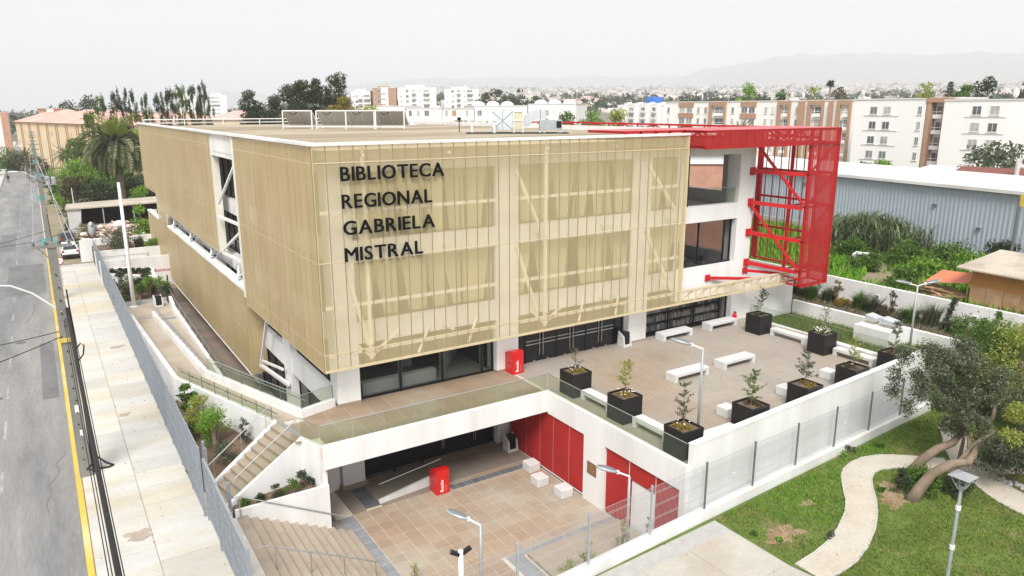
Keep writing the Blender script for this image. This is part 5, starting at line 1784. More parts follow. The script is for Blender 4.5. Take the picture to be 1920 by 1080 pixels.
MB().add([(-0.34, -0.34, 4.1), (0.34, -0.34, 4.1), (0.34, 0.34, 4.1), (-0.34, 0.34, 4.1), (0, 0, 4.24)], [(0, 3, 2, 1), (0, 1, 4), (1, 2, 4), (2, 3, 4), (3, 0, 4)]).build('lantern_roof', M['lampgrey'], pl_)
fp = thing('flagpole', 'tall white flagpole standing by the ramp landing', 'flagpole', (-4.62, 31.9, -1.26))
MB().tube([(0, 0, 0), (0, 0, 4), (0, 0, 9.6)], [0.16, 0.14, 0.10], 12).build('pole', M['white_metal'], fp, smooth=True)
MB().lathe([(0.3, 0), (0.3, 0.05), (0.17, 0.06)], 10).build('base', M['white_metal'], fp)

# ============================================================ UTILITY POLES
def util_pole(label, x, y, h, arms, side=1, markers=True):
    t = thing('utility_pole', label, 'utility pole', (x, y, ZS), group='concrete utility poles along the kerb')
    MB().add([(-0.25, -0.17, 0), (0.25, -0.17, 0), (0.25, 0.17, 0), (-0.25, 0.17, 0), (-0.155, -0.11, h), (0.155, -0.11, h), (0.155, 0.11, h), (-0.155, 0.11, h)], [(0, 3, 2, 1), (4, 5, 6, 7), (0, 1, 5, 4), (1, 2, 6, 5), (2, 3, 7, 6), (3, 0, 4, 7)]).build('post', M['pole'], t)
    for z in arms:
        a = MB().box(-0.72, -0.16, z - 0.06, 0.72, -0.08, z + 0.06).bar((-0.5, -0.12, z - 0.03), (-0.05, -0.1, z - 0.6), 0.04).build('crossarm', M['pole'], t)
        i_ = MB()
        for xx in (-0.62, -0.2, 0.25, 0.62):
            i_.lathe([(0.03, z + 0.06), (0.06, z + 0.1), (0.05, z + 0.2), (0.02, z + 0.22)], 8, (xx, -0.12, 0))
        i_.build('insulator', M['post_dark'], a)
    return t


u1 = util_pole('tall concrete utility pole with crossarm nearest on the pavement', -9.52, 4.5, 10.4, [10.25])
MB().box(-0.24, -0.2, 6.18, 0.26, 0.2, 6.36).build('yellow_band', M['yellow'], u1)
c_ = MB()
for k in range(16):
    c_.box(-0.03 + 0.02 * (k % 3), -0.18, 0.8 + k * 0.55, 0.02 + 0.02 * (k % 3), -0.11, 0.85 + k * 0.55)
c_.build('step_bolt', M['black'], u1)
MB().box(-0.06, -0.17, 3.0, 0.12, -0.15, 3.35).box(0.0, -0.175, 1.9, 0.1, -0.155, 2.2).build('notice', M['lettering'], u1)
MB().tube([(0.29, -0.1, 0), (0.27, -0.1, 3.5), (0.24, -0.1, 7.4)], 0.025, 6).tube([(0.33, -0.05, 0.1), (0.31, -0.05, 4), (0.27, -0.05, 7.6)], 0.02, 6).tube([(0.38, -0.1, 0.5), (0.34, -0.1, 5), (0.28, -0.1, 8.4)], 0.03, 6).build('riser_cable', M['cable'], u1)
MB().tube([(0, -0.1, 7.5), (-0.9, 0.1, 8.35), (-1.6, 0.15, 8.75), (-1.95, 0.15, 8.80)], 0.035, 8).build('lamp_arm', M['lampwhite'], u1)
MB().ell((-2.45, 0.18, 8.82), (0.52, 0.17, 0.10), 14, 8).build('lamp_head', M['lampwhite'], u1, smooth=True)
MB().tube([(0.25, 0, 5.7), (0.5, 0.0, 6.0), (0.62, 0.0, 5.9), (0.55, 0, 5.5), (0.3, 0, 5.2)], 0.03, 6).build('cable_loop', M['cable'], u1)
for k, y in enumerate((41.0, 78.0, 116.0, 155.0, 196.0)):
    t = util_pole(['utility pole with teal markers just beyond the parked cars', 'third utility pole along the kerb, beside the shed', 'utility pole beside the green shrubs down the street', 'utility pole near the street crossing', 'farthest utility pole at the end of the kerb'][k], -9.55, y, 10.2, [10.0, 9.2] if k else [10.0])
    MB().box(-0.52, -0.14, 4.6, -0.17, -0.1, 5.3).box(0.17, -0.14, 4.7, 0.50, -0.1, 5.35).build('marker', M['teal'], t)
    if k == 1:
        MB().lathe([(0.25, 6.6), (0.27, 6.7), (0.27, 7.5), (0.2, 7.6)], 10, (0.9, 0, 0)).lathe([(0.25, 6.6), (0.27, 6.7), (0.27, 7.4), (0.2, 7.5)], 10, (1.5, 0.1, 0)).box(-0.9, -0.05, 6.5, 1.8, 0.05, 6.6).build('transformer', M['galv'], t)
    if k in (1, 3):
        MB().tube([(0, 0, 7.2), (-1.4, 0, 8.2), (-2.0, 0, 8.3)], 0.03, 6).build('lamp_arm', M['lampwhite'], t)
        MB().ell((-2.5, 0, 8.3), (0.6, 0.2, 0.1), 12, 6).build('lamp_head', M['lampwhite'], t, smooth=True)


def span(a, b, sag, n=14):
    a, b = Vector(a), Vector(b)
    return [a.lerp(b, i / n) - Vector((0, 0, sag * 4 * (i / n) * (1 - i / n))) for i in range(n + 1)]


def cable(label, a, b, sag, rad, m='cable', grp='overhead street cables'):
    t = thing('overhead_cable', label, 'cable', (0, 0, 0), group=grp)
    MB().tube(span(a, b, sag), rad, 6).build('cable', M[m], t)
    return t


pts_y = [4.5, 41.0, 78.0, 116.0, 155.0, 196.0]
for k in range(5):
    for q, xx in enumerate((-0.62, 0.62)):
        cable(['street wire on the %s side between the %s pair of poles' % (s, o) for s in ('road', 'pavement') for o in ('first', 'second', 'third', 'fourth', 'fifth')][q * 5 + k], (-9.54 + xx, pts_y[k], 8.4), (-9.54 + xx, pts_y[k + 1], 8.2), 0.7, 0.014, 'wire')
    cable('thick cable bundle between the %s pair of poles' % ('first', 'second', 'third', 'fourth', 'fifth')[k], (-9.35, pts_y[k], 5.5), (-9.38, pts_y[k + 1], 5.3), 0.8, 0.035)
t = cable('thick black cable bundle hanging over the pavement towards the foot of the picture', (-9.32, 4.4, 5.6), (-9.25, -33, 5.4), 1.2, 0.065)
for dx, s_ in ((0.12, 1.5), (-0.10, 1.35), (0.05, 1.8), (-0.16, 1.75)):
    MB().tube(span((-9.32 + dx, 4.4, 5.3 + dx), (-9.25 + dx, -33, 5.2), s_), 0.014, 5).build('strand', M['cable'], t)
MB().tube([(-9.52, -9.0, 4.20), (-9.35, -9.3, 4.26), (-9.2, -9.35, 4.30), (-9.02, -9.3, 4.26), (-8.9, -9.05, 4.18), (-9.05, -8.6, 4.1), (-9.22, -8.15, 4.12), (-9.4, -8.6, 4.14), (-9.52, -9.0, 4.20)], 0.03, 6).bar((-9.24, -9.35, 4.28), (-9.24, -8.15, 4.12), 0.03).build('cable_loop', M['cable'], t)
cable('service wire crossing the road, upper one of the pair', (-9.6, 4.5, 4.65), (-26, 6.0, 5.2), 0.8, 0.018)
cable('service wire crossing the road, lower one of the pair', (-9.6, 4.4, 4.45), (-24, -6.0, 5.4), 0.8, 0.018)
cable('service wire crossing the road beyond the parked cars', (-9.55, 41.0, 3.9), (-26, 30.0, 4.6), 0.9, 0.02)
cable('second service wire crossing the road beyond the parked cars', (-9.55, 41.0, 3.2), (-26, 42.0, 3.6), 0.7, 0.02)
gw_ = thing('guy_wire', 'pale stay wire slanting from a pole top to the verge', 'cable', (0, 0, 0))
MB().tube([(-9.5, 78, 7.6), (-6.9, 66, -1.6)], 0.04, 6).build('cable', M['wire'], gw_)
ns = thing('traffic_sign', 'round no-parking sign with red ring on the nearest pavement pole', 'road sign', (-8.95, 46.5, ZS))
MB().tube([(0, 0, 0), (0, 0, 2.4)], 0.03, 8).build('post', M['galv'], ns)
MB().tube([(0, -0.03, 2.35), (0, -0.05, 2.35)], 0.36, 20).build('ring', M['sign_red'], ns)
MB().tube([(0, -0.051, 2.35), (0, -0.056, 2.35)], 0.28, 20).build('face', M['lettering'], ns)
MB().bar((-0.2, -0.06, 2.55), (0.2, -0.06, 2.15), 0.06, 0.01).bar((-0.1, -0.058, 2.2), (-0.1, -0.058, 2.5), 0.05, 0.01).build('mark', M['sign_red'], ns)
br_ = thing('bicycle_rack', 'black bicycle hoops in front of the Bicicletero wall', 'bicycle rack', (-0.2, 44.9, ZL + 0.01))
for k in range(3):
    MB().tube([(-1.0 + k * 0.75, 0, 1.4), (-1.0 + k * 0.75, 0, 2.35), (-1.0 + k * 0.75, 0.15, 2.5), (-1.0 + k * 0.75, 0.3, 2.35), (-1.0 + k * 0.75, 0.3, 1.4)], 0.05, 6).build('hoop', M['black'], br_)
MB().box(-2.2, -1.0, 0, 1.1, 0.9, 1.4).build('platform', M['court'], br_)

# ============================================================ CARS AND PEOPLE
def car(label, x, y, rz, paint, grp=None, kind='suv', z=ZS):
    t = thing('parked_car', label, 'car', (x, y, z), rz, grp)
    L_, W_, H_ = 4.4, 1.76, 1.62
    prof = [(-2.2, 0.35), (-2.22, 0.62), (-2.15, 0.95), (-1.98, 1.02), (-1.0, 1.06), (0.9, 1.02), (1.95, 0.88), (2.18, 0.72), (2.2, 0.4), (1.9, 0.28), (-1.95, 0.28)]
    vs, n = [], len(prof)
    for s in (-1, 1):
        for k, (px, pz) in enumerate(prof):
            wy = W_ / 2 - (0.06 if pz > 0.85 else 0.0) - (0.10 if abs(px) > 2.1 else 0)
            vs.append((px, s * wy, pz))
    fs = [tuple(range(n)), tuple(reversed(range(n, 2 * n)))] + [(i, n + i, n + (i + 1) % n, (i + 1) % n) for i in range(n)]
    MB().add(vs, fs).build('body', M[paint], t)
    ca = [(-1.95, 1.0, 0.80), (-1.62, 1.56, 0.60), (0.15, 1.60, 0.60), (1.0, 1.02, 0.76)]
    vs = []
    for s in (-1, 1):
        vs += [(a, s * w, b) for a, b, w in ca]
    cab = MB().add(vs, [(0, 1, 2, 3), (7, 6, 5, 4), (0, 4, 5, 1), (1, 5, 6, 2), (2, 6, 7, 3)]).build('cabin', M[paint], t)
    g = MB()
    g.add([(-1.945, -0.66, 1.08), (-1.945, 0.66, 1.08), (-1.675, 0.52, 1.50), (-1.675, -0.52, 1.50)], [(0, 3, 2, 1)])
    g.v = [(a - 0.012, b, c + 0.004) for a, b, c in g.v]
    g.build('rear_window', M['car_glass'], cab)
    g = MB().add([(0.97, -0.68, 1.06), (0.97, 0.68, 1.06), (0.22, 0.54, 1.56), (0.22, -0.54, 1.56)], [(0, 1, 2, 3)])
    g.v = [(a + 0.012, b, c + 0.006) for a, b, c in g.v]
    g.build('windscreen', M['car_glass'], cab)
    for s in (-1, 1):
        g = MB()
        for a, b in ((-1.6, -0.72), (-0.65, 0.25)):
            g.add([(a, s * 0.795, 1.07), (b + 0.2 * (b > 0), s * 0.785, 1.07), (b - 0.1, s * 0.63, 1.5), (a + 0.1, s * 0.63, 1.5)], [(0, 1, 2, 3)])
        g.build('side_window', M['car_glass'], cab)
        MB().box(0.55, s * 0.9 - 0.09, 1.0, 0.75, s * 0.9 + 0.09, 1.14).build('mirror', M[paint], t)
        MB().box(-2.19, s * 0.68 - 0.11, 0.78, -2.1, s * 0.68 + 0.11, 1.0).build('tail_lamp', M['tail'], t)
        MB().box(2.08, s * 0.6 - 0.16, 0.64, 2.19, s * 0.6 + 0.16, 0.8).build('headlight', M['lens'], t)
        for px in (-1.35, 1.35):
            w = MB().tube([(px, s * 0.66, 0.33), (px, s * 0.88, 0.33)], 0.33, 16).build('wheel', M['rubber'], t)
            MB().tube([(px, s * 0.86, 0.33), (px, s * 0.887, 0.33)], 0.2, 10).build('rim', M['galv'], w)
    MB().box(-2.26, -0.8, 0.34, -2.12, 0.8, 0.56).build('bumper', M['rubber'] if paint == 'car_white' else M[paint], t)
    MB().box(-2.225, -0.25, 0.66, -2.205, 0.25, 0.78).build('number_plate', M['lettering'], t)
    return t


car('white hatchback parked on the verge behind the nearest pole', -7.8, 62.4, R(92), 'car_white', 'cars parked on the verge')
car('dark car parked just beyond the white hatchback', -7.6, 71.5, R(91), 'car_dark', 'cars parked on the verge')
car('white car half hidden behind the boundary wall near the junk heap', 1.2, 62.5, R(178), 'car_white')


def person(label, x, y, z, rz):
    t = thing('person', label, 'person', (x, y, z), rz)
    me = bpy.data.meshes.new('body')
    V_ = [(0, 0, 0.95), (0, 0, 1.2), (0, 0, 1.42), (0, 0, 1.54), (0.0, 0.02, 1.68), (-0.19, 0, 1.40), (-0.25, 0.05, 1.12), (-0.22, 0.18, 0.88), (0.19, 0, 1.40), (0.26, -0.05, 1.12), (0.24, -0.12, 0.88), (-0.10, 0, 0.9), (-0.11, 0.12, 0.5), (-0.11, 0.02, 0.06), (-0.11, 0.16, 0.03), (0.10, 0, 0.9), (0.11, -0.02, 0.48), (0.11, -0.2, 0.1), (0.11, -0.06, 0.03)]
    E_ = [(0, 1), (1, 2), (2, 3), (3, 4), (2, 5), (5, 6), (6, 7), (2, 8), (8, 9), (9, 10), (0, 11), (11, 12), (12, 13), (13, 14), (0, 15), (15, 16), (16, 17), (17, 18)]
    me.from_pydata(V_, E_, [])
    o = link('body', me, t)
    me.materials.append(M['cloth_dark'])
    sk = o.modifiers.new('skin', 'SKIN')
    rad = [0.15, 0.15, 0.14, 0.06, 0.10, 0.08, 0.055, 0.045, 0.08, 0.055, 0.045, 0.10, 0.075, 0.05, 0.045, 0.10, 0.075, 0.05, 0.045]
    for i, sv_ in enumerate(me.skin_vertices[0].data):
        sv_.radius = (rad[i], rad[i] * 0.85)
        sv_.use_root = i == 0
    o.modifiers.new('sub', 'SUBSURF').render_levels = 1
    MB().ell((0, 0.04, 1.70), (0.085, 0.10, 0.12), 10, 8).build('head', M['skin'], t, smooth=True)
    MB().ell((0, 0.01, 1.735), (0.095, 0.105, 0.105), 10, 8).build('hair', M['cable'], t, smooth=True)
    return t


person('person in dark clothes walking down the middle of the road', -15.2, 168, ZS - 0.1, 0.4)
person('person in dark clothes far up the street by the bushes', -16.2, 300, ZS - 0.1, 2.0)

# ============================================================ VEGETATION TOOLS
def leaf_mesh(name, pts, lo, hi, aspect, mats, droop=0.0, up_=0.0, seed=1):
    """one diamond-shaped leaf per point, every leaf its own size and direction"""
    g = np.random.default_rng(seed)
    pts = np.asarray(pts, float)
    n = len(pts)
    a = g.normal(size=(n, 3))
    a[:, 2] = a[:, 2] * (1 - abs(up_)) + up_ * 2.0 - droop * 2.0
    a /= np.linalg.norm(a, axis=1)[:, None]
    b = np.cross(a, g.normal(size=(n, 3)))
    b /= np.linalg.norm(b, axis=1)[:, None] + 1e-9
    L_ = g.uniform(lo, hi, n)[:, None]
    w = L_ * aspect
    V_ = np.stack([pts - a * L_ / 2, pts + b * w / 2, pts + a * L_ / 2, pts - b * w / 2], 1).reshape(-1, 3)
    Q_ = np.arange(4 * n, dtype=np.int32).reshape(-1, 4)
    return np_mesh(name, V_, Q_, mats)


def clump_points(clumps, n, seed=1, shell=0.55):
    """points inside ellipsoid clumps (centre, radii), thicker towards the outside"""
    g = np.random.default_rng(seed)
    vol = np.array([r[0] * r[1] * r[2] for c, r in clumps]) ** 0.75
    cnt = np.maximum(1, (n * vol / vol.sum()).astype(int))
    out = []
    for (c, r), k in zip(clumps, cnt):
        d = g.normal(size=(k, 3))
        d /= np.linalg.norm(d, axis=1)[:, None]
        rad = g.uniform(shell, 1.0, k) ** 0.8 * (1 + 0.12 * g.normal(size=k))
        out.append(np.array(c) + d * rad[:, None] * np.array(r))
    return np.concatenate(out)


def crown_clumps(h0, h1, rad, n, seed, spread=0.8, size=(0.28, 0.5), round_=True):
    """small leaf clumps scattered through a crown volume between heights h0 and h1"""
    g = random.Random(seed)
    out = []
    for k in range(n):
        t = g.random()
        z = h0 + (h1 - h0) * t
        env = math.sqrt(max(0.05, 1 - (2 * t - 0.85) ** 2 / 1.35)) if round_ else 1.0
        a, rr_ = g.uniform(0, 2 * math.pi), rad * env * spread * math.sqrt(g.random())
        s = rad * g.uniform(*size)
        out.append(((rr_ * math.cos(a), rr_ * math.sin(a), z), (s, s, s * g.uniform(0.55, 0.9))))
    return out


def trunk_mesh(h, r0, r1, limbs, seed, lean=(0, 0)):
    g = random.Random(seed)
    mb = MB()
    pts = [(lean[0] * t + g.uniform(-.03, .03) * h * t, lean[1] * t + g.uniform(-.03, .03) * h * t, h * t) for t in (0, 0.25, 0.5, 0.75, 1.0)]
    mb.tube([(0, 0, -0.3)] + pts[1:], [r0 * 1.25, r0, (r0 + r1) / 2, r1 * 1.1, r1 * 0.7], 8)
    for ex_, sr, t0 in limbs:
        p = Vector(pts[0]).lerp(Vector(pts[-1]), t0)
        q = Vector(ex_)
        m_ = p.lerp(q, 0.5) + Vector((0, 0, 0.12 * (q - p).length))
        mb.tube([p, m_, q], [sr, sr * 0.7, sr * 0.3], 6)
    return mb


def tree(name, label, x, y, z, h, rad, m, seed, n=1600, leaf=(0.35, 0.7), aspect=0.5, base=0.3, clumps=26, cat='tree', group=None, trunk='bark', tr=None, size=(0.28, 0.5), droop=0.1, sub=True):
    t = thing(name, label, cat, (x, y, z), group=group)
    cl_ = crown_clumps(h * base, h * 0.96 - rad * 0.2, rad, clumps, seed, size=size)
    link('crown', leaf_mesh('crown', clump_points(cl_, n, seed), leaf[0], leaf[1], aspect, M[m], droop, 0, seed), t)
    r0 = tr or 0.03 * h
    limbs = [((c[0] * 0.8, c[1] * 0.8, c[2] * 0.95), r0 * 0.4, 0.35 + 0.4 * (k / 6)) for k, (c, r) in enumerate(cl_[:6])]
    trunk_mesh(h * 0.8, r0, r0 * 0.4, limbs, seed).build('trunk', M[trunk], t)
    return t


def bush(name, label, x, y, z, h, rad, m, seed, n=700, leaf=(0.12, 0.25), aspect=0.5, group=None, clumps=14, cat='shrub', stems=True, flat=1.0, droop=0.0, up_=0.15):
    t = thing(name, label, cat, (x, y, z), group=group)
    cl_ = crown_clumps(h * 0.2, h * 0.85, rad, clumps, seed, size=(0.3, 0.55))
    link('foliage', leaf_mesh('foliage', clump_points(cl_, n, seed, 0.3), leaf[0], leaf[1], aspect, M[m], droop, up_, seed), t)
    if stems:
        g = random.Random(seed)
        mb = MB()
        for k in range(5):
            c = cl_[k][0]
            mb.tube([(c[0] * 0.1, c[1] * 0.1, -0.1), (c[0] * 0.5, c[1] * 0.5, c[2] * 0.6), (c[0], c[1], c[2])], [0.03 * h, 0.02 * h, 0.008 * h], 5)
        mb.build('stem', M['bark'], t)
    return t


def blades(pts, h, w, mats, lean=0.35, seed=1, name='blades'):
    """upright tapering grass blades, each bent once"""
    g = np.random.default_rng(seed)
    pts = np.asarray(pts, float)
    n = len(pts)
    a = g.uniform(0, 2 * np.pi, n)
    H_ = g.uniform(h[0], h[1], n)
    d = np.stack([np.cos(a), np.sin(a), np.zeros(n)], 1)
    s = np.stack([-np.sin(a), np.cos(a), np.zeros(n)], 1)
    ln = (g.uniform(0.2, 1.0, n) * lean * H_)[:, None]
    W_ = g.uniform(w[0], w[1], n)[:, None] / 2
    up3 = np.array([0, 0, 1.0])
    mid = pts + d * ln * 0.3 + up3 * H_[:, None] * 0.6
    tip = pts + d * ln + up3 * H_[:, None] * 0.95
    V_ = np.stack([pts - s * W_, pts + s * W_, mid + s * W_ * 0.7, mid - s * W_ * 0.7, tip + s * W_ * 0.12, tip - s * W_ * 0.12], 1).reshape(-1, 3)
    i = np.arange(n)[:, None] * 6
    Q_ = np.concatenate([i + np.array([[0, 1, 2, 3]]), i + np.array([[3, 2, 4, 5]])], 0)
    return np_mesh(name, V_, Q_, mats)


def tuft(name, label, x, y, z, h, rad, m, seed, n=160, w=(0.02, 0.04), group=None, lean=0.8, cat='grass tuft'):
    g = np.random.default_rng(seed)
    t = thing(name, label, cat, (x, y, z), group=group)
    r_, a = rad * 0.35 * np.sqrt(g.random(n)), g.uniform(0, 6.283, n)
    p = np.stack([r_ * np.cos(a), r_ * np.sin(a), np.zeros(n)], 1)
    link('foliage', blades(p, (h * 0.55, h), w, M[m], lean, seed), t)
    return t


def scatter_poly(pts, n, seed):
    g = np.random.default_rng(seed)
    P_ = np.array(pts)
    lo, hi = P_.min(0), P_.max(0)
    q = g.uniform(lo, hi, (int(n), 2))
    c = np.zeros(len(q), bool)
    for i in range(len(P_)):
        (xa, ya), (xb, yb) = P_[i], P_[(i + 1) % len(P_)]
        hit = ((ya > q[:, 1]) != (yb > q[:, 1])) & (q[:, 0] < (xb - xa) * (q[:, 1] - ya) / (yb - ya + 1e-12) + xa)
        c ^= hit
    return q[c]


def inside_np(q, pts):
    c = np.zeros(len(q), bool)
    for i in range(len(pts)):
        (xa, ya), (xb, yb) = pts[i], pts[(i + 1) % len(pts)]
        c ^= ((ya > q[:, 1]) != (yb > q[:, 1])) & (q[:, 0] < (xb - xa) * (q[:, 1] - ya) / (yb - ya + 1e-12) + xa)
    return c


# ============================================================ PARK
PATH1_L = [(11.24, -16.48), (12.36, -16.4), (13.43, -16.23), (14.55, -15.9), (15.9, -15.32), (16.72, -14.81), (17.46, -14.19), (18.42, -13.44), (19.13, -13.08), (19.99, -12.88), (20.85, -12.88), (21.65, -13.12), (22.3, -13.52), (22.95, -14.1), (23.9, -15.0)]
PATH1_R = [(11.3, -17.6), (12.32, -17.63), (13.21, -17.55), (14.41, -17.22), (15.76, -16.68), (16.84, -16.09), (17.76, -15.48), (18.64, -14.77), (19.3, -14.31), (19.96, -14.03), (20.54, -14.03), (21.29, -14.33), (21.9, -14.75), (22.5, -15.3), (23.1, -16.1)]
PATH1 = PATH1_R + PATH1_L[::-1]
PATH2_L = [(27.2, -13.0), (26.4, -13.6), (25.4, -14.2), (24.4, -14.95), (23.2, -16.0), (22.64, -16.96), (22.2, -17.62), (21.9, -18.2), (21.6, -19.5), (21.3, -22), (21.0, -26)]
PATH2_R = [(27.6, -14.2), (26.68, -14.77), (25.7, -15.4), (24.9, -16.15), (24.2, -16.9), (23.8, -17.5), (23.5, -18.2), (23.2, -19.5), (22.9, -22), (22.6, -26)]
PATH2 = PATH2_L + PATH2_R[::-1]
PATH3 = [(24.5, -16.1), (25.6, -16.2), (27, -17.2), (30, -19), (29.4, -20.2), (26.6, -18.2), (25.2, -17.5), (24.3, -17.0)]


def ccw(p):
    a = sum(p[i][0] * p[(i + 1) % len(p)][1] - p[(i + 1) % len(p)][0] * p[i][1] for i in range(len(p)))
    return p if a > 0 else p[::-1]


structure('park_path', MB().prism(ccw(PATH1), ZP - 0.3, ZP + 0.02).prism(ccw(PATH2), ZP - 0.3, ZP + 0.016).prism(ccw(PATH3), ZP - 0.3, ZP + 0.012), M['path'])
ed = MB()
for ln in (PATH1_L, PATH1_R, PATH2_L, PATH2_R):
    for a, b in zip(ln[:-1], ln[1:]):
        ed.bar((a[0], a[1], ZP), (b[0], b[1], ZP), 0.06, 0.09)
structure('path_edging', ed, M['kerb'])
DRIVE = [(-6, -13.7), (11.05, -12.9), (11.03, -16.4), (11.25, -17.6), (11.25, -30), (-6, -30)]
dv_ = structure('driveway', MB().prism(ccw(DRIVE), ZP - 0.3, ZP - 0.002), M['conc_grey'])
rj = random.Random(9)
for i in range(8):
    for j in range(6):
        x0, y0 = 11.0 - 2.3 * (i + 1), -13.75 - 0.06 * i - 2.6 * (j + 1)
        link('slab', MB().cbox(0.012, 0.012, -0.05, 2.288, 2.588, 0.02, 0.008).mesh('slab', M['drive']), dv_, (x0, y0, ZP + rj.uniform(-0.003, 0.003)))

LAWN = [(11.1, -12.85), (29.3, -11.7), (36, -11.2), (40, -14), (40, -34), (11.3, -34), (11.3, -17.7), (11.2, -16.4)]
q = scatter_poly(LAWN, 300000, 5)
dens = 0.5 + 0.5 * np.sin(q[:, 0] * 1.3 + 1.7 * np.sin(q[:, 1] * 0.9)) * np.sin(q[:, 1] * 1.15 + 1.1 * np.sin(q[:, 0] * 0.7))
bare = np.zeros(len(q))
for bx_, by_, br_r in ((12.4, -14.9, 0.8), (13.3, -15.6, 0.5), (15.2, -14.05, 0.4), (18.4, -15.8, 0.85), (17.2, -16.6, 0.5), (19.5, -15.05, 0.6), (11.7, -15.9, 0.5), (20.5, -12.4, 0.4)):
    bare = np.maximum(bare, np.exp(-((q[:, 0] - bx_) ** 2 + (q[:, 1] - by_) ** 2) / (br_r ** 2)))
keep = ~inside_np(q, PATH1) & ~inside_np(q, PATH2) & ~inside_np(q, PATH3) & (np.random.default_rng(3).random(len(q)) < (0.35 + 0.55 * dens) * (1 - 0.8 * bare))
q = q[keep]
z0 = np.full((len(q), 1), ZP - 0.01)
lush = np.exp(-(((q[:, 0] - 14.6) / 1.5) ** 2 + ((q[:, 1] + 14.55) / 0.8) ** 2)) + 0.8 * np.exp(-(((q[:, 0] - 16.5) / 3.5) ** 2 + ((q[:, 1] + 13.2) / 0.7) ** 2)) + 0.5 * np.exp(-(((q[:, 0] - 22.5) / 3) ** 2 + ((q[:, 1] + 12.5) / 0.7) ** 2))
lu = np.random.default_rng(8).random(len(q)) < lush
link('lawn_grass', blades(np.hstack([q[~lu], z0[~lu]]), (0.03, 0.11), (0.018, 0.04), M['lf_grass'], 0.9, 2), None)['kind'] = 'stuff'
link('lush_grass', blades(np.hstack([q[lu], z0[lu]]), (0.07, 0.17), (0.015, 0.035), M['lf_grassbright'], 0.8, 4), None)['kind'] = 'stuff'
q2 = scatter_poly([(29.6, -10.5), (33.8, -10.5), (33.8, 0.9), (29.6, 0.9)], 14000, 6)
link('strip_grass', blades(np.hstack([q2, np.full((len(q2), 1), -0.43)]), (0.06, 0.35), (0.02, 0.04), M['lf_grass'], 0.7, 5), None)['kind'] = 'stuff'

bs2 = MB()
g_ = random.Random(13)
for bx_, by_, br_r in ((12.5, -15.0, 0.95), (18.5, -15.75, 0.95), (19.5, -15.05, 0.6), (15.2, -14.05, 0.38)):
    ph = [g_.uniform(0, 6.28) for _ in range(4)]
    rim = []
    for a in np.linspace(0, 6.283, 61)[:-1]:
        rr_ = br_r * (0.72 + 0.2 * math.sin(2 * a + ph[0]) + 0.14 * math.sin(5 * a + ph[1]) + 0.10 * math.sin(9 * a + ph[2]) + 0.09 * g_.uniform(-1, 1))
        rim.append((bx_ + rr_ * math.cos(a), by_ + rr_ * 0.8 * math.sin(a)))
    bs2.prism(rim, ZP - 0.05, ZP - 0.004)
structure('bare_soil', bs2, M['dry_soil'])

k_ = 0
for x, y, h, r_, m in ((20.0, -12.5, 0.35, 0.3, 'lf_bright'), (12.0, -15.2, 0.22, 0.2, 'lf_bright'), (18.6, -15.2, 0.25, 0.22, 'lf_green'), (22.6, -12.6, 0.25, 0.35, 'lf_green'), (13.8, -16.1, 0.2, 0.3, 'lf_grey'), (11.5, -14.4, 0.15, 0.2, 'lf_green'), (20.9, -12.2, 0.3, 0.3, 'lf_grey')):
    bush('weed_clump', ['bright leafy weed by the plinth wall near the path bend', 'small bright weed near the bare patch by the driveway', 'small green weed on bare soil inside the path bend', 'low green weed patch under the olive crown by the wall', 'grey-green weed patch at the lawn corner by the path', 'tiny weed at the lawn edge beside the driveway', 'grey-green weed near the fence beyond the path bend'][k_], x, y, ZP, h, r_, m, 40 + k_, 160, (0.06, 0.14), 0.5, 'weeds in the park lawn', 6, 'weed', False)
    k_ += 1

# leaning olive trees
ol = thing('olive_tree', 'large grey-green olive tree with a leaning bent double trunk beside the path', 'tree', (19.25, -16.15, ZP))
tb_ = MB()
tb_.tube([(-0.15, 0, -0.2), (0.15, -0.15, 0.45), (0.5, -0.4, 1.15), (1.2, -0.75, 1.55), (2.1, -0.95, 1.45), (3.2, -0.7, 1.5), (4.3, -0.4, 1.9)], [0.30, 0.23, 0.20, 0.175, 0.15, 0.13, 0.10], 10)
tb_.tube([(2.0, 1.3, -0.2), (2.3, 0.95, 0.7), (2.9, 0.7, 1.15), (3.7, 0.45, 1.35), (4.3, 0.35, 1.9), (4.7, 0.5, 3.0)], [0.26, 0.20, 0.18, 0.16, 0.14, 0.09], 10)
tb_.tube([(4.65, 0.55, -0.1), (4.72, 0.5, 1.0), (4.85, 0.55, 2.6)], [0.09, 0.08, 0.06], 8)
tb_.tube([(4.3, -0.4, 1.9), (4.8, -0.5, 2.7), (5.4, -0.3, 3.9)], [0.12, 0.09, 0.04], 8)
tb_.tube([(4.3, 0.35, 1.9), (4.0, 1.2, 3.0), (3.7, 1.7, 4.0)], [0.11, 0.08, 0.04], 8)
tb_.build('trunk', M['bark_pale'], ol, smooth=True)
g_ = random.Random(77)
cl_ = []
for k in range(60):
    a, rr_, zz = g_.uniform(0, 6.28), math.sqrt(g_.random()), g_.random()
    env = 0.55 + 0.45 * math.sin(math.pi * min(1, zz * 0.85 + 0.2))
    cl_.append(((4.6 + 2.15 * rr_ * env * math.cos(a), 1.0 + 2.05 * rr_ * env * math.sin(a), 2.0 + 3.3 * zz), (g_.uniform(0.3, 0.62), g_.uniform(0.3, 0.62), g_.uniform(0.3, 0.55))))
for c in ((2.3, 2.6, 3.4), (2.0, 2.4, 4.3), (2.7, 2.1, 2.7), (3.4, 2.0, 5.3), (2.9, 2.6, 4.9), (3.0, 1.9, 3.4)):
    cl_.append((c, (0.45, 0.45, 0.5)))
link('crown', leaf_mesh('crown', clump_points(cl_, 30000, 5, 0.2), 0.07, 0.17, 0.38, M['lf_olive'], 0.25, 0, 5), ol)
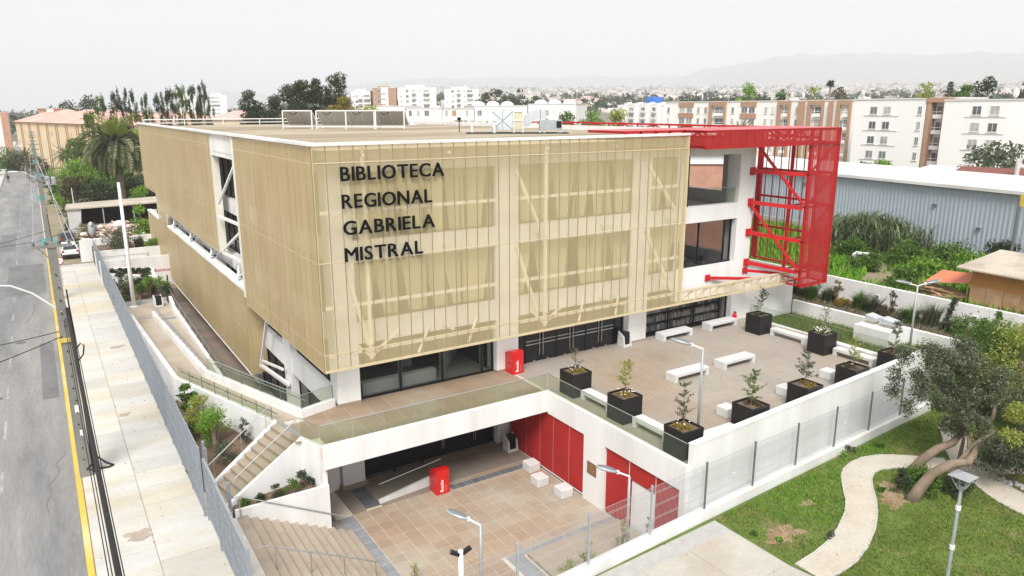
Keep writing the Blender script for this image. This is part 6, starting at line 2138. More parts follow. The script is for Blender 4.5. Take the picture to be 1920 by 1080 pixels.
ol2 = thing('olive_tree', 'lower drooping olive tree with yellowish dry top at the right edge', 'tree', (22.9, -16.55, ZP))
tb_ = MB()
tb_.tube([(-1.1, 0.4, -0.1), (-0.7, 0.2, 0.8), (-0.1, -0.1, 1.7), (0.6, -0.5, 2.3)], [0.16, 0.13, 0.1, 0.05], 8).tube([(-0.3, 0, 1.5), (0.3, 0.5, 2.2)], [0.08, 0.04], 6)
tb_.build('trunk', M['bark_pale'], ol2, smooth=True)
cl_, cl2_ = [], []
for k in range(46):
    a, rr_, zz = g_.uniform(0, 6.28), math.sqrt(g_.random()), g_.random()
    c = (0.85 + 1.5 * rr_ * math.cos(a), -0.9 + 1.3 * rr_ * math.sin(a), 0.85 + 2.5 * zz * (1.05 - 0.5 * rr_))
    (cl2_ if c[2] > 2.1 and k % 2 else cl_).append((c, (g_.uniform(0.35, 0.6), g_.uniform(0.35, 0.6), g_.uniform(0.35, 0.6))))
link('crown', leaf_mesh('crown', clump_points(cl_, 13000, 15, 0.25), 0.08, 0.2, 0.28, M['lf_grey'], 0.55, 0, 15), ol2)
link('dry_crown', leaf_mesh('dry_crown', clump_points(cl2_, 5000, 16, 0.3), 0.07, 0.17, 0.35, M['lf_yellow'], 0.3, 0, 16), ol2)
tree('tree', 'bright green rounded tree behind the olive by the white garden wall', 32.0, -12.6, ZP, 5.3, 2.2, 'lf_green', 21, 9000, (0.10, 0.22), 0.45, 0.2, 40, trunk='bark', tr=0.13)
tree('tree', 'yellow-green feathery tree at the right edge above the drooping olive', 31.2, -14.6, ZP, 5.4, 2.0, 'lf_yellow', 22, 8000, (0.10, 0.22), 0.4, 0.2, 40, tr=0.13)
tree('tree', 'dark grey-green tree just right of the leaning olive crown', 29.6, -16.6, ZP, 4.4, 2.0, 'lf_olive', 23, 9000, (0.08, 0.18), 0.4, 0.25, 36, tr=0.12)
bush('ivy_shrub', 'dark leafy shrub around the foot of the leaning olive trunk', 20.1, -16.0, ZP, 0.95, 0.85, 'lf_green', 24, 2600, (0.07, 0.15), 0.6, None, 18)
bush('upright_shrub', 'dark upright shrub in front of the leaning olive trunk', 19.2, -15.6, ZP, 1.25, 0.42, 'lf_dark', 25, 1500, (0.06, 0.14), 0.4, None, 12)
bush('ground_shrub', 'low green shrub in shade behind the park lantern', 21.2, -16.9, ZP, 0.5, 0.8, 'lf_dark', 26, 1500, (0.06, 0.14), 0.6, None, 14)
rk = structure('rock_border', MB().prism(ccw([(23.9, -17.3), (24.6, -17.5), (24.1, -19), (23.4, -19)]), ZP - 0.2, ZP + 0.03), M['soil'])
for k in range(26):
    x, y = 23.85 + 0.45 * g_.random() - 0.03 * k * 0.4, -17.35 - 0.062 * k
    MB().ell((0, 0, 0), (g_.uniform(0.07, 0.13), g_.uniform(0.07, 0.12), 0.07), 7, 5).build('stone', M['conc_grey'], rk, smooth=True, loc=(x, y, ZP + 0.06), rz=g_.uniform(0, 3))

# ============================================================ PLANTERS
def planter(label, x, y):
    p = thing('planter_box', label, 'planter', (x, y, 0), group='black planter boxes on the plaza')
    s, h, w = 0.56, 1.2, 0.05
    mb = MB()
    mb.cbox(-s, -s, 0, s, s, h - 0.16, 0.012)
    for a in ((-s, -s, s, -s + w), (-s, s - w, s, s), (-s, -s + w, -s + w, s - w), (s - w, -s + w, s, s - w)):
        mb.box(a[0], a[1], h - 0.17, a[2], a[3], h)
    mb.build('box', M['planter'], p)
    MB().box(-s + w, -s + w, h - 0.165, s - w, s - w, h - 0.09).build('soil', M['soil'], p)
    return p


def pot_plant(label, x, y, h, m, seed, n, leaf, spread=0.45, stems=5, under=None, flowers=0, bend=0.0, bare=0.0):
    """sparse young shrub: branching stems, leaves along the twigs, undergrowth on the soil"""
    g = random.Random(seed)
    h, n = h * 1.15, int(n * 1.7)
    t = thing('potted_shrub', label, 'plant', (x, y, 1.1), group='young shrubs in the black planters')
    mb, pts = MB(), []
    main = [(0, 0, 0), (bend * 0.3, 0, h * 0.4), (bend, 0.0, h * 0.95)]
    mb.tube(main, [0.022, 0.016, 0.006], 6)
    for k in range(stems * 4):
        t0 = g.uniform(0.2, 0.98)
        b = Vector((bend * t0 * t0, 0, h * 0.95 * t0))
        a = g.uniform(0, 6.28)
        ln_ = spread * g.uniform(0.5, 1.1) * (1.15 - 0.55 * t0)
        e = b + Vector((math.cos(a) * ln_, math.sin(a) * ln_, ln_ * g.uniform(0.2, 0.9)))
        mb.tube([b, b.lerp(e, 0.5) + Vector((0, 0, -0.02)), e], [0.008, 0.006, 0.003], 4)
        if g.random() > bare:
            for _ in range(max(1, n // (stems * 4))):
                u = g.uniform(0.25, 1.05)
                p = b.lerp(e, u)
                pts.append((p.x + g.gauss(0, 0.03), p.y + g.gauss(0, 0.03), p.z + g.gauss(0, 0.03)))
    mb.build('stem', M['bark'], t)
    link('foliage', leaf_mesh('foliage', pts, leaf[0], leaf[1], 0.32, M[m], 0.1, 0.1, seed), t)
    if under:
        cl_ = [((g.uniform(-0.3, 0.3), g.uniform(-0.3, 0.3), 0.08), (0.16, 0.16, 0.12)) for _ in range(9)]
        link('undergrowth', leaf_mesh('undergrowth', clump_points(cl_, 420, seed + 1, 0.2), 0.05, 0.12, 0.4, M[under], 0, 0.2, seed + 1), t)
    if flowers:
        mb = MB()
        for _ in range(flowers):
            mb.ell((g.uniform(-0.42, 0.42), g.uniform(-0.42, 0.42), g.uniform(0.16, 0.36)), (0.035, 0.035, 0.022), 6, 4)
        mb.build('flowers', M['petal'], t)['kind'] = 'stuff'
    return t


PL = [(27.15, -1.55), (27.05, -6.1), (27.08, -10.3), (23.25, -10.45), (19.2, -10.7), (15.2, -10.9), (11.05, -11.0), (11.33, -7.1), (11.35, -3.45)]
PN = ['black planter box nearest the white wall by the bookshelves', 'black planter box with white flowers along the grass strip', 'black planter box in the far right corner under the double lamp', 'black planter box farthest along the parapet wall', 'black planter box in the middle of the parapet wall', 'black planter box along the parapet nearest the tall lamp', 'black planter box in the corner of edge glass and parapet', 'black planter box midway along the plaza edge glass', 'black planter box at the inner end of the plaza edge glass']
for (x, y), l_ in zip(PL, PN):
    planter(l_, x, y)
pot_plant('dark bushy shrub leaning right in the planter by the white wall', *PL[0], 1.35, 'lf_grey', 51, 420, (0.06, 0.14), 0.5, 7, 'lf_dark', 0, 0.35)
pot_plant('bare dark spreading shrub above white flowers in its planter', *PL[1], 1.55, 'lf_grey', 52, 300, (0.05, 0.12), 0.65, 8, 'lf_green', 40, 0.25, 0.3)
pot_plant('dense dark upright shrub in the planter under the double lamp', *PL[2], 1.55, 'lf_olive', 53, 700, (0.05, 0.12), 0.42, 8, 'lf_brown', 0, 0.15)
pot_plant('thin yellow-green shrub in the farthest parapet planter', *PL[3], 1.35, 'lf_yellow', 54, 420, (0.05, 0.12), 0.45, 7, 'lf_brown', 3)
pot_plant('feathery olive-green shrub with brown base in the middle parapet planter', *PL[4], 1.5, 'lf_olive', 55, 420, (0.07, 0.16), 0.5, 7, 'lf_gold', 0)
pot_plant('green shrub with one arm reaching right in a parapet planter', *PL[5], 1.45, 'lf_green', 56, 500, (0.06, 0.15), 0.6, 7, 'lf_brown', 0, 0.1)
pot_plant('thin dark upright shrub over yellow undergrowth in the corner planter', *PL[6], 1.75, 'lf_dark', 57, 480, (0.05, 0.13), 0.45, 8, 'lf_gold', 5, -0.12, 0.25)
pot_plant('tall yellow-leaved shrub over white flowers behind the edge glass', *PL[7], 1.5, 'lf_yellow', 58, 300, (0.08, 0.17), 0.42, 6, 'lf_gold', 16, 0.1)
pot_plant('wispy pale shrub with white flowers in the innermost edge planter', *PL[8], 1.1, 'lf_grey', 59, 260, (0.04, 0.10), 0.4, 7, 'lf_gold', 14, -0.05, 0.2)

# ============================================================ GARDENS
bush('shrub', 'tall leafy shrub against the white ramp wall in the street garden', -4.75, 6.8, -1.3, 2.5, 0.5, 'lf_green', 61, 900, (0.12, 0.26), 0.5, None, 12, up_=0.0, droop=0.1)
bush('shrub', 'yellow-flecked shrub in the middle of the street garden', -4.5, 5.0, -1.5, 2.1, 0.95, 'lf_yellow', 62, 2600, (0.06, 0.14), 0.4)
bush('shrub', 'bright green bushy shrub nearest the upper stair in the street garden', -4.35, 3.0, -1.6, 2.3, 1.05, 'lf_bright', 63, 3800, (0.06, 0.14), 0.35)
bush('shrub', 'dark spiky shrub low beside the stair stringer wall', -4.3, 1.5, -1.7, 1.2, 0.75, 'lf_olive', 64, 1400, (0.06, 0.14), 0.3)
bush('shrub', 'slim green spire shrub beside the ramp wall and stair', -3.2, 2.3, -1.3, 1.6, 0.3, 'lf_grey', 65, 700, (0.05, 0.12), 0.4)
bush('shrub', 'dark low shrub behind the fence posts in the street garden', -5.2, 4.4, -1.8, 1.5, 0.55, 'lf_dark', 66, 900, (0.06, 0.14), 0.4)
bush('weed_clump', 'green weed pushing through the fence onto the pavement', -5.6, 2.0, ZS, 0.55, 0.28, 'lf_green', 67, 350, (0.08, 0.16), 0.4, None, 6, 'weed')
bush('weed_clump', 'thin dry weed at the foot of the fence by the gate', -5.55, 0.8, ZS, 0.35, 0.2, 'lf_olive', 68, 200, (0.05, 0.12), 0.3, None, 6, 'weed')
for k, (x, h, r_) in enumerate(((-4.35, 0.32, 0.24), (-3.7, 0.40, 0.28), (-3.05, 0.62, 0.32), (-2.45, 0.66, 0.36), (-1.95, 0.9, 0.32), (-1.55, 0.55, 0.28))):
    bush('dwarf_shrub', 'dark round dwarf shrub, %s up the triangular stair planter' % ('lowest', 'second', 'third', 'fourth', 'tallest one', 'topmost')[k], x, -2.28 if k < 4 else -2.1, -1.82, h, r_, 'lf_dark' if k % 3 else 'lf_green', 70 + k, 620, (0.05, 0.11), 0.4, 'dwarf shrubs in the stair planter', 9)
for k in range(11):
    x, y = -5.0 + 2.7 * (k % 4) / 3 + 0.2 * (k % 2), 33.6 + 1.9 * (k // 4) + 0.4 * (k % 3)
    bush('bed_shrub', 'garden bed shrub %s' % ['at the kerb below the flagpole', 'dark and round right of the flagpole', 'yellow-green by the litter bin', 'low and dark beside the ramp', 'in the middle of the bed by the fence', 'tall and dark behind the flagpole', 'bright and spreading in mid bed', 'dark at the right of the bed', 'at the back of the bed by the fence', 'green at the back of the bed', 'small at the far corner of the bed'][k], x, y, -1.15, 0.9 + 0.5 * (k % 3), 0.75, ['lf_dark', 'lf_green', 'lf_bright', 'lf_dark', 'lf_olive'][k % 5], 90 + k, 700, (0.10, 0.22), 0.4, 'shrubs in the bed by the flagpole', 9)
for k in range(6):
    bush('planter_shrub', 'dark shrub in the angular white planter, %s' % ('left corner', 'left of the middle', 'at the middle front', 'right of the middle', 'right end', 'back row')[k], -5.0 + 0.48 * k, 42.6 - 0.25 * k, -0.62, 0.55, 0.42, 'lf_dark', 110 + k, 420, (0.08, 0.18), 0.5, 'shrubs in the angular white planter', 8)
bush('shrub', 'grey spreading shrub behind the three-bar railing', -3.6, 53.5, -0.4, 2.3, 1.9, 'lf_grey', 120, 2600, (0.14, 0.3), 0.3)
tuft('flax_plant', 'dark flax plant against the boundary wall, left one', -1.6, 54.5, -0.35, 1.4, 1.2, 'lf_grey', 121, 130, (0.05, 0.09), 'flax plants by the boundary wall', cat='plant')
bush('shrub', 'bright green low shrub between the flax plants', -0.2, 53.4, -0.35, 0.9, 0.9, 'lf_bright', 122, 800, (0.1, 0.25), 0.5)
tuft('flax_plant', 'spiky flax plant against the boundary wall, nearest the gold mesh', 1.0, 54.2, -0.35, 1.7, 1.4, 'lf_dark', 123, 150, (0.05, 0.09), 'flax plants by the boundary wall', cat='plant')

# ornamental grasses and shrubs of the planting strip on the right
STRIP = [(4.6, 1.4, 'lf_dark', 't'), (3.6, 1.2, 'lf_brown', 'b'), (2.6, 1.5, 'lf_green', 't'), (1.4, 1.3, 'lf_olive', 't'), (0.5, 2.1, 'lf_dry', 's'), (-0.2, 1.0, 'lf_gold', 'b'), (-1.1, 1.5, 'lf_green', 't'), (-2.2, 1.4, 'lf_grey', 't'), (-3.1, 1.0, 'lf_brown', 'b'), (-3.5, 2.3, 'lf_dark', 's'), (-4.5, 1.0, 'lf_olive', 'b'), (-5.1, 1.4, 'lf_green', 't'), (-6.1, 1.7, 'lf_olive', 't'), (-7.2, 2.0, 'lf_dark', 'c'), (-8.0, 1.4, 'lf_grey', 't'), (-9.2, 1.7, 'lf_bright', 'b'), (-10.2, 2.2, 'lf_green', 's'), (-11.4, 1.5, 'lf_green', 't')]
names = ['darkest tuft nearest the red tower', 'brown bush next to the red tower', 'broad green grass tuft right of the red tower', 'olive grass tuft below the first wall light', 'tall dry pinkish spire', 'low golden bush beside the dry spire', 'green grass tuft left of the second wall light', 'grey grass tuft left of the dark spire', 'brown flowering bush at the dark spire', 'tall dark conifer-like spire', 'olive bush right of the dark spire', 'green grass tuft by the double lamp', 'large grass tuft right of the double lamp', 'dark leaning ivy column', 'grey tuft right of the ivy column', 'bright bush above the olive crown', 'green pointed shrub near the right edge', 'green tuft at the right edge']
for k, (y, h, m, kind) in enumerate(STRIP):
    l_ = names[k] + ' along the white garden wall'
    x = 38.5 - 0.25 * (k % 3)
    if kind == 't':
        tuft('grass_tuft', l_, x, y, -0.28, h * 0.95, 1.3, m, 130 + k, 420, (0.025, 0.05), 'plants along the garden wall', 0.75)
    elif kind == 'b':
        bush('shrub', l_, x, y, -0.28, h * 0.8, 0.6, m, 130 + k, 900, (0.08, 0.18), 0.35, 'plants along the garden wall')
    elif kind == 's':
        bush('spire_shrub', l_, x, y, -0.28, h * 1.0, 0.34, m, 130 + k, 620, (0.08, 0.2), 0.3, 'plants along the garden wall', 12)
    else:
        t = thing('ivy_column', l_, 'plant', (x, y, -0.28), group='plants along the garden wall')
        cl_ = [((0.0, -0.42 * (q_ / 7) ** 1.3, 0.15 + 0.28 * q_), (0.24, 0.24, 0.22)) for q_ in range(8)]
        link('foliage', leaf_mesh('foliage', clump_points(cl_, 1100, 9, 0.3), 0.07, 0.15, 0.6, M[m], 0.1, 0, 9), t)
        MB().tube([(0, 0, 0), (0, -0.4, 2.0)], 0.05, 6).build('stem', M['bark'], t)
q2 = scatter_poly([(34.4, -24), (39.7, -24), (39.7, 8), (34.4, 8)], 16000, 16)
q2 = q2[np.random.default_rng(2).random(len(q2)) < 0.25 + 0.75 * ((q2[:, 0] - 34.4) / 5.3)]
link('strip_ground_cover', blades(np.hstack([q2, np.full((len(q2), 1), -0.27)]), (0.06, 0.25), (0.03, 0.07), M['lf_olive'], 0.8, 15), None)['kind'] = 'stuff'
for k, (x, y, h, m) in enumerate(((6.55, -10.7, 1.7, 'lf_yellow'), (5.55, -10.6, 1.3, 'lf_yellow'), (8.3, -10.6, 1.9, 'lf_yellow'), (9.8, -10.6, 1.7, 'lf_olive'), (0.7, -7.3, 0.9, 'lf_yellow'))):
    bush('sapling', ['yellow-green sapling behind the mesh fence, second from the drain corner', 'small yellow-green sapling at the drain corner behind the mesh fence', 'dense yellow-green sapling round the lamp post behind the mesh fence', 'thin sapling in front of the white door behind the mesh fence', 'wispy sapling at the foot of the wide stair'][k], x, y, (ZL + 0.16) if k < 4 else ZL, h, 0.36 if k != 3 else 0.22, m, 160 + k, 420 if k < 3 else 130, (0.06, 0.14), 0.32, 'saplings behind the mesh fence', 9)

# weedy field, reeds, shrubs
q2 = scatter_poly([(40.3, -30), (62, -30), (66, 40), (40.3, 40)], 60000, 18)
dn = np.sin(q2[:, 0] * 0.55 + 2 * np.sin(q2[:, 1] * 0.3)) * np.sin(q2[:, 1] * 0.5 + 1.5 * np.sin(q2[:, 0] * 0.25))
sand = np.exp(-(((q2[:, 0] - 47.5) / 3.2) ** 2 + ((q2[:, 1] - 2.2) / 2.0) ** 2)) + np.exp(-(((q2[:, 0] - 51) / 3.0) ** 2 + ((q2[:, 1] - 6) / 1.6) ** 2)) + np.exp(-(((q2[:, 0] - 45) / 2) ** 2 + ((q2[:, 1] + 3) / 2.2) ** 2))
q2 = q2[(np.random.default_rng(1).random(len(q2)) < 0.75 + 0.35 * dn) & (sand < 0.45)]
link('field_weeds', blades(np.hstack([q2, np.zeros((len(q2), 1))]), (0.3, 0.95), (0.07, 0.18), M['lf_grassbright'], 0.5, 19), None)['kind'] = 'stuff'
g_ = np.random.default_rng(31)
rl = thing('reed_clump', 'tall grey-green giant reed thicket in front of the blue warehouse', 'reeds', (57.0, 10.2, 0))
rv, rp_ = MB(), []
n = 520
px_, py_ = g_.normal(0, 1.5, n), g_.normal(0, 2.3, n)
py_ = np.clip(py_, -4.4, 4.8)
hts = np.clip(3.0 - 0.05 * py_ ** 2 + g_.normal(0, 0.4, n), 1.6, 3.6)
base = np.stack([px_, py_, np.zeros(n)], 1)
lv, ld = [], []
for i in range(n):
    for k in range(13):
        lv.append((px_[i], py_[i], hts[i] * (0.2 + 0.8 * k / 13)))
lv = np.array(lv) + g_.normal(0, 0.05, (len(lv), 3))
link('foliage', blades(lv, (0.45, 0.85), (0.08, 0.15), M['lf_reed'], 1.6, 33), rl)
cane_ = link('cane', blades(base, (2.0, 3.2), (0.04, 0.07), M['lf_reed'], 0.08, 34), rl)
cane_['kind'] = 'stuff'
for k, (x, y, h, r_, m) in enumerate(((53.5, 4.5, 2.2, 2.2, 'lf_green'), (56.5, 2.0, 2.4, 2.4, 'lf_green'), (55.0, -1.0, 2.0, 2.2, 'lf_bright'), (51.0, 1.0, 1.6, 1.4, 'lf_bright'), (49.5, 5.5, 1.5, 1.4, 'lf_green'), (58.5, -1.5, 2.8, 2.0, 'lf_dark'), (44.8, -0.6, 1.8, 1.5, 'lf_green'), (46.5, 8.0, 1.3, 1.6, 'lf_bright'), (52.5, 9.0, 2.0, 1.6, 'lf_green'), (43.0, 6.5, 1.0, 1.8, 'lf_bright'))):
    bush('field_shrub', 'leafy field shrub %s' % ['between the reeds and the sandy patch', 'below the concrete base of the warehouse', 'left of the orange canopy', 'on the sandy patch', 'in front of the reed thicket', 'dark, behind the orange canopy', 'beside the timber pile', 'beyond the white stacked slabs', 'at the right foot of the reeds', 'just over the white wall by the red tower'][k], x, y, 0, h, r_, m, 180 + k, 1500, (0.2, 0.45), 0.35, 'shrubs in the weedy field', 16, up_=0.5)

# ============================================================ PALMS AND TREES ON THE LEFT
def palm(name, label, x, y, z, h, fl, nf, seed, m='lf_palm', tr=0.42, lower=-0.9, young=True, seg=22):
    """feather palm: ringed trunk, arching fronds with separate leaflets"""
    g = random.Random(seed)
    t = thing(name, label, 'palm tree', (x, y, z))
    prof = [(tr * 1.3, 0)] + [(tr * (1 + 0.06 * (k % 2)), h * 0.1 + h * 0.75 * k / 14) for k in range(15)] + [(tr * 1.5, h * 0.9), (tr * 1.7, h * 0.96), (tr * 0.9, h * 1.03)]
    MB().lathe(prof, 12).build('trunk', M['bark'], t)
    groups = {m: ([], [])}
    if young:
        groups['lf_palm_new'] = ([], [])
    for k in range(nf):
        el = 1.25 - (1.25 - lower) * (k / (nf - 1)) ** 0.85
        az = k * 2.39996 + g.uniform(-0.2, 0.2)
        ln_ = fl * g.uniform(0.85, 1.08)
        vs, fs = groups['lf_palm_new' if young and k < nf * 0.16 else m]
        p = Vector((0.25 * math.cos(az), 0.25 * math.sin(az), h))
        e, b0 = el, len(vs)
        sd_v = Vector((-math.sin(az), math.cos(az), 0))
        rach, dirs = [], []
        for s in range(seg + 1):
            d = Vector((math.cos(e) * math.cos(az), math.cos(e) * math.sin(az), math.sin(e)))
            rach.append(p.copy())
            dirs.append(d)
            p = p + d * (ln_ / seg)
            e = max(e - (0.055 + 0.05 * s / seg) * (0.5 if el > 0.95 else 1.0 if el > -0.2 else 0.55), -1.45)
        vs += rach
        for s in range(1, seg):
            d, q = dirs[s], rach[s]
            up_v = sd_v.cross(d)
            ll = fl * 0.16 * math.sin(math.pi * min(1, 0.14 + 0.84 * s / seg)) ** 0.6
            for sg in (-1, 1):
                b = len(vs)
                tip = q + sd_v * sg * ll * 0.7 + d * ll * 0.8 - up_v * ll * g.uniform(0.12, 0.5)
                vs += [tip, tip - d * ll * 0.16]
                fs.append((b0 + s, b0 + s + 1, b, b + 1))
    for key, (vs, fs) in groups.items():
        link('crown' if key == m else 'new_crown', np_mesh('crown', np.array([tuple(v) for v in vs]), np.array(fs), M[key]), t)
    return t


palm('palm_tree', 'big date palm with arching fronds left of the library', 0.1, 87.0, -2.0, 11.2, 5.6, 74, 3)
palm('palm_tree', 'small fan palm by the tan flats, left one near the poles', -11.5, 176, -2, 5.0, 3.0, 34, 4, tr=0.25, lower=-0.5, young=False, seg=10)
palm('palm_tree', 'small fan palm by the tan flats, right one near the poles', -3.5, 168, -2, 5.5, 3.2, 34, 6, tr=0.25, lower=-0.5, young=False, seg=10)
LEFT = [(-5.0, 105, 9.0, 3.6, 'lf_bright', 'bright green round tree beyond the dark bushes', 0.05), (1.5, 112, 8.2, 4.0, 'lf_bright', 'bright green tree behind the left side of the palm', 0.05), (-2.8, 130, 11.2, 3.6, 'lf_green', 'mid green tree in front of the tan flats', 0.1), (-5.4, 98, 6.3, 2.6, 'lf_brown', 'brownish bushy tree beside the street poles', 0.05), (-2.5, 97, 6.2, 3.0, 'lf_dark', 'dark bushy tree left of the palm trunk', 0.05), (1.2, 95, 6.6, 3.0, 'lf_dark', 'dark bushy tree behind the palm trunk', 0.05), (4.5, 99, 6.0, 3.0, 'lf_grey', 'grey-green tree right of the palm trunk', 0.05), (-4.8, 91, 3.4, 2.2, 'lf_olive', 'low olive bush above the shed roof, left one', 0.0), (-1.0, 90, 3.2, 2.2, 'lf_dark', 'low dark bush above the shed roof, middle one', 0.0), (2.2, 84, 5.8, 2.3, 'lf_bright', 'bright bush above the shed roof by the gold mesh', 0.0), (-0.1, 65.3, 5.0, 1.5, 'lf_bright', 'lime green bush between flagpole and gold mesh', 0.0), (4.6, 76, 5.2, 2.0, 'lf_yellow', 'yellow-green bush at the edge of the gold mesh', 0.0), (-6.6, 78, 2.6, 1.2, 'lf_dark', 'dark hedge shrub between the verge and the shed', 0.0), (-5.9, 69, 1.7, 0.9, 'lf_green', 'green shrub beside the parked cars', 0.0), (-7.2, 118, 3.6, 1.6, 'lf_green', 'green shrub on the verge beside the poles', 0.0), (6.0, 108, 4.0, 2.2, 'lf_pink', 'pink flowering bush right of the palm', 0.0), (0.8, 93, 2.8, 1.0, 'lf_pink', 'pink flowering shrub in front of the dark bushes', 0.0), (-13.5, 205, 5.5, 3.4, 'lf_dark', 'dark tree at the bend of the street', 0.05), (-16.5, 215, 6.0, 3.6, 'lf_green', 'green tree at the left end of the street', 0.05), (-9.0, 190, 4.6, 2.8, 'lf_dark', 'dark tree in front of the tan flats by the crossing', 0.05), (-19.5, 190, 7.5, 3.0, 'lf_green', 'green street tree at the left edge', 0.1), (-7.6, 150, 3.0, 2.0, 'lf_olive', 'olive shrub on the verge near the crossing', 0.0)]
for k, (x, y, h, r_, m, l_, bs) in enumerate(LEFT):
    nl = int((520 if y < 135 else 300) * r_ ** 2) + 500
    tree('tree' if h > 3.5 else 'bush', l_, x, y, -2.1, h, r_, m, 200 + k, nl, (0.22, 0.5), 0.42, bs, 30, 'tree' if h > 3.5 else 'shrub', 'trees and bushes left of the library', tr=0.10 + 0.02 * h)
# poplars with feathery tops
for k, (x, y, h) in enumerate(((2.2, 135, 17.6), (4.8, 134, 18.6), (7.2, 133.6, 19.0), (9.6, 132, 17.8), (11.8, 129.5, 18.4), (13.6, 128, 19.0), (15.6, 127.6, 19.8), (17.4, 126, 19.6), (18.9, 123, 20.6), (0.4, 137, 15.0))):
    t = thing('poplar_tree', 'poplar %s' % ['at the left end of the row behind the palm', 'second from the left of the row', 'third from the left of the row', 'fourth of the row, above the roof corner', 'fifth of the row behind the roof corner', 'sixth of the row, thin topped', 'seventh of the row with full green top', 'eighth of the row near the white tower', 'tallest at the right end of the row', 'short one left of the row above the palm'][k], 'tree', (x, y, -2), group='row of poplars behind the library')
    g_ = random.Random(300 + k)
    cl_ = []
    for q_ in range(64):
        u = g_.random()
        rr_ = (1.9 * math.sin(math.pi * min(1, 0.15 + 0.8 * u)) + 0.3) * math.sqrt(g_.random())
        a = g_.uniform(0, 6.28)
        cl_.append(((rr_ * math.cos(a), rr_ * math.sin(a), h * (0.22 + 0.78 * u)), (0.30, 0.30, g_.uniform(0.7, 1.5))))
    link('crown', leaf_mesh('crown', clump_points(cl_, 7500, 300 + k, 0.2), 0.16, 0.38, 0.42, M['lf_dark' if k % 3 else 'lf_green'], 0, 0.35, 300 + k), t)
    mb = MB().tube([(0, 0, -0.3), (0, 0, h * 0.5), (0, 0, h * 0.97)], [0.25, 0.16, 0.03], 6)
    for q_ in range(9):
        u, a = g_.uniform(0.15, 0.75), g_.uniform(0, 6.28)
        mb.tube([(0, 0, h * u), (0.9 * math.cos(a), 0.9 * math.sin(a), h * (u + 0.12)), (1.1 * math.cos(a), 1.1 * math.sin(a), h * (u + 0.24))], [0.07, 0.05, 0.02], 5)
    mb.build('trunk', M['bark'], t)
for k, (x, y, h, r_, m) in enumerate(((23.3, 105.5, 19.5, 2.2, 'lf_grey'), (24.6, 103, 17.5, 2.8, 'lf_dark'), (26.6, 103, 18.8, 2.6, 'lf_grey'), (28.6, 100.5, 20.2, 3.0, 'lf_grey'), (30.6, 99.3, 21.2, 2.8, 'lf_dark'), (33.0, 97.8, 21.6, 2.8, 'lf_dark'), (35.6, 96, 22.6, 2.8, 'lf_dark'), (21.6, 107, 13.0, 2.8, 'lf_dark'), (29.4, 97.5, 16.0, 3.4, 'lf_dark'), (33.8, 95, 16.5, 3.2, 'lf_dark'))):
    tree('eucalyptus_tree', 'dark eucalyptus %s' % ['with thin grey spire at the left of the clump', 'bushy one at the left of the clump', 'grey one left of the middle', 'broad one in the middle of the clump', 'tall one right of the middle', 'second tallest near the right of the clump', 'tallest at the right end of the clump', 'low one at the left foot of the clump', 'low one filling the middle of the clump', 'low one behind the yellow tree'][k], x, y, -2, h, r_, m, 330 + k, 7000, (0.25, 0.6), 0.4, 0.25, 48, 'tree', 'clump of eucalyptus behind the roof', size=(0.25, 0.5))
tree('autumn_tree', 'yellow and green tree turning autumn gold behind the solar collectors', 33.4, 87, -2, 18.4, 2.9, 'lf_gold', 345, 3600, (0.25, 0.5), 0.5, 0.4, 34)
tree('autumn_tree', 'greener tree beside the autumn gold one behind the collectors', 36.6, 85.5, -2, 17.4, 2.8, 'lf_yellow', 346, 3600, (0.25, 0.5), 0.5, 0.4, 34)

# fallen leaves
lt = np.concatenate([np.hstack([scatter_poly(PATH1, 120, 71), np.full((len(scatter_poly(PATH1, 120, 71)), 1), ZP + 0.028)]), np.hstack([scatter_poly(PATH2, 260, 72), np.full((len(scatter_poly(PATH2, 260, 72)), 1), ZP + 0.026)]), np.hstack([scatter_poly(DRIVE, 160, 73), np.full((len(scatter_poly(DRIVE, 160, 73)), 1), ZP + 0.03)]), np.hstack([scatter_poly([(10.5, -11.4), (29, -10.2), (29, 1), (10.5, 1)], 160, 74), np.full((len(scatter_poly([(10.5, -11.4), (29, -10.2), (29, 1), (10.5, 1)], 160, 74)), 1), 0.012)]), np.hstack([scatter_poly([(-9.6, -20), (-5.8, -20), (-5.8, 50), (-9.6, 50)], 260, 75), np.full((len(scatter_poly([(-9.6, -20), (-5.8, -20), (-5.8, 50), (-9.6, 50)], 260, 75)), 1), ZS + 0.012)])])
link('leaf_litter', leaf_mesh('leaf_litter', lt, 0.04, 0.09, 0.5, M['lf_brown'], 0, 0, 76), None)['kind'] = 'stuff'

# ============================================================ BUILDINGS AROUND
def facade(name, label, cat, P, Q, depth, z0, z1, m, group=None):
    """box building: local x runs along the front from P to Q, the front faces local -y"""
    d = Vector((Q[0] - P[0], Q[1] - P[1]))
    t = thing(name, label, cat, (P[0], P[1], z0), math.atan2(d.y, d.x), group)
    MB().box(0, 0, -3.5, d.length, depth, z1 - z0).build('wall', M[m], t)
    MB().box(-0.12, -0.12, z1 - z0, d.length + 0.12, depth + 0.12, z1 - z0 + 0.22).build('roof', M['apt_trim'], t)
    return t, d.length


WIN = {}


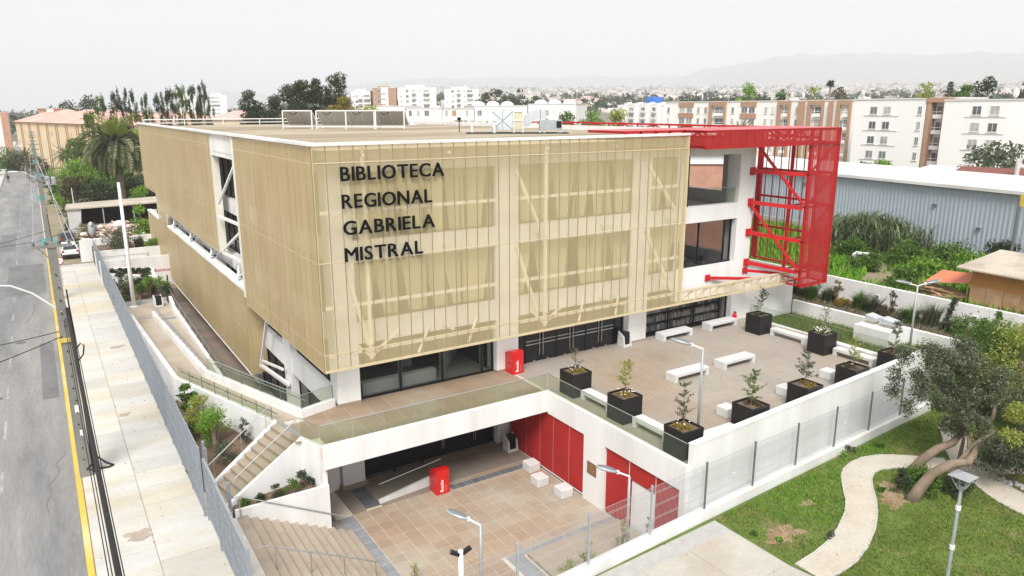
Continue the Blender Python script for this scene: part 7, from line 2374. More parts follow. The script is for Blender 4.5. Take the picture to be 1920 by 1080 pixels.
def window(t, x, z, w, h, sill=True, m='pane'):
    key = (round(w, 2), round(h, 2), sill, m)
    if key not in WIN:
        f = MB()
        for a in ((0, 0, w, 0.07), (0, h - 0.07, w, h), (0, 0.07, 0.07, h - 0.07), (w - 0.07, 0.07, w, h - 0.07), (w / 2 - 0.03, 0.07, w / 2 + 0.03, h - 0.07)):
            f.box(a[0], -0.05, a[1], a[2], 0.03, a[3])
        if sill:
            f.box(-0.12, -0.14, -0.09, w + 0.12, 0.0, -0.005)
        WIN[key] = (f.mesh('window', M['frame_w']), MB().box(0.07, -0.02, 0.07, w - 0.07, 0.02, h - 0.07).mesh('pane', M[m]))
    a, b = WIN[key]
    o = link('window', a, t, (x, 0, z))
    link('pane', b, o)
    return o


def balcony(t, x, z, w, d=0.9, h=1.0, m='apt_white'):
    o = MB().box(0, -d, -0.12, w, -0.002, 0.0).box(0, -d, 0.0, w, -d + 0.07, h * 0.55).box(0, -d + 0.02, h * 0.92, w, -d + 0.06, h).build('balcony', M[m], t, loc=(x, 0, z))
    return o


def dish(x, y, z, rz, label, r=0.5):
    t = thing('satellite_dish', label, 'satellite dish', (x, y, z), rz, 'satellite dishes on the flats')
    MB().tube([(0, 0, -0.1), (0, 0, 0.8)], 0.04, 6).build('mast', M['galv'], t)
    vs = [(0, 0.12, 0.95)] + [(r * math.cos(a), -0.08, 0.95 + r * math.sin(a)) for a in np.linspace(0, 6.283, 15)[:-1]]
    MB().add(vs, [(0, 1 + i, 1 + (i + 1) % 14) for i in range(14)]).build('dish', M['lettering'], t)


def y2x(L0, ya, yb):
    """front runs towards -Y: local x interval of a Y interval"""
    return L0 - ya, L0 - yb


# right-hand white flats, fronts on x = 117 .. 126 facing the library
GRP = 'white flats beyond the warehouse'
t, L_ = facade('apartment_block', 'tall white flats with paired windows beyond the warehouse, left one', 'apartment block', (117, 51.9), (117, 39.0), 12, 1.5, 15.0, 'apt_white', GRP)
for k in range(5):
    for y in (48.9, 46.4):
        window(t, 51.9 - y, 0.8 + k * 2.55, 1.35, 1.35)
    window(t, 51.9 - 40.3, 0.8 + k * 2.55, 0.7, 1.4)
    MB().box(51.9 - 50.0, -0.10, 0.55 + k * 2.55, 51.9 - 43.6, -0.003, 0.62 + k * 2.55).build('ledge', M['apt_trim'], t)
t, L_ = facade('apartment_block', 'recessed stair bay of balconies framed in brown brick between white flats', 'apartment block', (118.5, 39.0), (118.5, 34.5), 9, 1.5, 15.1, 'apt_white', GRP)
MB().box(0.2, -1.6, -3, 0.9, -0.003, 13.6).box(2.9, -1.6, -3, 3.5, -0.003, 13.6).build('brick_pier', M['brick_brown'], t)
MB().box(0.0, -1.7, 13.0, 3.6, -0.003, 13.75).build('brick_head', M['brick_brown'], t)
for k in range(5):
    window(t, 1.1, 0.5 + k * 2.55, 1.6, 1.7, False)
    balcony(t, 0.95, 0.3 + k * 2.55, 1.9)
    window(t, 3.6, 0.6 + k * 2.55, 0.8, 1.4, False)
t, L_ = facade('apartment_block', 'tall white flats with paired windows at the right edge', 'apartment block', (115, 35.0), (115, 18.0), 12, 1.5, 14.7, 'apt_white', GRP)
for k in range(5):
    for y in (30.6, 28.0, 22.0):
        window(t, 35.0 - y, 0.8 + k * 2.55, 1.4, 1.4)
    MB().box(35.0 - 31.6, -0.10, 0.5 + k * 2.55, 35.0 - 25.6, -0.003, 0.57 + k * 2.55).build('ledge', M['apt_trim'], t)
t, L_ = facade('apartment_block', 'long white flats with brown brick bays behind the red frame', 'apartment block', (126, 95.4), (126, 57.6), 12, 1.5, 15.0, 'apt_white', GRP)
for ya, yb, kind in ((94.9, 89.9, 'f'), (85.8, 81.4, 'b'), (75.6, 72.4, 'f'), (70.3, 69.0, 'p'), (68.2, 64.5, 'f'), (63.2, 62.4, 'p'), (61.5, 58.4, 'f')):
    xa, xb = y2x(95.4, ya, yb)
    if kind == 'p':
        MB().box(xa, -0.7, -3, xb, -0.003, 13.5).build('brick_pier', M['brick_brown'], t)
        continue
    if kind == 'b':
        for k in range(6):
            MB().box(xa, -0.16, -0.55 + k * 2.6, xb, -0.003, 0.55 + k * 2.6).build('brick_band', M['brick_brown'], t)
    else:
        MB().box(xa, -0.5, -3, xa + 0.75, -0.003, 13.6).box(xb - 0.45, -0.5, -3, xb, -0.003, 13.6).box(xa + 0.751, -0.5, 12.7, xb - 0.451, -0.003, 13.59).build('brick_frame', M['brick_brown'], t)
    for k in range(5):
        if kind == 'b':
            window(t, xa + 0.25, 0.62 + k * 2.6, 1.7, 1.35, False)
            window(t, xa + 2.35, 0.62 + k * 2.6, 1.7, 1.35, False)
        else:
            window(t, xa + 0.85, 0.7 + k * 2.55, 0.6, 1.4, False)
            window(t, xa + 1.55, 0.5 + k * 2.55, max(0.9, xb - xa - 2.1), 1.7, False)
            balcony(t, xa + 1.5, 0.3 + k * 2.55, max(1.0, xb - xa - 2.0), 0.6)
for y in (88.4, 79.2, 77.4, 71.3):
    for k in range(5):
        window(t, 95.4 - y, 0.75 + k * 2.55, 0.75, 1.4)
t, L_ = facade('apartment_block', 'white flats with two brick bands left of the red frame', 'apartment block', (126.6, 110.4), (126.6, 95.8), 12, 1.5, 15.0, 'apt_white', GRP)
for k in range(6):
    MB().box(4.7, -0.16, -0.55 + k * 2.6, 9.7, -0.003, 0.55 + k * 2.6).build('brick_band', M['brick_brown'], t)
for k in range(5):
    window(t, 5.0, 0.62 + k * 2.6, 1.9, 1.35, False)
    window(t, 7.4, 0.62 + k * 2.6, 1.9, 1.35, False)
    for x in (0.8, 10.9, 13.2):
        window(t, x, 0.75 + k * 2.55, 0.8, 1.4)
t, L_ = facade('apartment_block', 'distant white balcony flats at the left end of the white row', 'apartment block', (204.9, 220), (197.8, 185), 16, 1.5, 14.8, 'apt_white', GRP)
for x0, w in ((0.5, 8), (9.5, 8), (19, 7.5), (27.5, 7)):
    MB().box(x0 + 1, -1.3, -3, x0 + w - 1, -0.003, 13.6 + 0.5 * (int(x0) % 2)).build('bay', M['apt_white'], t)
    for k in range(5):
        window(t, x0 + 0.05, 0.7 + k * 2.55, 0.9, 1.5, False)
        b_ = link('balcony_bay', None, t, (0, -1.3, 0))
        window(b_, x0 + 2.2, 0.6 + k * 2.55, w - 4.6, 1.6, False)
        balcony(b_, x0 + 1.6, 0.4 + k * 2.55, w - 3.2, 1.0)
    MB().lathe([(1.6, 0), (1.5, 0.5), (1.0, 0.95), (0.3, 1.15), (0.05, 1.17)], 12, (x0 + w / 2, 3, 13.4)).build('roof_vault', M['apt_white'], t)
for k, (x, y, z) in enumerate(((118, 101, 15.3), (127.5, 99, 15.3), (128, 74, 15.3), (128.4, 71.5, 15.3), (119, 52, 15.2), (120, 27, 14.9), (129, 110, 15.2))):
    dish(x, y, z, R(60), 'white satellite dish %s' % ['on the left end of the brick banded flats', 'above the brick banded flats', 'above the long flats, larger of two', 'above the long flats, smaller of two', 'on the left tall white flats', 'on the right tall white flats', 'at the far left roof of the white row'][k], 0.75)
# white flats in the middle distance
MID = [((66.5, 160.5), (73.6, 151.6), 14.2, 'with a flat roof left of the row'), ((73.8, 151.3), (82.2, 147.2), 13.6, 'with red doors in the middle left'), ((82.4, 147.1), (92.0, 147.4), 13.6, 'with an orange blind in the middle'), ((92.3, 147.4), (107.0, 144.0), 14.3, 'with vaulted roof in the middle right'), ((107.2, 143.8), (115.0, 132.4), 14.7, 'at the right end beside the green trees')]
for k, (P, Q, zt, l_) in enumerate(MID):
    t, L_ = facade('white_house', 'low white terrace block %s behind the roof' % l_, 'house', P, Q, 10, 2.0, zt, 'apt_white', 'white terrace blocks behind the library roof')
    n = max(3, int(L_ / 2.3))
    for f_ in range(4):
        for i in range(n):
            if (i + f_ + k) % 4 == 3:
                continue
            window(t, 0.6 + i * (L_ - 1.2) / n, 1.0 + f_ * 2.9, 0.85 if (i + k) % 3 else 1.3, 1.5, False, 'orange' if (k == 2 and i == 1 and f_ == 3) else 'pane')
    MB().box(L_ * 0.35, -0.9, 5.6, L_ * 0.75, -0.002, 5.75).box(L_ * 0.35, -0.9, 8.5, L_ * 0.75, -0.002, 8.65).build('canopy', M['apt_trim'], t)
    if k in (3, 4):
        for q_ in range(3):
            MB().lathe([(1.9, 0), (1.75, 0.6), (1.2, 1.05), (0.4, 1.3), (0.05, 1.32)], 12, (2.2 + q_ * 4.2, 4, zt - 2.0)).build('roof_vault', M['apt_white'], t)
dish(113.5, 134, 15.0, R(50), 'white satellite dish on the right end of the low white terrace', 0.7)
# towers
TW = [((149.5, 359), (161.0, 353.5), 24.5, 'brick_brown', 'brown brick tower block left of the white towers'), ((161.8, 353), (180.5, 344), 25.0, 'apt_white', 'white balcony tower block left of the pair'), ((189.2, 351), (206, 341.8), 24.4, 'apt_white', 'white balcony tower block right of the pair'), ((103, 559), (115.3, 556.5), 24.0, 'apt_white', 'white tower with dark window bands right of the poplars'), ((84, 566), (95, 562), 23.0, 'apt_white', 'pale tower seen through the poplar tops'), ((140, 366), (149, 361), 23.0, 'apt_white', 'narrow pale tower behind the autumn tree')]
for k, (P, Q, zt, m, l_) in enumerate(TW):
    t, L_ = facade('tower_block', l_, 'tower block', P, Q, 16, -2.0 if k in (3, 4) else 2.0, zt, m, 'tower blocks on the skyline')
    z0 = -2.0 if k in (3, 4) else 2.0
    nf_ = int((zt - z0) / 2.8)
    if k == 0:
        MB().box(L_ * 0.36, -0.4, -1, L_ * 0.66, -0.003, zt - z0 + 0.4).build('bay', M['apt_white'], t)
    for f_ in range(nf_):
        zz = 0.6 + f_ * 2.8
        if k in (3, 4):
            MB().box(L_ * 0.12, -0.06, zz, L_ * 0.62, -0.003, zz + 1.4).build('window_band', M['pane'], t)
            continue
        for u, w in ((0.20, 1.6), (0.36, 2.0), (0.66, 3.2)):
            if k == 0 and u > 0.6:
                continue
            window(t, L_ * u, zz, w, 1.6, False)
            if u > 0.3:
                balcony(t, L_ * u - 0.2, zz - 0.3, w + 0.6, 1.0)
        window(t, L_ * 0.06, zz + 0.2, 0.7, 1.0, False)
        window(t, L_ * 0.56, zz + 0.2, 0.7, 1.0, False)
    MB().box(L_ * 0.2, 3, zt - z0, L_ * 0.7, 9, zt - z0 + 1.1).tube([(L_ * 0.6, 4, zt - z0 + 1), (L_ * 0.6, 4, zt - z0 + 3)], 0.1, 5).build('roof_plant', M[m], t)


# tan flats with pink hipped roofs on the left
def tan_flats(P, Q, depth, z0, ze, zr, label, strips, grp='tan flats with pink roofs'):
    d = Vector((Q[0] - P[0], Q[1] - P[1]))
    L_ = d.length
    t = thing('tan_flats', label, 'apartment block', (P[0], P[1], z0), math.atan2(d.y, d.x), grp)
    MB().box(0, 0, -1, L_, depth, ze - z0).build('wall', M['tan'], t)
    n = max(1, int(L_ / 15))
    w = L_ / n
    for i in range(n):
        x0 = i * w
        a, b = ze - z0, zr - z0
        MB().add([(x0 - 0.3, -0.6, a), (x0 + w + 0.3, -0.6, a), (x0 + w + 0.3, depth + 0.6, a), (x0 - 0.3, depth + 0.6, a), (x0 + w * 0.32, depth * 0.5, b), (x0 + w * 0.68, depth * 0.5, b)], [(0, 3, 2, 1), (0, 1, 5, 4), (1, 2, 5), (2, 3, 4, 5), (3, 0, 4)]).build('roof', M['pink_roof'], t)
    if strips:
        for i in range(n * 2):
            for q_, u in enumerate((0.62, 0.80)):
                x = (i + u) * w / 2
                MB().box(x, -0.10, -0.8, x + 0.45, -0.003, ze - z0 - 0.5).build('shutter_strip', M['tan_dark'], t)
            for f_ in range(4):
                window(t, (i + 0.08) * w / 2, 0.8 + f_ * 2.7, 0.9, 1.2, False)
    return t


tan_flats((-13.1, 229.5), (2.3, 169.2), 14, -2, 10.3, 13.0, 'long tan flats with brown shutter strips beside the street', True)
tan_flats((2.8, 167), (7.5, 148), 14, -2, 10.3, 13.0, 'tan flats just behind the palm crown', True)
tan_flats((18, 236), (34, 222), 14, -2, 10.4, 13.0, 'pink roofed flats seen between the poplars, left ones', False)
tan_flats((36.5, 214), (47, 203), 14, -2, 10.4, 13.2, 'pink roofed flats right of the poplars', False)
tan_flats((-8, 262), (8, 215), 14, -2, 10.6, 13.6, 'second row of pink roofs behind the long tan flats', False)
t, L_ = facade('white_house', 'white block with two brick stair towers above the pink roofs', 'house', (-6.2, 319), (1.5, 317), 12, -2, 13.8, 'apt_white')
for x in (0.2, L_ - 2.4):
    MB().box(x, -0.8, 0, x + 2.2, 4, 15.6).box(x - 0.3, -1.1, 15.6, x + 2.5, 4.3, 16.1).build('brick_tower', M['brick_pink'], t)
t, L_ = facade('white_house', 'white house with brick tower at the left edge of the street', 'house', (-22, 262), (-15.2, 262), 12, -2, 12.6, 'apt_white')
MB().box(L_ - 2.0, -0.6, 0, L_, 4, 14.8).build('brick_tower', M['brick_pink'], t)

# ------------------------------------------------------------ warehouse, shack, canopy
W0, W1 = (67.6, 50.2), (59.6, -6.5)
d_ = Vector((W1[0] - W0[0], W1[1] - W0[1]))
wl = d_.length
wh = thing('warehouse', 'long pale blue corrugated warehouse with white roof', 'warehouse', (W0[0], W0[1], 0), math.atan2(d_.y, d_.x))
mb = MB()
n = int(wl / 0.42)
vs, fs = [], []
for i in range(n * 4 + 1):
    x = wl * i / (n * 4)
    y = (0, 0, -0.045, -0.045)[i % 4]
    vs += [(x, y, 0.95), (x, y, 6.75)]
for i in range(n * 4):
    fs.append((2 * i, 2 * i + 2, 2 * i + 3, 2 * i + 1))
MB().add(vs, fs).build('corrugated_wall', M['warehouse'], wh)
MB().box(0, 0.03, 0.2, wl, 15, 6.7).build('wall', M['warehouse'], wh)
mb = MB()
for k in range(24):
    mb.cbox(k * wl / 24 + 0.02, -0.12, -0.5, (k + 1) * wl / 24 - 0.02, 0.02, 0.95, 0.01)
bs_ = link('concrete_base', None, wh)
for k in range(24):
    MB().cbox(0.02, -0.12, -0.5, wl / 24 - 0.02, 0.02, 0.95, 0.01).build('panel', M['conc_grey'], bs_, loc=(k * wl / 24, 0, 0))
MB().add([(-0.4, -0.5, 6.72), (wl + 0.4, -0.5, 6.72), (wl + 0.4, 7.5, 7.05), (-0.4, 7.5, 7.05), (wl + 0.4, 15.5, 6.72), (-0.4, 15.5, 6.72)], [(0, 1, 2, 3), (3, 2, 4, 5)]).build('roof', M['wh_roof'], wh)
MB().box(-0.4, -0.56, 6.5, wl + 0.4, -0.505, 6.78).build('gutter', M['wh_roof'], wh)
mb = MB()
for x, z in ((28, 5.2), (44, 4.6), (38, 1.6), (48.5, 3.0)):
    mb.box(x, -0.25, z, x + 0.35, -0.08, z + 0.22)
mb.pieces('wall_lamp', M['post_dark'], wh)
ws = thing('white_shed', 'white low-roofed shed behind the warehouse roof', 'shed', (90, 27, 0.2), R(-98))
MB().box(0, 0, -2, 22, 14, 4.2).build('wall', M['apt_white'], ws)
MB().add([(-0.4, -0.4, 4.2), (22.4, -0.4, 4.2), (22.4, 7, 5.6), (-0.4, 7, 5.6), (22.4, 14.4, 4.2), (-0.4, 14.4, 4.2)], [(0, 1, 2, 3), (3, 2, 4, 5)]).build('roof', M['wh_roof'], ws)
hr = thing('house', 'low house with long maroon tiled roof right of the white shed', 'house', (84, 16.5, 0.2), R(-80))
MB().box(0, 0, -2, 20, 9, 5.0).build('wall', M['brick_pink'], hr)
MB().add([(-0.6, -0.9, 5.0), (20.6, -0.9, 5.0), (20.6, 4.5, 6.3), (-0.6, 4.5, 6.3), (20.6, 9.6, 5.0), (-0.6, 9.6, 5.0)], [(0, 1, 2, 3), (3, 2, 4, 5)]).build('roof', M['red_roof'], hr)
MB().tube([(6, 2, 5.5), (6, 2, 7.6)], 0.25, 8).build('chimney', M['apt_trim'], hr)
yp = thing('tall_sign', 'yellow sign on a dark pole at the right edge in front of the warehouse', 'sign', (56.8, -2.55, 0))
MB().tube([(0, 0, 0), (0, 0, 6.5)], 0.12, 8).build('pole', M['post_dark'], yp)
MB().box(-0.08, -1.6, 5.9, 0.08, -0.05, 6.9).build('board', M['yellow'], yp)
fg = thing('yard_gate', 'grey pipe gate between the dark pole and the right edge', 'gate', (56.8, -2.6, 0))
for z in (0.4, 3.4):
    MB().bar((0, -0.2, z), (0, -6, z), 0.1).build('bar', M['galv'], fg)
for k in range(12):
    MB().bar((0, -0.3 - k * 0.5, 0.4), (0, -0.3 - k * 0.5, 3.4), 0.04).build('upright', M['galv'], fg)
sk_ = thing('shack', 'orange plywood shack with a pale fibre roof at the right edge', 'shack', (44.4, -5.55, 0), R(-94))
MB().box(0, 0.05, 0, 9, 6, 2.75).build('wall', M['ply'], sk_)
MB().box(0, -0.02, 1.55, 9, 0.045, 2.8).build('upper_board', M['orange'], sk_)
for k in range(8):
    MB().cbox(0.02 + k * 1.12, -0.03 - 0.01 * (k % 2), 0.02, 1.11 + k * 1.12, 0.04, 1.54 + 0.02 * (k % 3), 0.005).build('plywood_sheet', M['ply'], sk_)
MB().add([(-0.7, -0.8, 2.75), (9.5, -0.8, 2.75), (9.5, 3.5, 3.65), (-0.2, 3.5, 3.65), (9.5, 7, 2.75), (-0.7, 7, 2.75), (-0.7, -0.8, 2.85), (9.5, -0.8, 2.85), (9.5, 3.5, 3.75), (-0.2, 3.5, 3.75), (9.5, 7, 2.85), (-0.7, 7, 2.85)], [(0, 3, 2, 1), (3, 5, 4, 2), (6, 7, 8, 9), (9, 8, 10, 11), (0, 1, 7, 6), (5, 0, 6, 11), (0, 5, 3)]).build('roof', M['fibro'], sk_)
cn_ = thing('tarp_canopy', 'sagging orange tarp canopy on thin posts beside the shack', 'canopy', (45.6, -3.5, 0), R(-94))
P_ = [(-1.2, -1.0, 1.2), (1.95, -1.0, 1.65), (2.1, 0.2, 2.25), (-0.75, 0.3, 2.0), (2.2, 1.5, 1.65), (-1.1, 1.4, 1.3)]
vs, fs = [], []
for a, b in (((0, 1), (3, 2)), ((3, 2), (5, 4))):
    o0 = len(vs)
    for i in range(7):
        for j in range(4):
            u, v = i / 6, j / 3
            p = Vector(P_[a[0]]).lerp(Vector(P_[a[1]]), u).lerp(Vector(P_[b[0]]).lerp(Vector(P_[b[1]]), u), v)
            p.z -= 0.12 * math.sin(math.pi * u) * (0.4 + math.sin(math.pi * v))
            vs.append(p)
    for i in range(6):
        for j in range(3):
            k = o0 + i * 4 + j
            fs.append((k, k + 4, k + 5, k + 1))
MB().add(vs, fs).build('tarp', M['tarp'], cn_)
for x, y, h in ((-1.15, -0.95, 1.2), (1.9, -0.95, 1.65), (2.1, 1.45, 1.6), (-1.05, 1.35, 1.3)):
    MB().tube([(x, y, 0), (x, y, h)], 0.04, 6).build('post', M['wood'], cn_)
tp_ = thing('timber_pile', 'heap of reddish planks under and beside the orange canopy', 'timber pile', (45.0, -3.0, 0), R(-94))
g_ = random.Random(5)
for k in range(34):
    ln_ = g_.uniform(1.2, 2.8)
    o = MB().box(-ln_ / 2, -0.11, -0.03, ln_ / 2, 0.11, 0.03).build('plank', M['wood'] if k % 3 else M['ply'], tp_, loc=(g_.uniform(-1.8, 1.6), g_.uniform(-0.9, 0.9), 0.12 + 0.022 * k), rz=g_.uniform(-0.6, 0.6))
    o.rotation_euler[1] = g_.uniform(-0.12, 0.12)
ss_ = thing('stacked_slabs', 'stack of thin white slabs among the weeds behind the garden wall', 'slab stack', (50.5, 6.6, 0), R(20))
for k in range(6):
    MB().cbox(-0.7, -0.55, 0.02 + k * 0.13, 0.7, 0.55, 0.12 + k * 0.13, 0.01).build('slab', M['conc'], ss_, loc=(0.03 * (k % 3), 0.02 * (k % 2), 0.45))
MB().box(-0.6, -0.45, 0, 0.6, 0.45, 0.46).build('base', M['wood'], ss_)

# ------------------------------------------------------------ seen through the loggia and the red frame
pb = thing('brick_building', 'pink brick building with pale coping behind the open loggia', 'building', (32.5, 20.5, 0), R(-36))
MB().box(0, 0, -1, 13, 0.35, 8.9).build('wall', M['brick_pink'], pb)
MB().box(-0.2, -0.15, 8.9, 13.2, 0.5, 9.15).build('coping', M['apt_white'], pb)
hb = thing('house', 'white house with maroon hipped roof behind the loggia', 'house', (50, 32, 0), R(-35))
MB().box(-8, 0, -1, 8, 9, 8.8).build('wall', M['apt_white'], hb)
MB().add([(-8.6, -0.6, 8.8), (8.6, -0.6, 8.8), (8.6, 9.6, 8.8), (-8.6, 9.6, 8.8), (-3, 4.5, 11.2), (3, 4.5, 11.2)], [(0, 3, 2, 1), (0, 1, 5, 4), (1, 2, 5), (2, 3, 4, 5), (3, 0, 4)]).build('roof', M['red_roof'], hb)
for x in (-5, -1, 3):
    window(hb, x, 5.8, 1.4, 1.4)
# loggia furniture
for k, (x, y) in enumerate(((24.3, 4.6), (25.6, 7.0))):
    t = thing('cafe_table', ['round white cafe table on the loggia, nearer the parapet', 'round white cafe table at the back of the loggia'][k], 'table', (x, y, 7.48), group='loggia tables')
    MB().lathe([(0.55, 0.72), (0.56, 0.75), (0.0, 0.755)], 16).build('tabletop', M['lettering'], t)
    MB().tube([(0, 0, 0), (0, 0, 0.72)], 0.04, 8).lathe([(0.3, 0), (0.3, 0.03), (0.05, 0.06)], 12).build('stem', M['black'], t)


def cafe_chair(label, x, y, z, rz, grp):
    t = thing('cafe_chair', label, 'chair', (x, y, z), rz, grp)
    MB().cbox(-0.22, -0.22, 0.43, 0.22, 0.22, 0.47, 0.01).build('seat', M['black'], t)
    MB().add([(-0.21, 0.2, 0.5), (0.21, 0.2, 0.5), (0.2, 0.29, 0.88), (-0.2, 0.29, 0.88), (-0.21, 0.23, 0.5), (0.21, 0.23, 0.5), (0.2, 0.32, 0.88), (-0.2, 0.32, 0.88)], [(0, 1, 2, 3), (5, 4, 7, 6), (3, 2, 6, 7), (0, 3, 7, 4), (1, 5, 6, 2)]).build('backrest', M['black'], t)
    for sx, sy in ((-1, -1), (1, -1), (1, 1), (-1, 1)):
        MB().tube([(sx * 0.18, sy * 0.18, 0.44), (sx * 0.23, sy * 0.23, 0)], 0.014, 5).build('leg', M['steel'], t)


for k, (x, y, rz, l_) in enumerate(((23.7, 4.2, 1.8, 'left of the near table'), (24.9, 5.0, -1.4, 'right of the near table'), (24.2, 5.5, 0.1, 'behind the near table'), (25.0, 7.3, 1.6, 'at the rear table'))):
    cafe_chair('dark cafe chair on the loggia %s' % l_, x, y, 7.48, rz, 'loggia chairs')
for k, (x, y, rz, l_) in enumerate(((24.0, 3.1, 1.5, 'left behind the window mullion'), (25.9, 2.6, -1.3, 'right of centre facing left'), (26.3, 4.3, 0.4, 'at the back right'), (23.6, 4.6, 2.3, 'at the back left'), (25.0, 4.8, 0.0, 'behind the table'))):
    cafe_chair('dark chair in the glazed cafe %s' % l_, x, y, 3.42, rz, 'cafe chairs')
t = thing('cafe_table', 'small round table inside the glazed cafe', 'table', (24.9, 3.3, 3.42))
MB().lathe([(0.42, 0.72), (0.43, 0.75), (0.0, 0.755)], 16).build('tabletop', M['lampgrey'], t)
MB().tube([(0, 0, 0), (0, 0, 0.72)], 0.03, 8).lathe([(0.26, 0), (0.26, 0.03), (0.05, 0.06)], 12).build('stem', M['steel'], t)
t = thing('loggia_planter', 'dark trough planter with a spindly tree on the loggia', 'planter', (25.4, 9.0, 7.48))
MB().cbox(-1.4, -0.4, 0, 1.4, 0.4, 0.8, 0.02).build('box', M['planter'], t)
bush('loggia_shrub', 'spindly dark tree in the loggia trough', 24.6, 9.0, 8.2, 2.4, 0.8, 'lf_dark', 401, 420, (0.1, 0.25), 0.3, None, 14, 'tree')
bush('loggia_shrub', 'spiky low plant in the loggia trough at the right', 26.2, 9.0, 8.2, 0.9, 0.6, 'lf_green', 402, 200, (0.15, 0.4), 0.2, None, 6, 'plant')
b_ = thing('glass_balustrade', 'glass balustrade of the loggia beside the white pier', 'balustrade')
glass_run(b_, [(26.0, 2.0, 7.81), (27.58, 1.35, 7.81)], 0.95, 1)
b_ = thing('loggia_parapet', 'low white parapet at the back of the loggia', 'wall', (0, 13.9, 7.48))
MB().box(22.6, -0.1, 0, 28.5, 0.1, 0.9).build('wall', M['white'], b_)

# ------------------------------------------------------------ shed and junk on the left
sh_ = thing('open_shed', 'dark open shed with a sagging rusty roof beyond the boundary wall', 'shed', (-7.0, 73.3, -2))
MB().add([(-0.4, -0.5, 3.85), (13.5, -1.0, 4.15), (13.5, 7.5, 4.0), (0, 7.5, 3.6), (-0.4, -0.5, 4.0), (13.5, -1.0, 4.3), (13.5, 7.5, 4.15), (0, 7.5, 3.75)], [(0, 3, 2, 1), (4, 5, 6, 7), (0, 1, 5, 4), (1, 2, 6, 5), (2, 3, 7, 6), (3, 0, 4, 7)]).build('roof', M['fibro'], sh_)
MB().box(0.2, 7.2, 0, 13.4, 7.4, 3.7).box(13.2, -0.5, 0, 13.4, 7.2, 4.0).build('back_wall', M['dark_in'], sh_)
MB().add([(-0.2, -0.3, 0), (0.9, -0.35, 0), (1.3, -0.35, 3.9), (-0.2, -0.3, 3.9), (-0.2, 0.1, 0), (0.9, 0.1, 0), (1.3, 0.1, 3.9), (-0.2, 0.1, 3.9)], [(0, 1, 2, 3), (5, 4, 7, 6), (1, 5, 6, 2), (0, 3, 7, 4)]).box(0, 0.2, 0, 0.2, 7.2, 3.6).build('side_wall', M['apt_trim'], sh_)
mb = MB()
for x in (3.6, 7.0, 10.4):
    mb.bar((x, -0.4, 0), (x, -0.4, 4.0), 0.12)
mb.bar((1.2, -0.4, 1.9), (13.2, -0.6, 1.9), 0.06).bar((1.2, -0.4, 1.4), (13.2, -0.6, 1.4), 0.06).bar((1.2, -0.4, 0.9), (13.2, -0.6, 0.9), 0.05)
mb.build('post', M['galv'], sh_)
jk = thing('junk_heap', 'heap of scrap timber, sacks and rubble in front of the dark shed', 'junk heap', (-2.6, 67.3, -2))
g_ = random.Random(6)
mb = MB()
for k in range(260):
    x, y = g_.uniform(-3.6, 4.2), g_.uniform(-2.8, 2.8)
    z = max(0.05, 2.7 - 0.22 * abs(x) - 0.45 * abs(y) + g_.uniform(-0.35, 0.35))
    if k % 3 == 0:
        a = g_.uniform(0, 3.1)
        ln_ = g_.uniform(0.4, 1.2)
        mb.bar((x - ln_ * math.cos(a), y - ln_ * math.sin(a), z), (x + ln_ * math.cos(a), y + ln_ * math.sin(a), z + g_.uniform(-0.2, 0.3)), 0.14, 0.05)
    else:
        s = g_.uniform(0.12, 0.5)
        mb.ell((x, y, z), (s, s * g_.uniform(0.6, 1), s * 0.6), 7, 5)
o = mb.build('scrap', M['junk'], jk)
o['kind'] = 'stuff'
MB().ell((0.3, -1.0, 2.5), (0.75, 0.6, 0.55), 12, 8).build('sack', M['apt_trim'], jk, smooth=True)
MB().ell((-2.6, -0.8, 2.2), (0.4, 0.4, 0.9), 10, 8).build('blue_sack', M['warehouse'], jk, smooth=True)
bush('dry_bush', 'tangle of dry pinkish brushwood at the left of the junk heap', -5.4, 66.6, -2, 3.6, 1.5, 'lf_dry', 410, 1100, (0.25, 0.6), 0.12)
vf = thing('yard_railing', 'low rusty pipe railing along the top of the back boundary', 'railing', (0, 61.0, 0))
for z in (0.3, -0.3):
    MB().bar((0.5, 0, z), (7, 1.5, z), 0.05).build('bar', M['galv'], vf)
for k in range(4):
    MB().bar((0.6 + k * 2, 0.46 * k, -2), (0.6 + k * 2, 0.46 * k, 0.5), 0.06).build('post', M['galv'], vf)
bp_ = thing('bus_shelter', 'small pale kiosk with glass front up the street', 'kiosk', (-10.5, 205, -2.1))
MB().box(-1.8, -1, 0, 1.8, 1, 2.6).build('wall', M['apt_trim'], bp_)
MB().box(-1.5, -1.05, 0.9, 1.5, -1.003, 2.2).build('pane', M['pane'], bp_)
MB().box(-2.1, -1.4, 2.6, 2.1, 1.2, 2.8).build('roof', M['apt_white'], bp_)
mp = thing('flag_mast', 'thin pale mast rising from the bushes beside the shed', 'mast', (-6.3, 76, -2))
MB().tube([(0, 0, 0), (0, 0, 6.2)], 0.05, 6).build('mast', M['apt_trim'], mp)
cr2 = car('dark pickup parked at the foot of the white flats', 112.5, 53.2, R(88), 'car_dark', None, 'suv', 2.6)

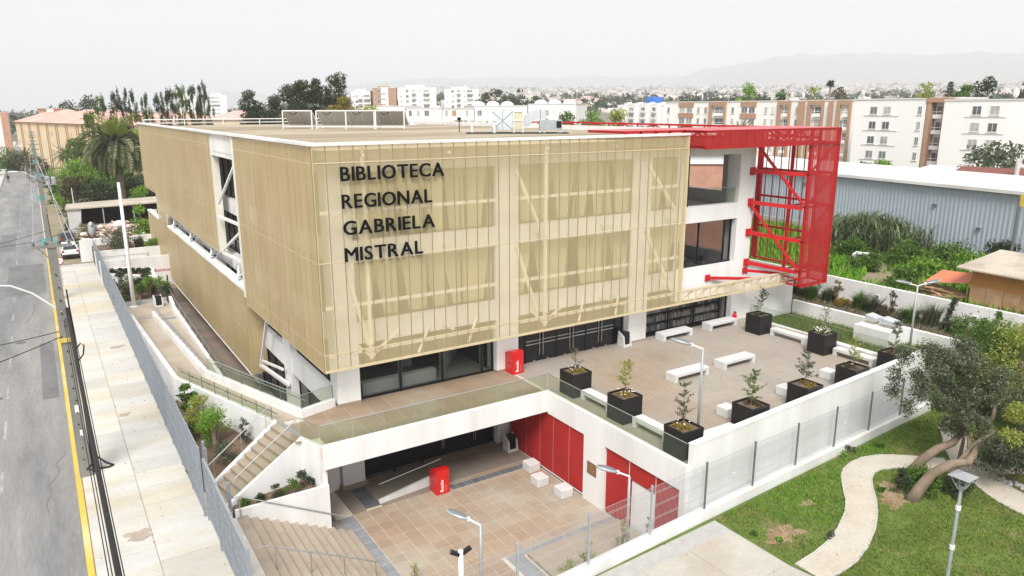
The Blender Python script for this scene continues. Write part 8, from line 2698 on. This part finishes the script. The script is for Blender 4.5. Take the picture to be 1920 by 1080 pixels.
# ------------------------------------------------------------ trees farther off
FAR = [(108.5, 50.5, 1.6, 3.0, 2.2, 'lf_green', 'low hedge shrub at the foot of the left tall white flats'), (110, 44, 1.6, 3.2, 2.4, 'lf_dark', 'dark shrub at the foot of the tall white flats'), (109, 40.5, 1.6, 3.6, 2.4, 'lf_bright', 'bright shrub at the foot of the tall white flats'), (95.5, 17.0, 1.0, 8.6, 4.6, 'lf_olive', 'grey olive tree in front of the right-hand flats'), (99, 10.5, 1.0, 8.2, 4.2, 'lf_dark', 'dark tree at the right edge in front of the flats'),
       (140, 96, 1.5, 18.5, 3.4, 'lf_bright', 'bright tree rising behind the long white flats'), (142, 88, 1.5, 17.2, 3.0, 'lf_green', 'green tree behind the long white flats, right of the dishes'), (144, 80, 1.5, 17.8, 3.0, 'lf_yellow', 'yellow-green tree behind the brick bays'), (140, 71, 1.5, 17.5, 2.6, 'lf_brown', 'brown-green tree behind the brick bays near the left flats'), (138, 51, 1.5, 18.0, 3.0, 'lf_yellow', 'yellow-green tree above the left tall flats'), (150, 46, 1.5, 18.8, 3.0, 'lf_dark', 'dark round tree above the tall flats'), (136, 43, 1.5, 17.0, 2.6, 'lf_green', 'green tree behind the stair bay'), (134, 30, 1.5, 18.2, 3.2, 'lf_olive', 'olive tree above the right-hand flats, left one'), (134, 24, 1.5, 18.2, 3.4, 'lf_brown', 'brown-green tree above the right-hand flats, right one'), (130, 20, 1.5, 19.0, 3.6, 'lf_green', 'green tree above the right-hand flats at the edge'),
       (93, 108, 1.0, 12.2, 3.6, 'lf_green', 'green tree beyond the roof, left of the white row'), (97.5, 104, 1.0, 12.8, 3.4, 'lf_bright', 'bright tree beyond the roof, next to the white row'), (101, 99.5, 1.0, 13.0, 3.2, 'lf_yellow', 'yellow-green tree at the left end of the white row'), (90, 112, 1.0, 10.8, 2.6, 'lf_dark', 'dark cypress-like tree beyond the ventilation unit'), (86, 114, 1.0, 10.6, 2.4, 'lf_dark', 'dark round tree in front of the low white terrace'), (79, 118, 1.0, 9.4, 1.8, 'lf_green', 'small green tree in front of the low white terrace'),
       (4.1, 349, -2, 19.0, 8.0, 'lf_dark', 'dark round tree on the left skyline, left one'), (13.3, 349, -2, 22.0, 8.5, 'lf_dark', 'taller dark round tree on the left skyline'), (24, 345, -2, 18.5, 7.0, 'lf_grey', 'grey round tree on the left skyline by the poplars'), (130, 420, 4, 16, 9, 'lf_dark', 'dark trees right of the white tower on the skyline')]
for k, (x, y, z, h, r_, m, l_) in enumerate(FAR):
    tree('tree' if h > 4 else 'bush', l_, x, y, z, h, r_, m, 420 + k, 1500, (0.35, 0.9) if y < 200 else (0.8, 1.8), 0.45, 0.35 if h > 8 else 0.05, 26, 'tree' if h > 4 else 'shrub', None, tr=0.25)
for k in range(13):
    u = k / 12
    h = 13 + 5.5 * math.sin(1.1 + u * 2.4) + 2.2 * ((k * 7) % 3)
    tree('tree', 'dark %s tree of the distant row behind the white terrace' % ['first', 'second', 'third', 'fourth', 'fifth', 'sixth', 'seventh', 'eighth', 'ninth', 'tenth', 'eleventh', 'twelfth', 'last'][k], 158 + 34 * u, 258 - 25 * u, 3, h * 0.9, 4.2, 'lf_dark', 460 + k, 700, (0.6, 1.5), 0.45, 0.2, 18, 'tree', 'dark tree row in the middle distance', tr=0.3)
for k in range(11):
    u = k / 10
    tree('tree', 'dark %s tree behind the left end of the white flats' % ['first', 'second', 'third', 'fourth', 'fifth', 'sixth', 'seventh', 'eighth', 'ninth', 'tenth', 'last'][k], 268 + 20 * u, 268 - 62 * u, 4, 15 + 3.5 * math.sin(u * 3.1) - (k % 3) * 1.6, 6.0, 'lf_dark', 480 + k, 700, (0.8, 1.8), 0.45, 0.2, 18, 'tree', 'dark trees behind the white flats', tr=0.3)
np_ = thing('norfolk_pine', 'dark tiered pine standing above the right-hand flats', 'tree', (221, 89.6, 3))
mb, lp_ = MB().tube([(0, 0, 0), (0, 0, 18.3)], [0.35, 0.05], 8), []
for q_ in range(11):
    z = 9 + q_ * 0.86
    rr_ = 2.5 * (1 - q_ / 12)
    for a in np.linspace(0, 6.283, 8)[:-1]:
        for s in range(14):
            u = 0.2 + 0.8 * s / 14
            lp_.append((rr_ * u * math.cos(a + q_), rr_ * u * math.sin(a + q_), z + 0.25 * u))
mb.build('trunk', M['bark'], np_)
link('crown', leaf_mesh('crown', np.array(lp_) + np.random.default_rng(4).normal(0, 0.1, (len(lp_), 3)), 0.5, 1.0, 0.5, M['lf_dark'], 0, 0, 4), np_)
pt_ = thing('fan_palm', 'slender fan palm silhouette far behind the white flats', 'palm tree', (204, 117.7, 3))
MB().tube([(0, 0, 0), (0, 0, 17.6)], [0.35, 0.22], 8).build('trunk', M['bark'], pt_)
link('crown', leaf_mesh('crown', clump_points([((0, 0, 17.9), (1.2, 1.2, 1.1))], 260, 6, 0.1), 0.7, 1.3, 0.3, M['lf_dark'], 0, 0, 6), pt_)
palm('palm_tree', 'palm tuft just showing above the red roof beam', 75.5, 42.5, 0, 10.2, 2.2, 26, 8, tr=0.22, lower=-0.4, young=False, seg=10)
bt = thing('blue_tank', 'bright blue water tank above the left end of the white flats', 'water tank', (206, 199, 12.5))
MB().cbox(-2.4, -2.4, 1.4, 2.4, 2.4, 5.6, 0.2).build('tank', M['blue'], bt)
MB().box(-2.0, -2.0, -2, 2.0, 2.0, 1.4).build('stand', M['apt_trim'], bt)

# ------------------------------------------------------------ far town on the slope and wooded belts
g_ = np.random.default_rng(55)
nb_ = 5200
bear = np.radians(32.572) + np.arctan((g_.uniform(560, 2000, nb_) - 960) / 1380.7)
dist = 620 * (5600 / 620) ** (g_.random(nb_) ** 0.85)
tx, ty = CAM.x + dist * np.sin(bear), CAM.y + dist * np.cos(bear)
tz = land(tx, ty)
sw_, sd_2 = g_.uniform(5, 16, nb_), g_.uniform(5, 11, nb_)
shh = g_.choice([3.5, 5, 6, 7, 10], nb_, p=[.3, .3, .2, .15, .05])
ca, sa = np.cos(bear + 0.3), np.sin(bear + 0.3)
V_ = []
for sx, sy, szz in ((-1, -1, 0), (1, -1, 0), (1, 1, 0), (-1, 1, 0), (-1, -1, 1), (1, -1, 1), (1, 1, 1), (-1, 1, 1)):
    lx, ly = sx * sw_ / 2, sy * sd_2 / 2
    V_.append(np.stack([tx + lx * ca + ly * sa, ty - lx * sa + ly * ca, tz - 1 + szz * (shh + 1)], 1))
V_ = np.stack(V_, 1).reshape(-1, 3)
Q_ = (np.arange(nb_)[:, None, None] * 8 + np.array([[0, 1, 5, 4], [1, 2, 6, 5], [2, 3, 7, 6], [3, 0, 4, 7], [4, 5, 6, 7]])).reshape(-1, 4)
M['town'] = mat('far_town_walls', (0.50, 0.48, 0.46), 0.8, 0.1, 0.02, island=0.45, tint=(0.42, 0.27, 0.21), tvar=0.4)
link('far_town', np_mesh('far_town', V_, Q_, M['town']), None)['kind'] = 'stuff'
nt_ = 900
bear = np.radians(32.572) + np.arctan((g_.uniform(-200, 2000, nt_) - 960) / 1380.7)
dist = np.where(g_.random(nt_) < 0.5, g_.uniform(480, 1100, nt_), g_.uniform(900, 4200, nt_))
lowb = bear < np.radians(18)
dist = np.where(lowb, g_.uniform(520, 1500, nt_), dist)
tx, ty = CAM.x + dist * np.sin(bear), CAM.y + dist * np.cos(bear)
tz = land(tx, ty)
pts = []
for i in range(nt_):
    s = g_.uniform(4, 8) * (1 + dist[i] / 6000)
    k = 26
    d = g_.normal(size=(k, 3))
    d /= np.linalg.norm(d, axis=1)[:, None]
    pts.append(np.array([tx[i], ty[i], tz[i] + s * 0.9]) + d * np.array([s, s, s * 0.8]) * g_.uniform(0.4, 1, (k, 1)))
link('far_trees', leaf_mesh('far_trees', np.concatenate(pts), 3.0, 6.5, 0.6, M['lf_dark'], 0, 0, 12), None)['kind'] = 'stuff'

# ============================================================ AIR
HZ = bpy.data.materials.new('haze')
HZ.use_nodes = True
hn = HZ.node_tree
hn.nodes.clear()
ho = hn.nodes.new('ShaderNodeOutputMaterial')
hv_ = hn.nodes.new('ShaderNodeVolumePrincipled')
hv_.inputs['Color'].default_value = (0.93, 0.95, 1.0, 1)
hv_.inputs['Density'].default_value = 0.00025
hv_.inputs['Anisotropy'].default_value = 0.0
hn.links.new(hv_.outputs[0], ho.inputs['Volume'])
hz_ = MB().box(-9300, -900, -60, 11900, 12000, 760).build('haze', HZ)
hz_['kind'] = 'stuff'
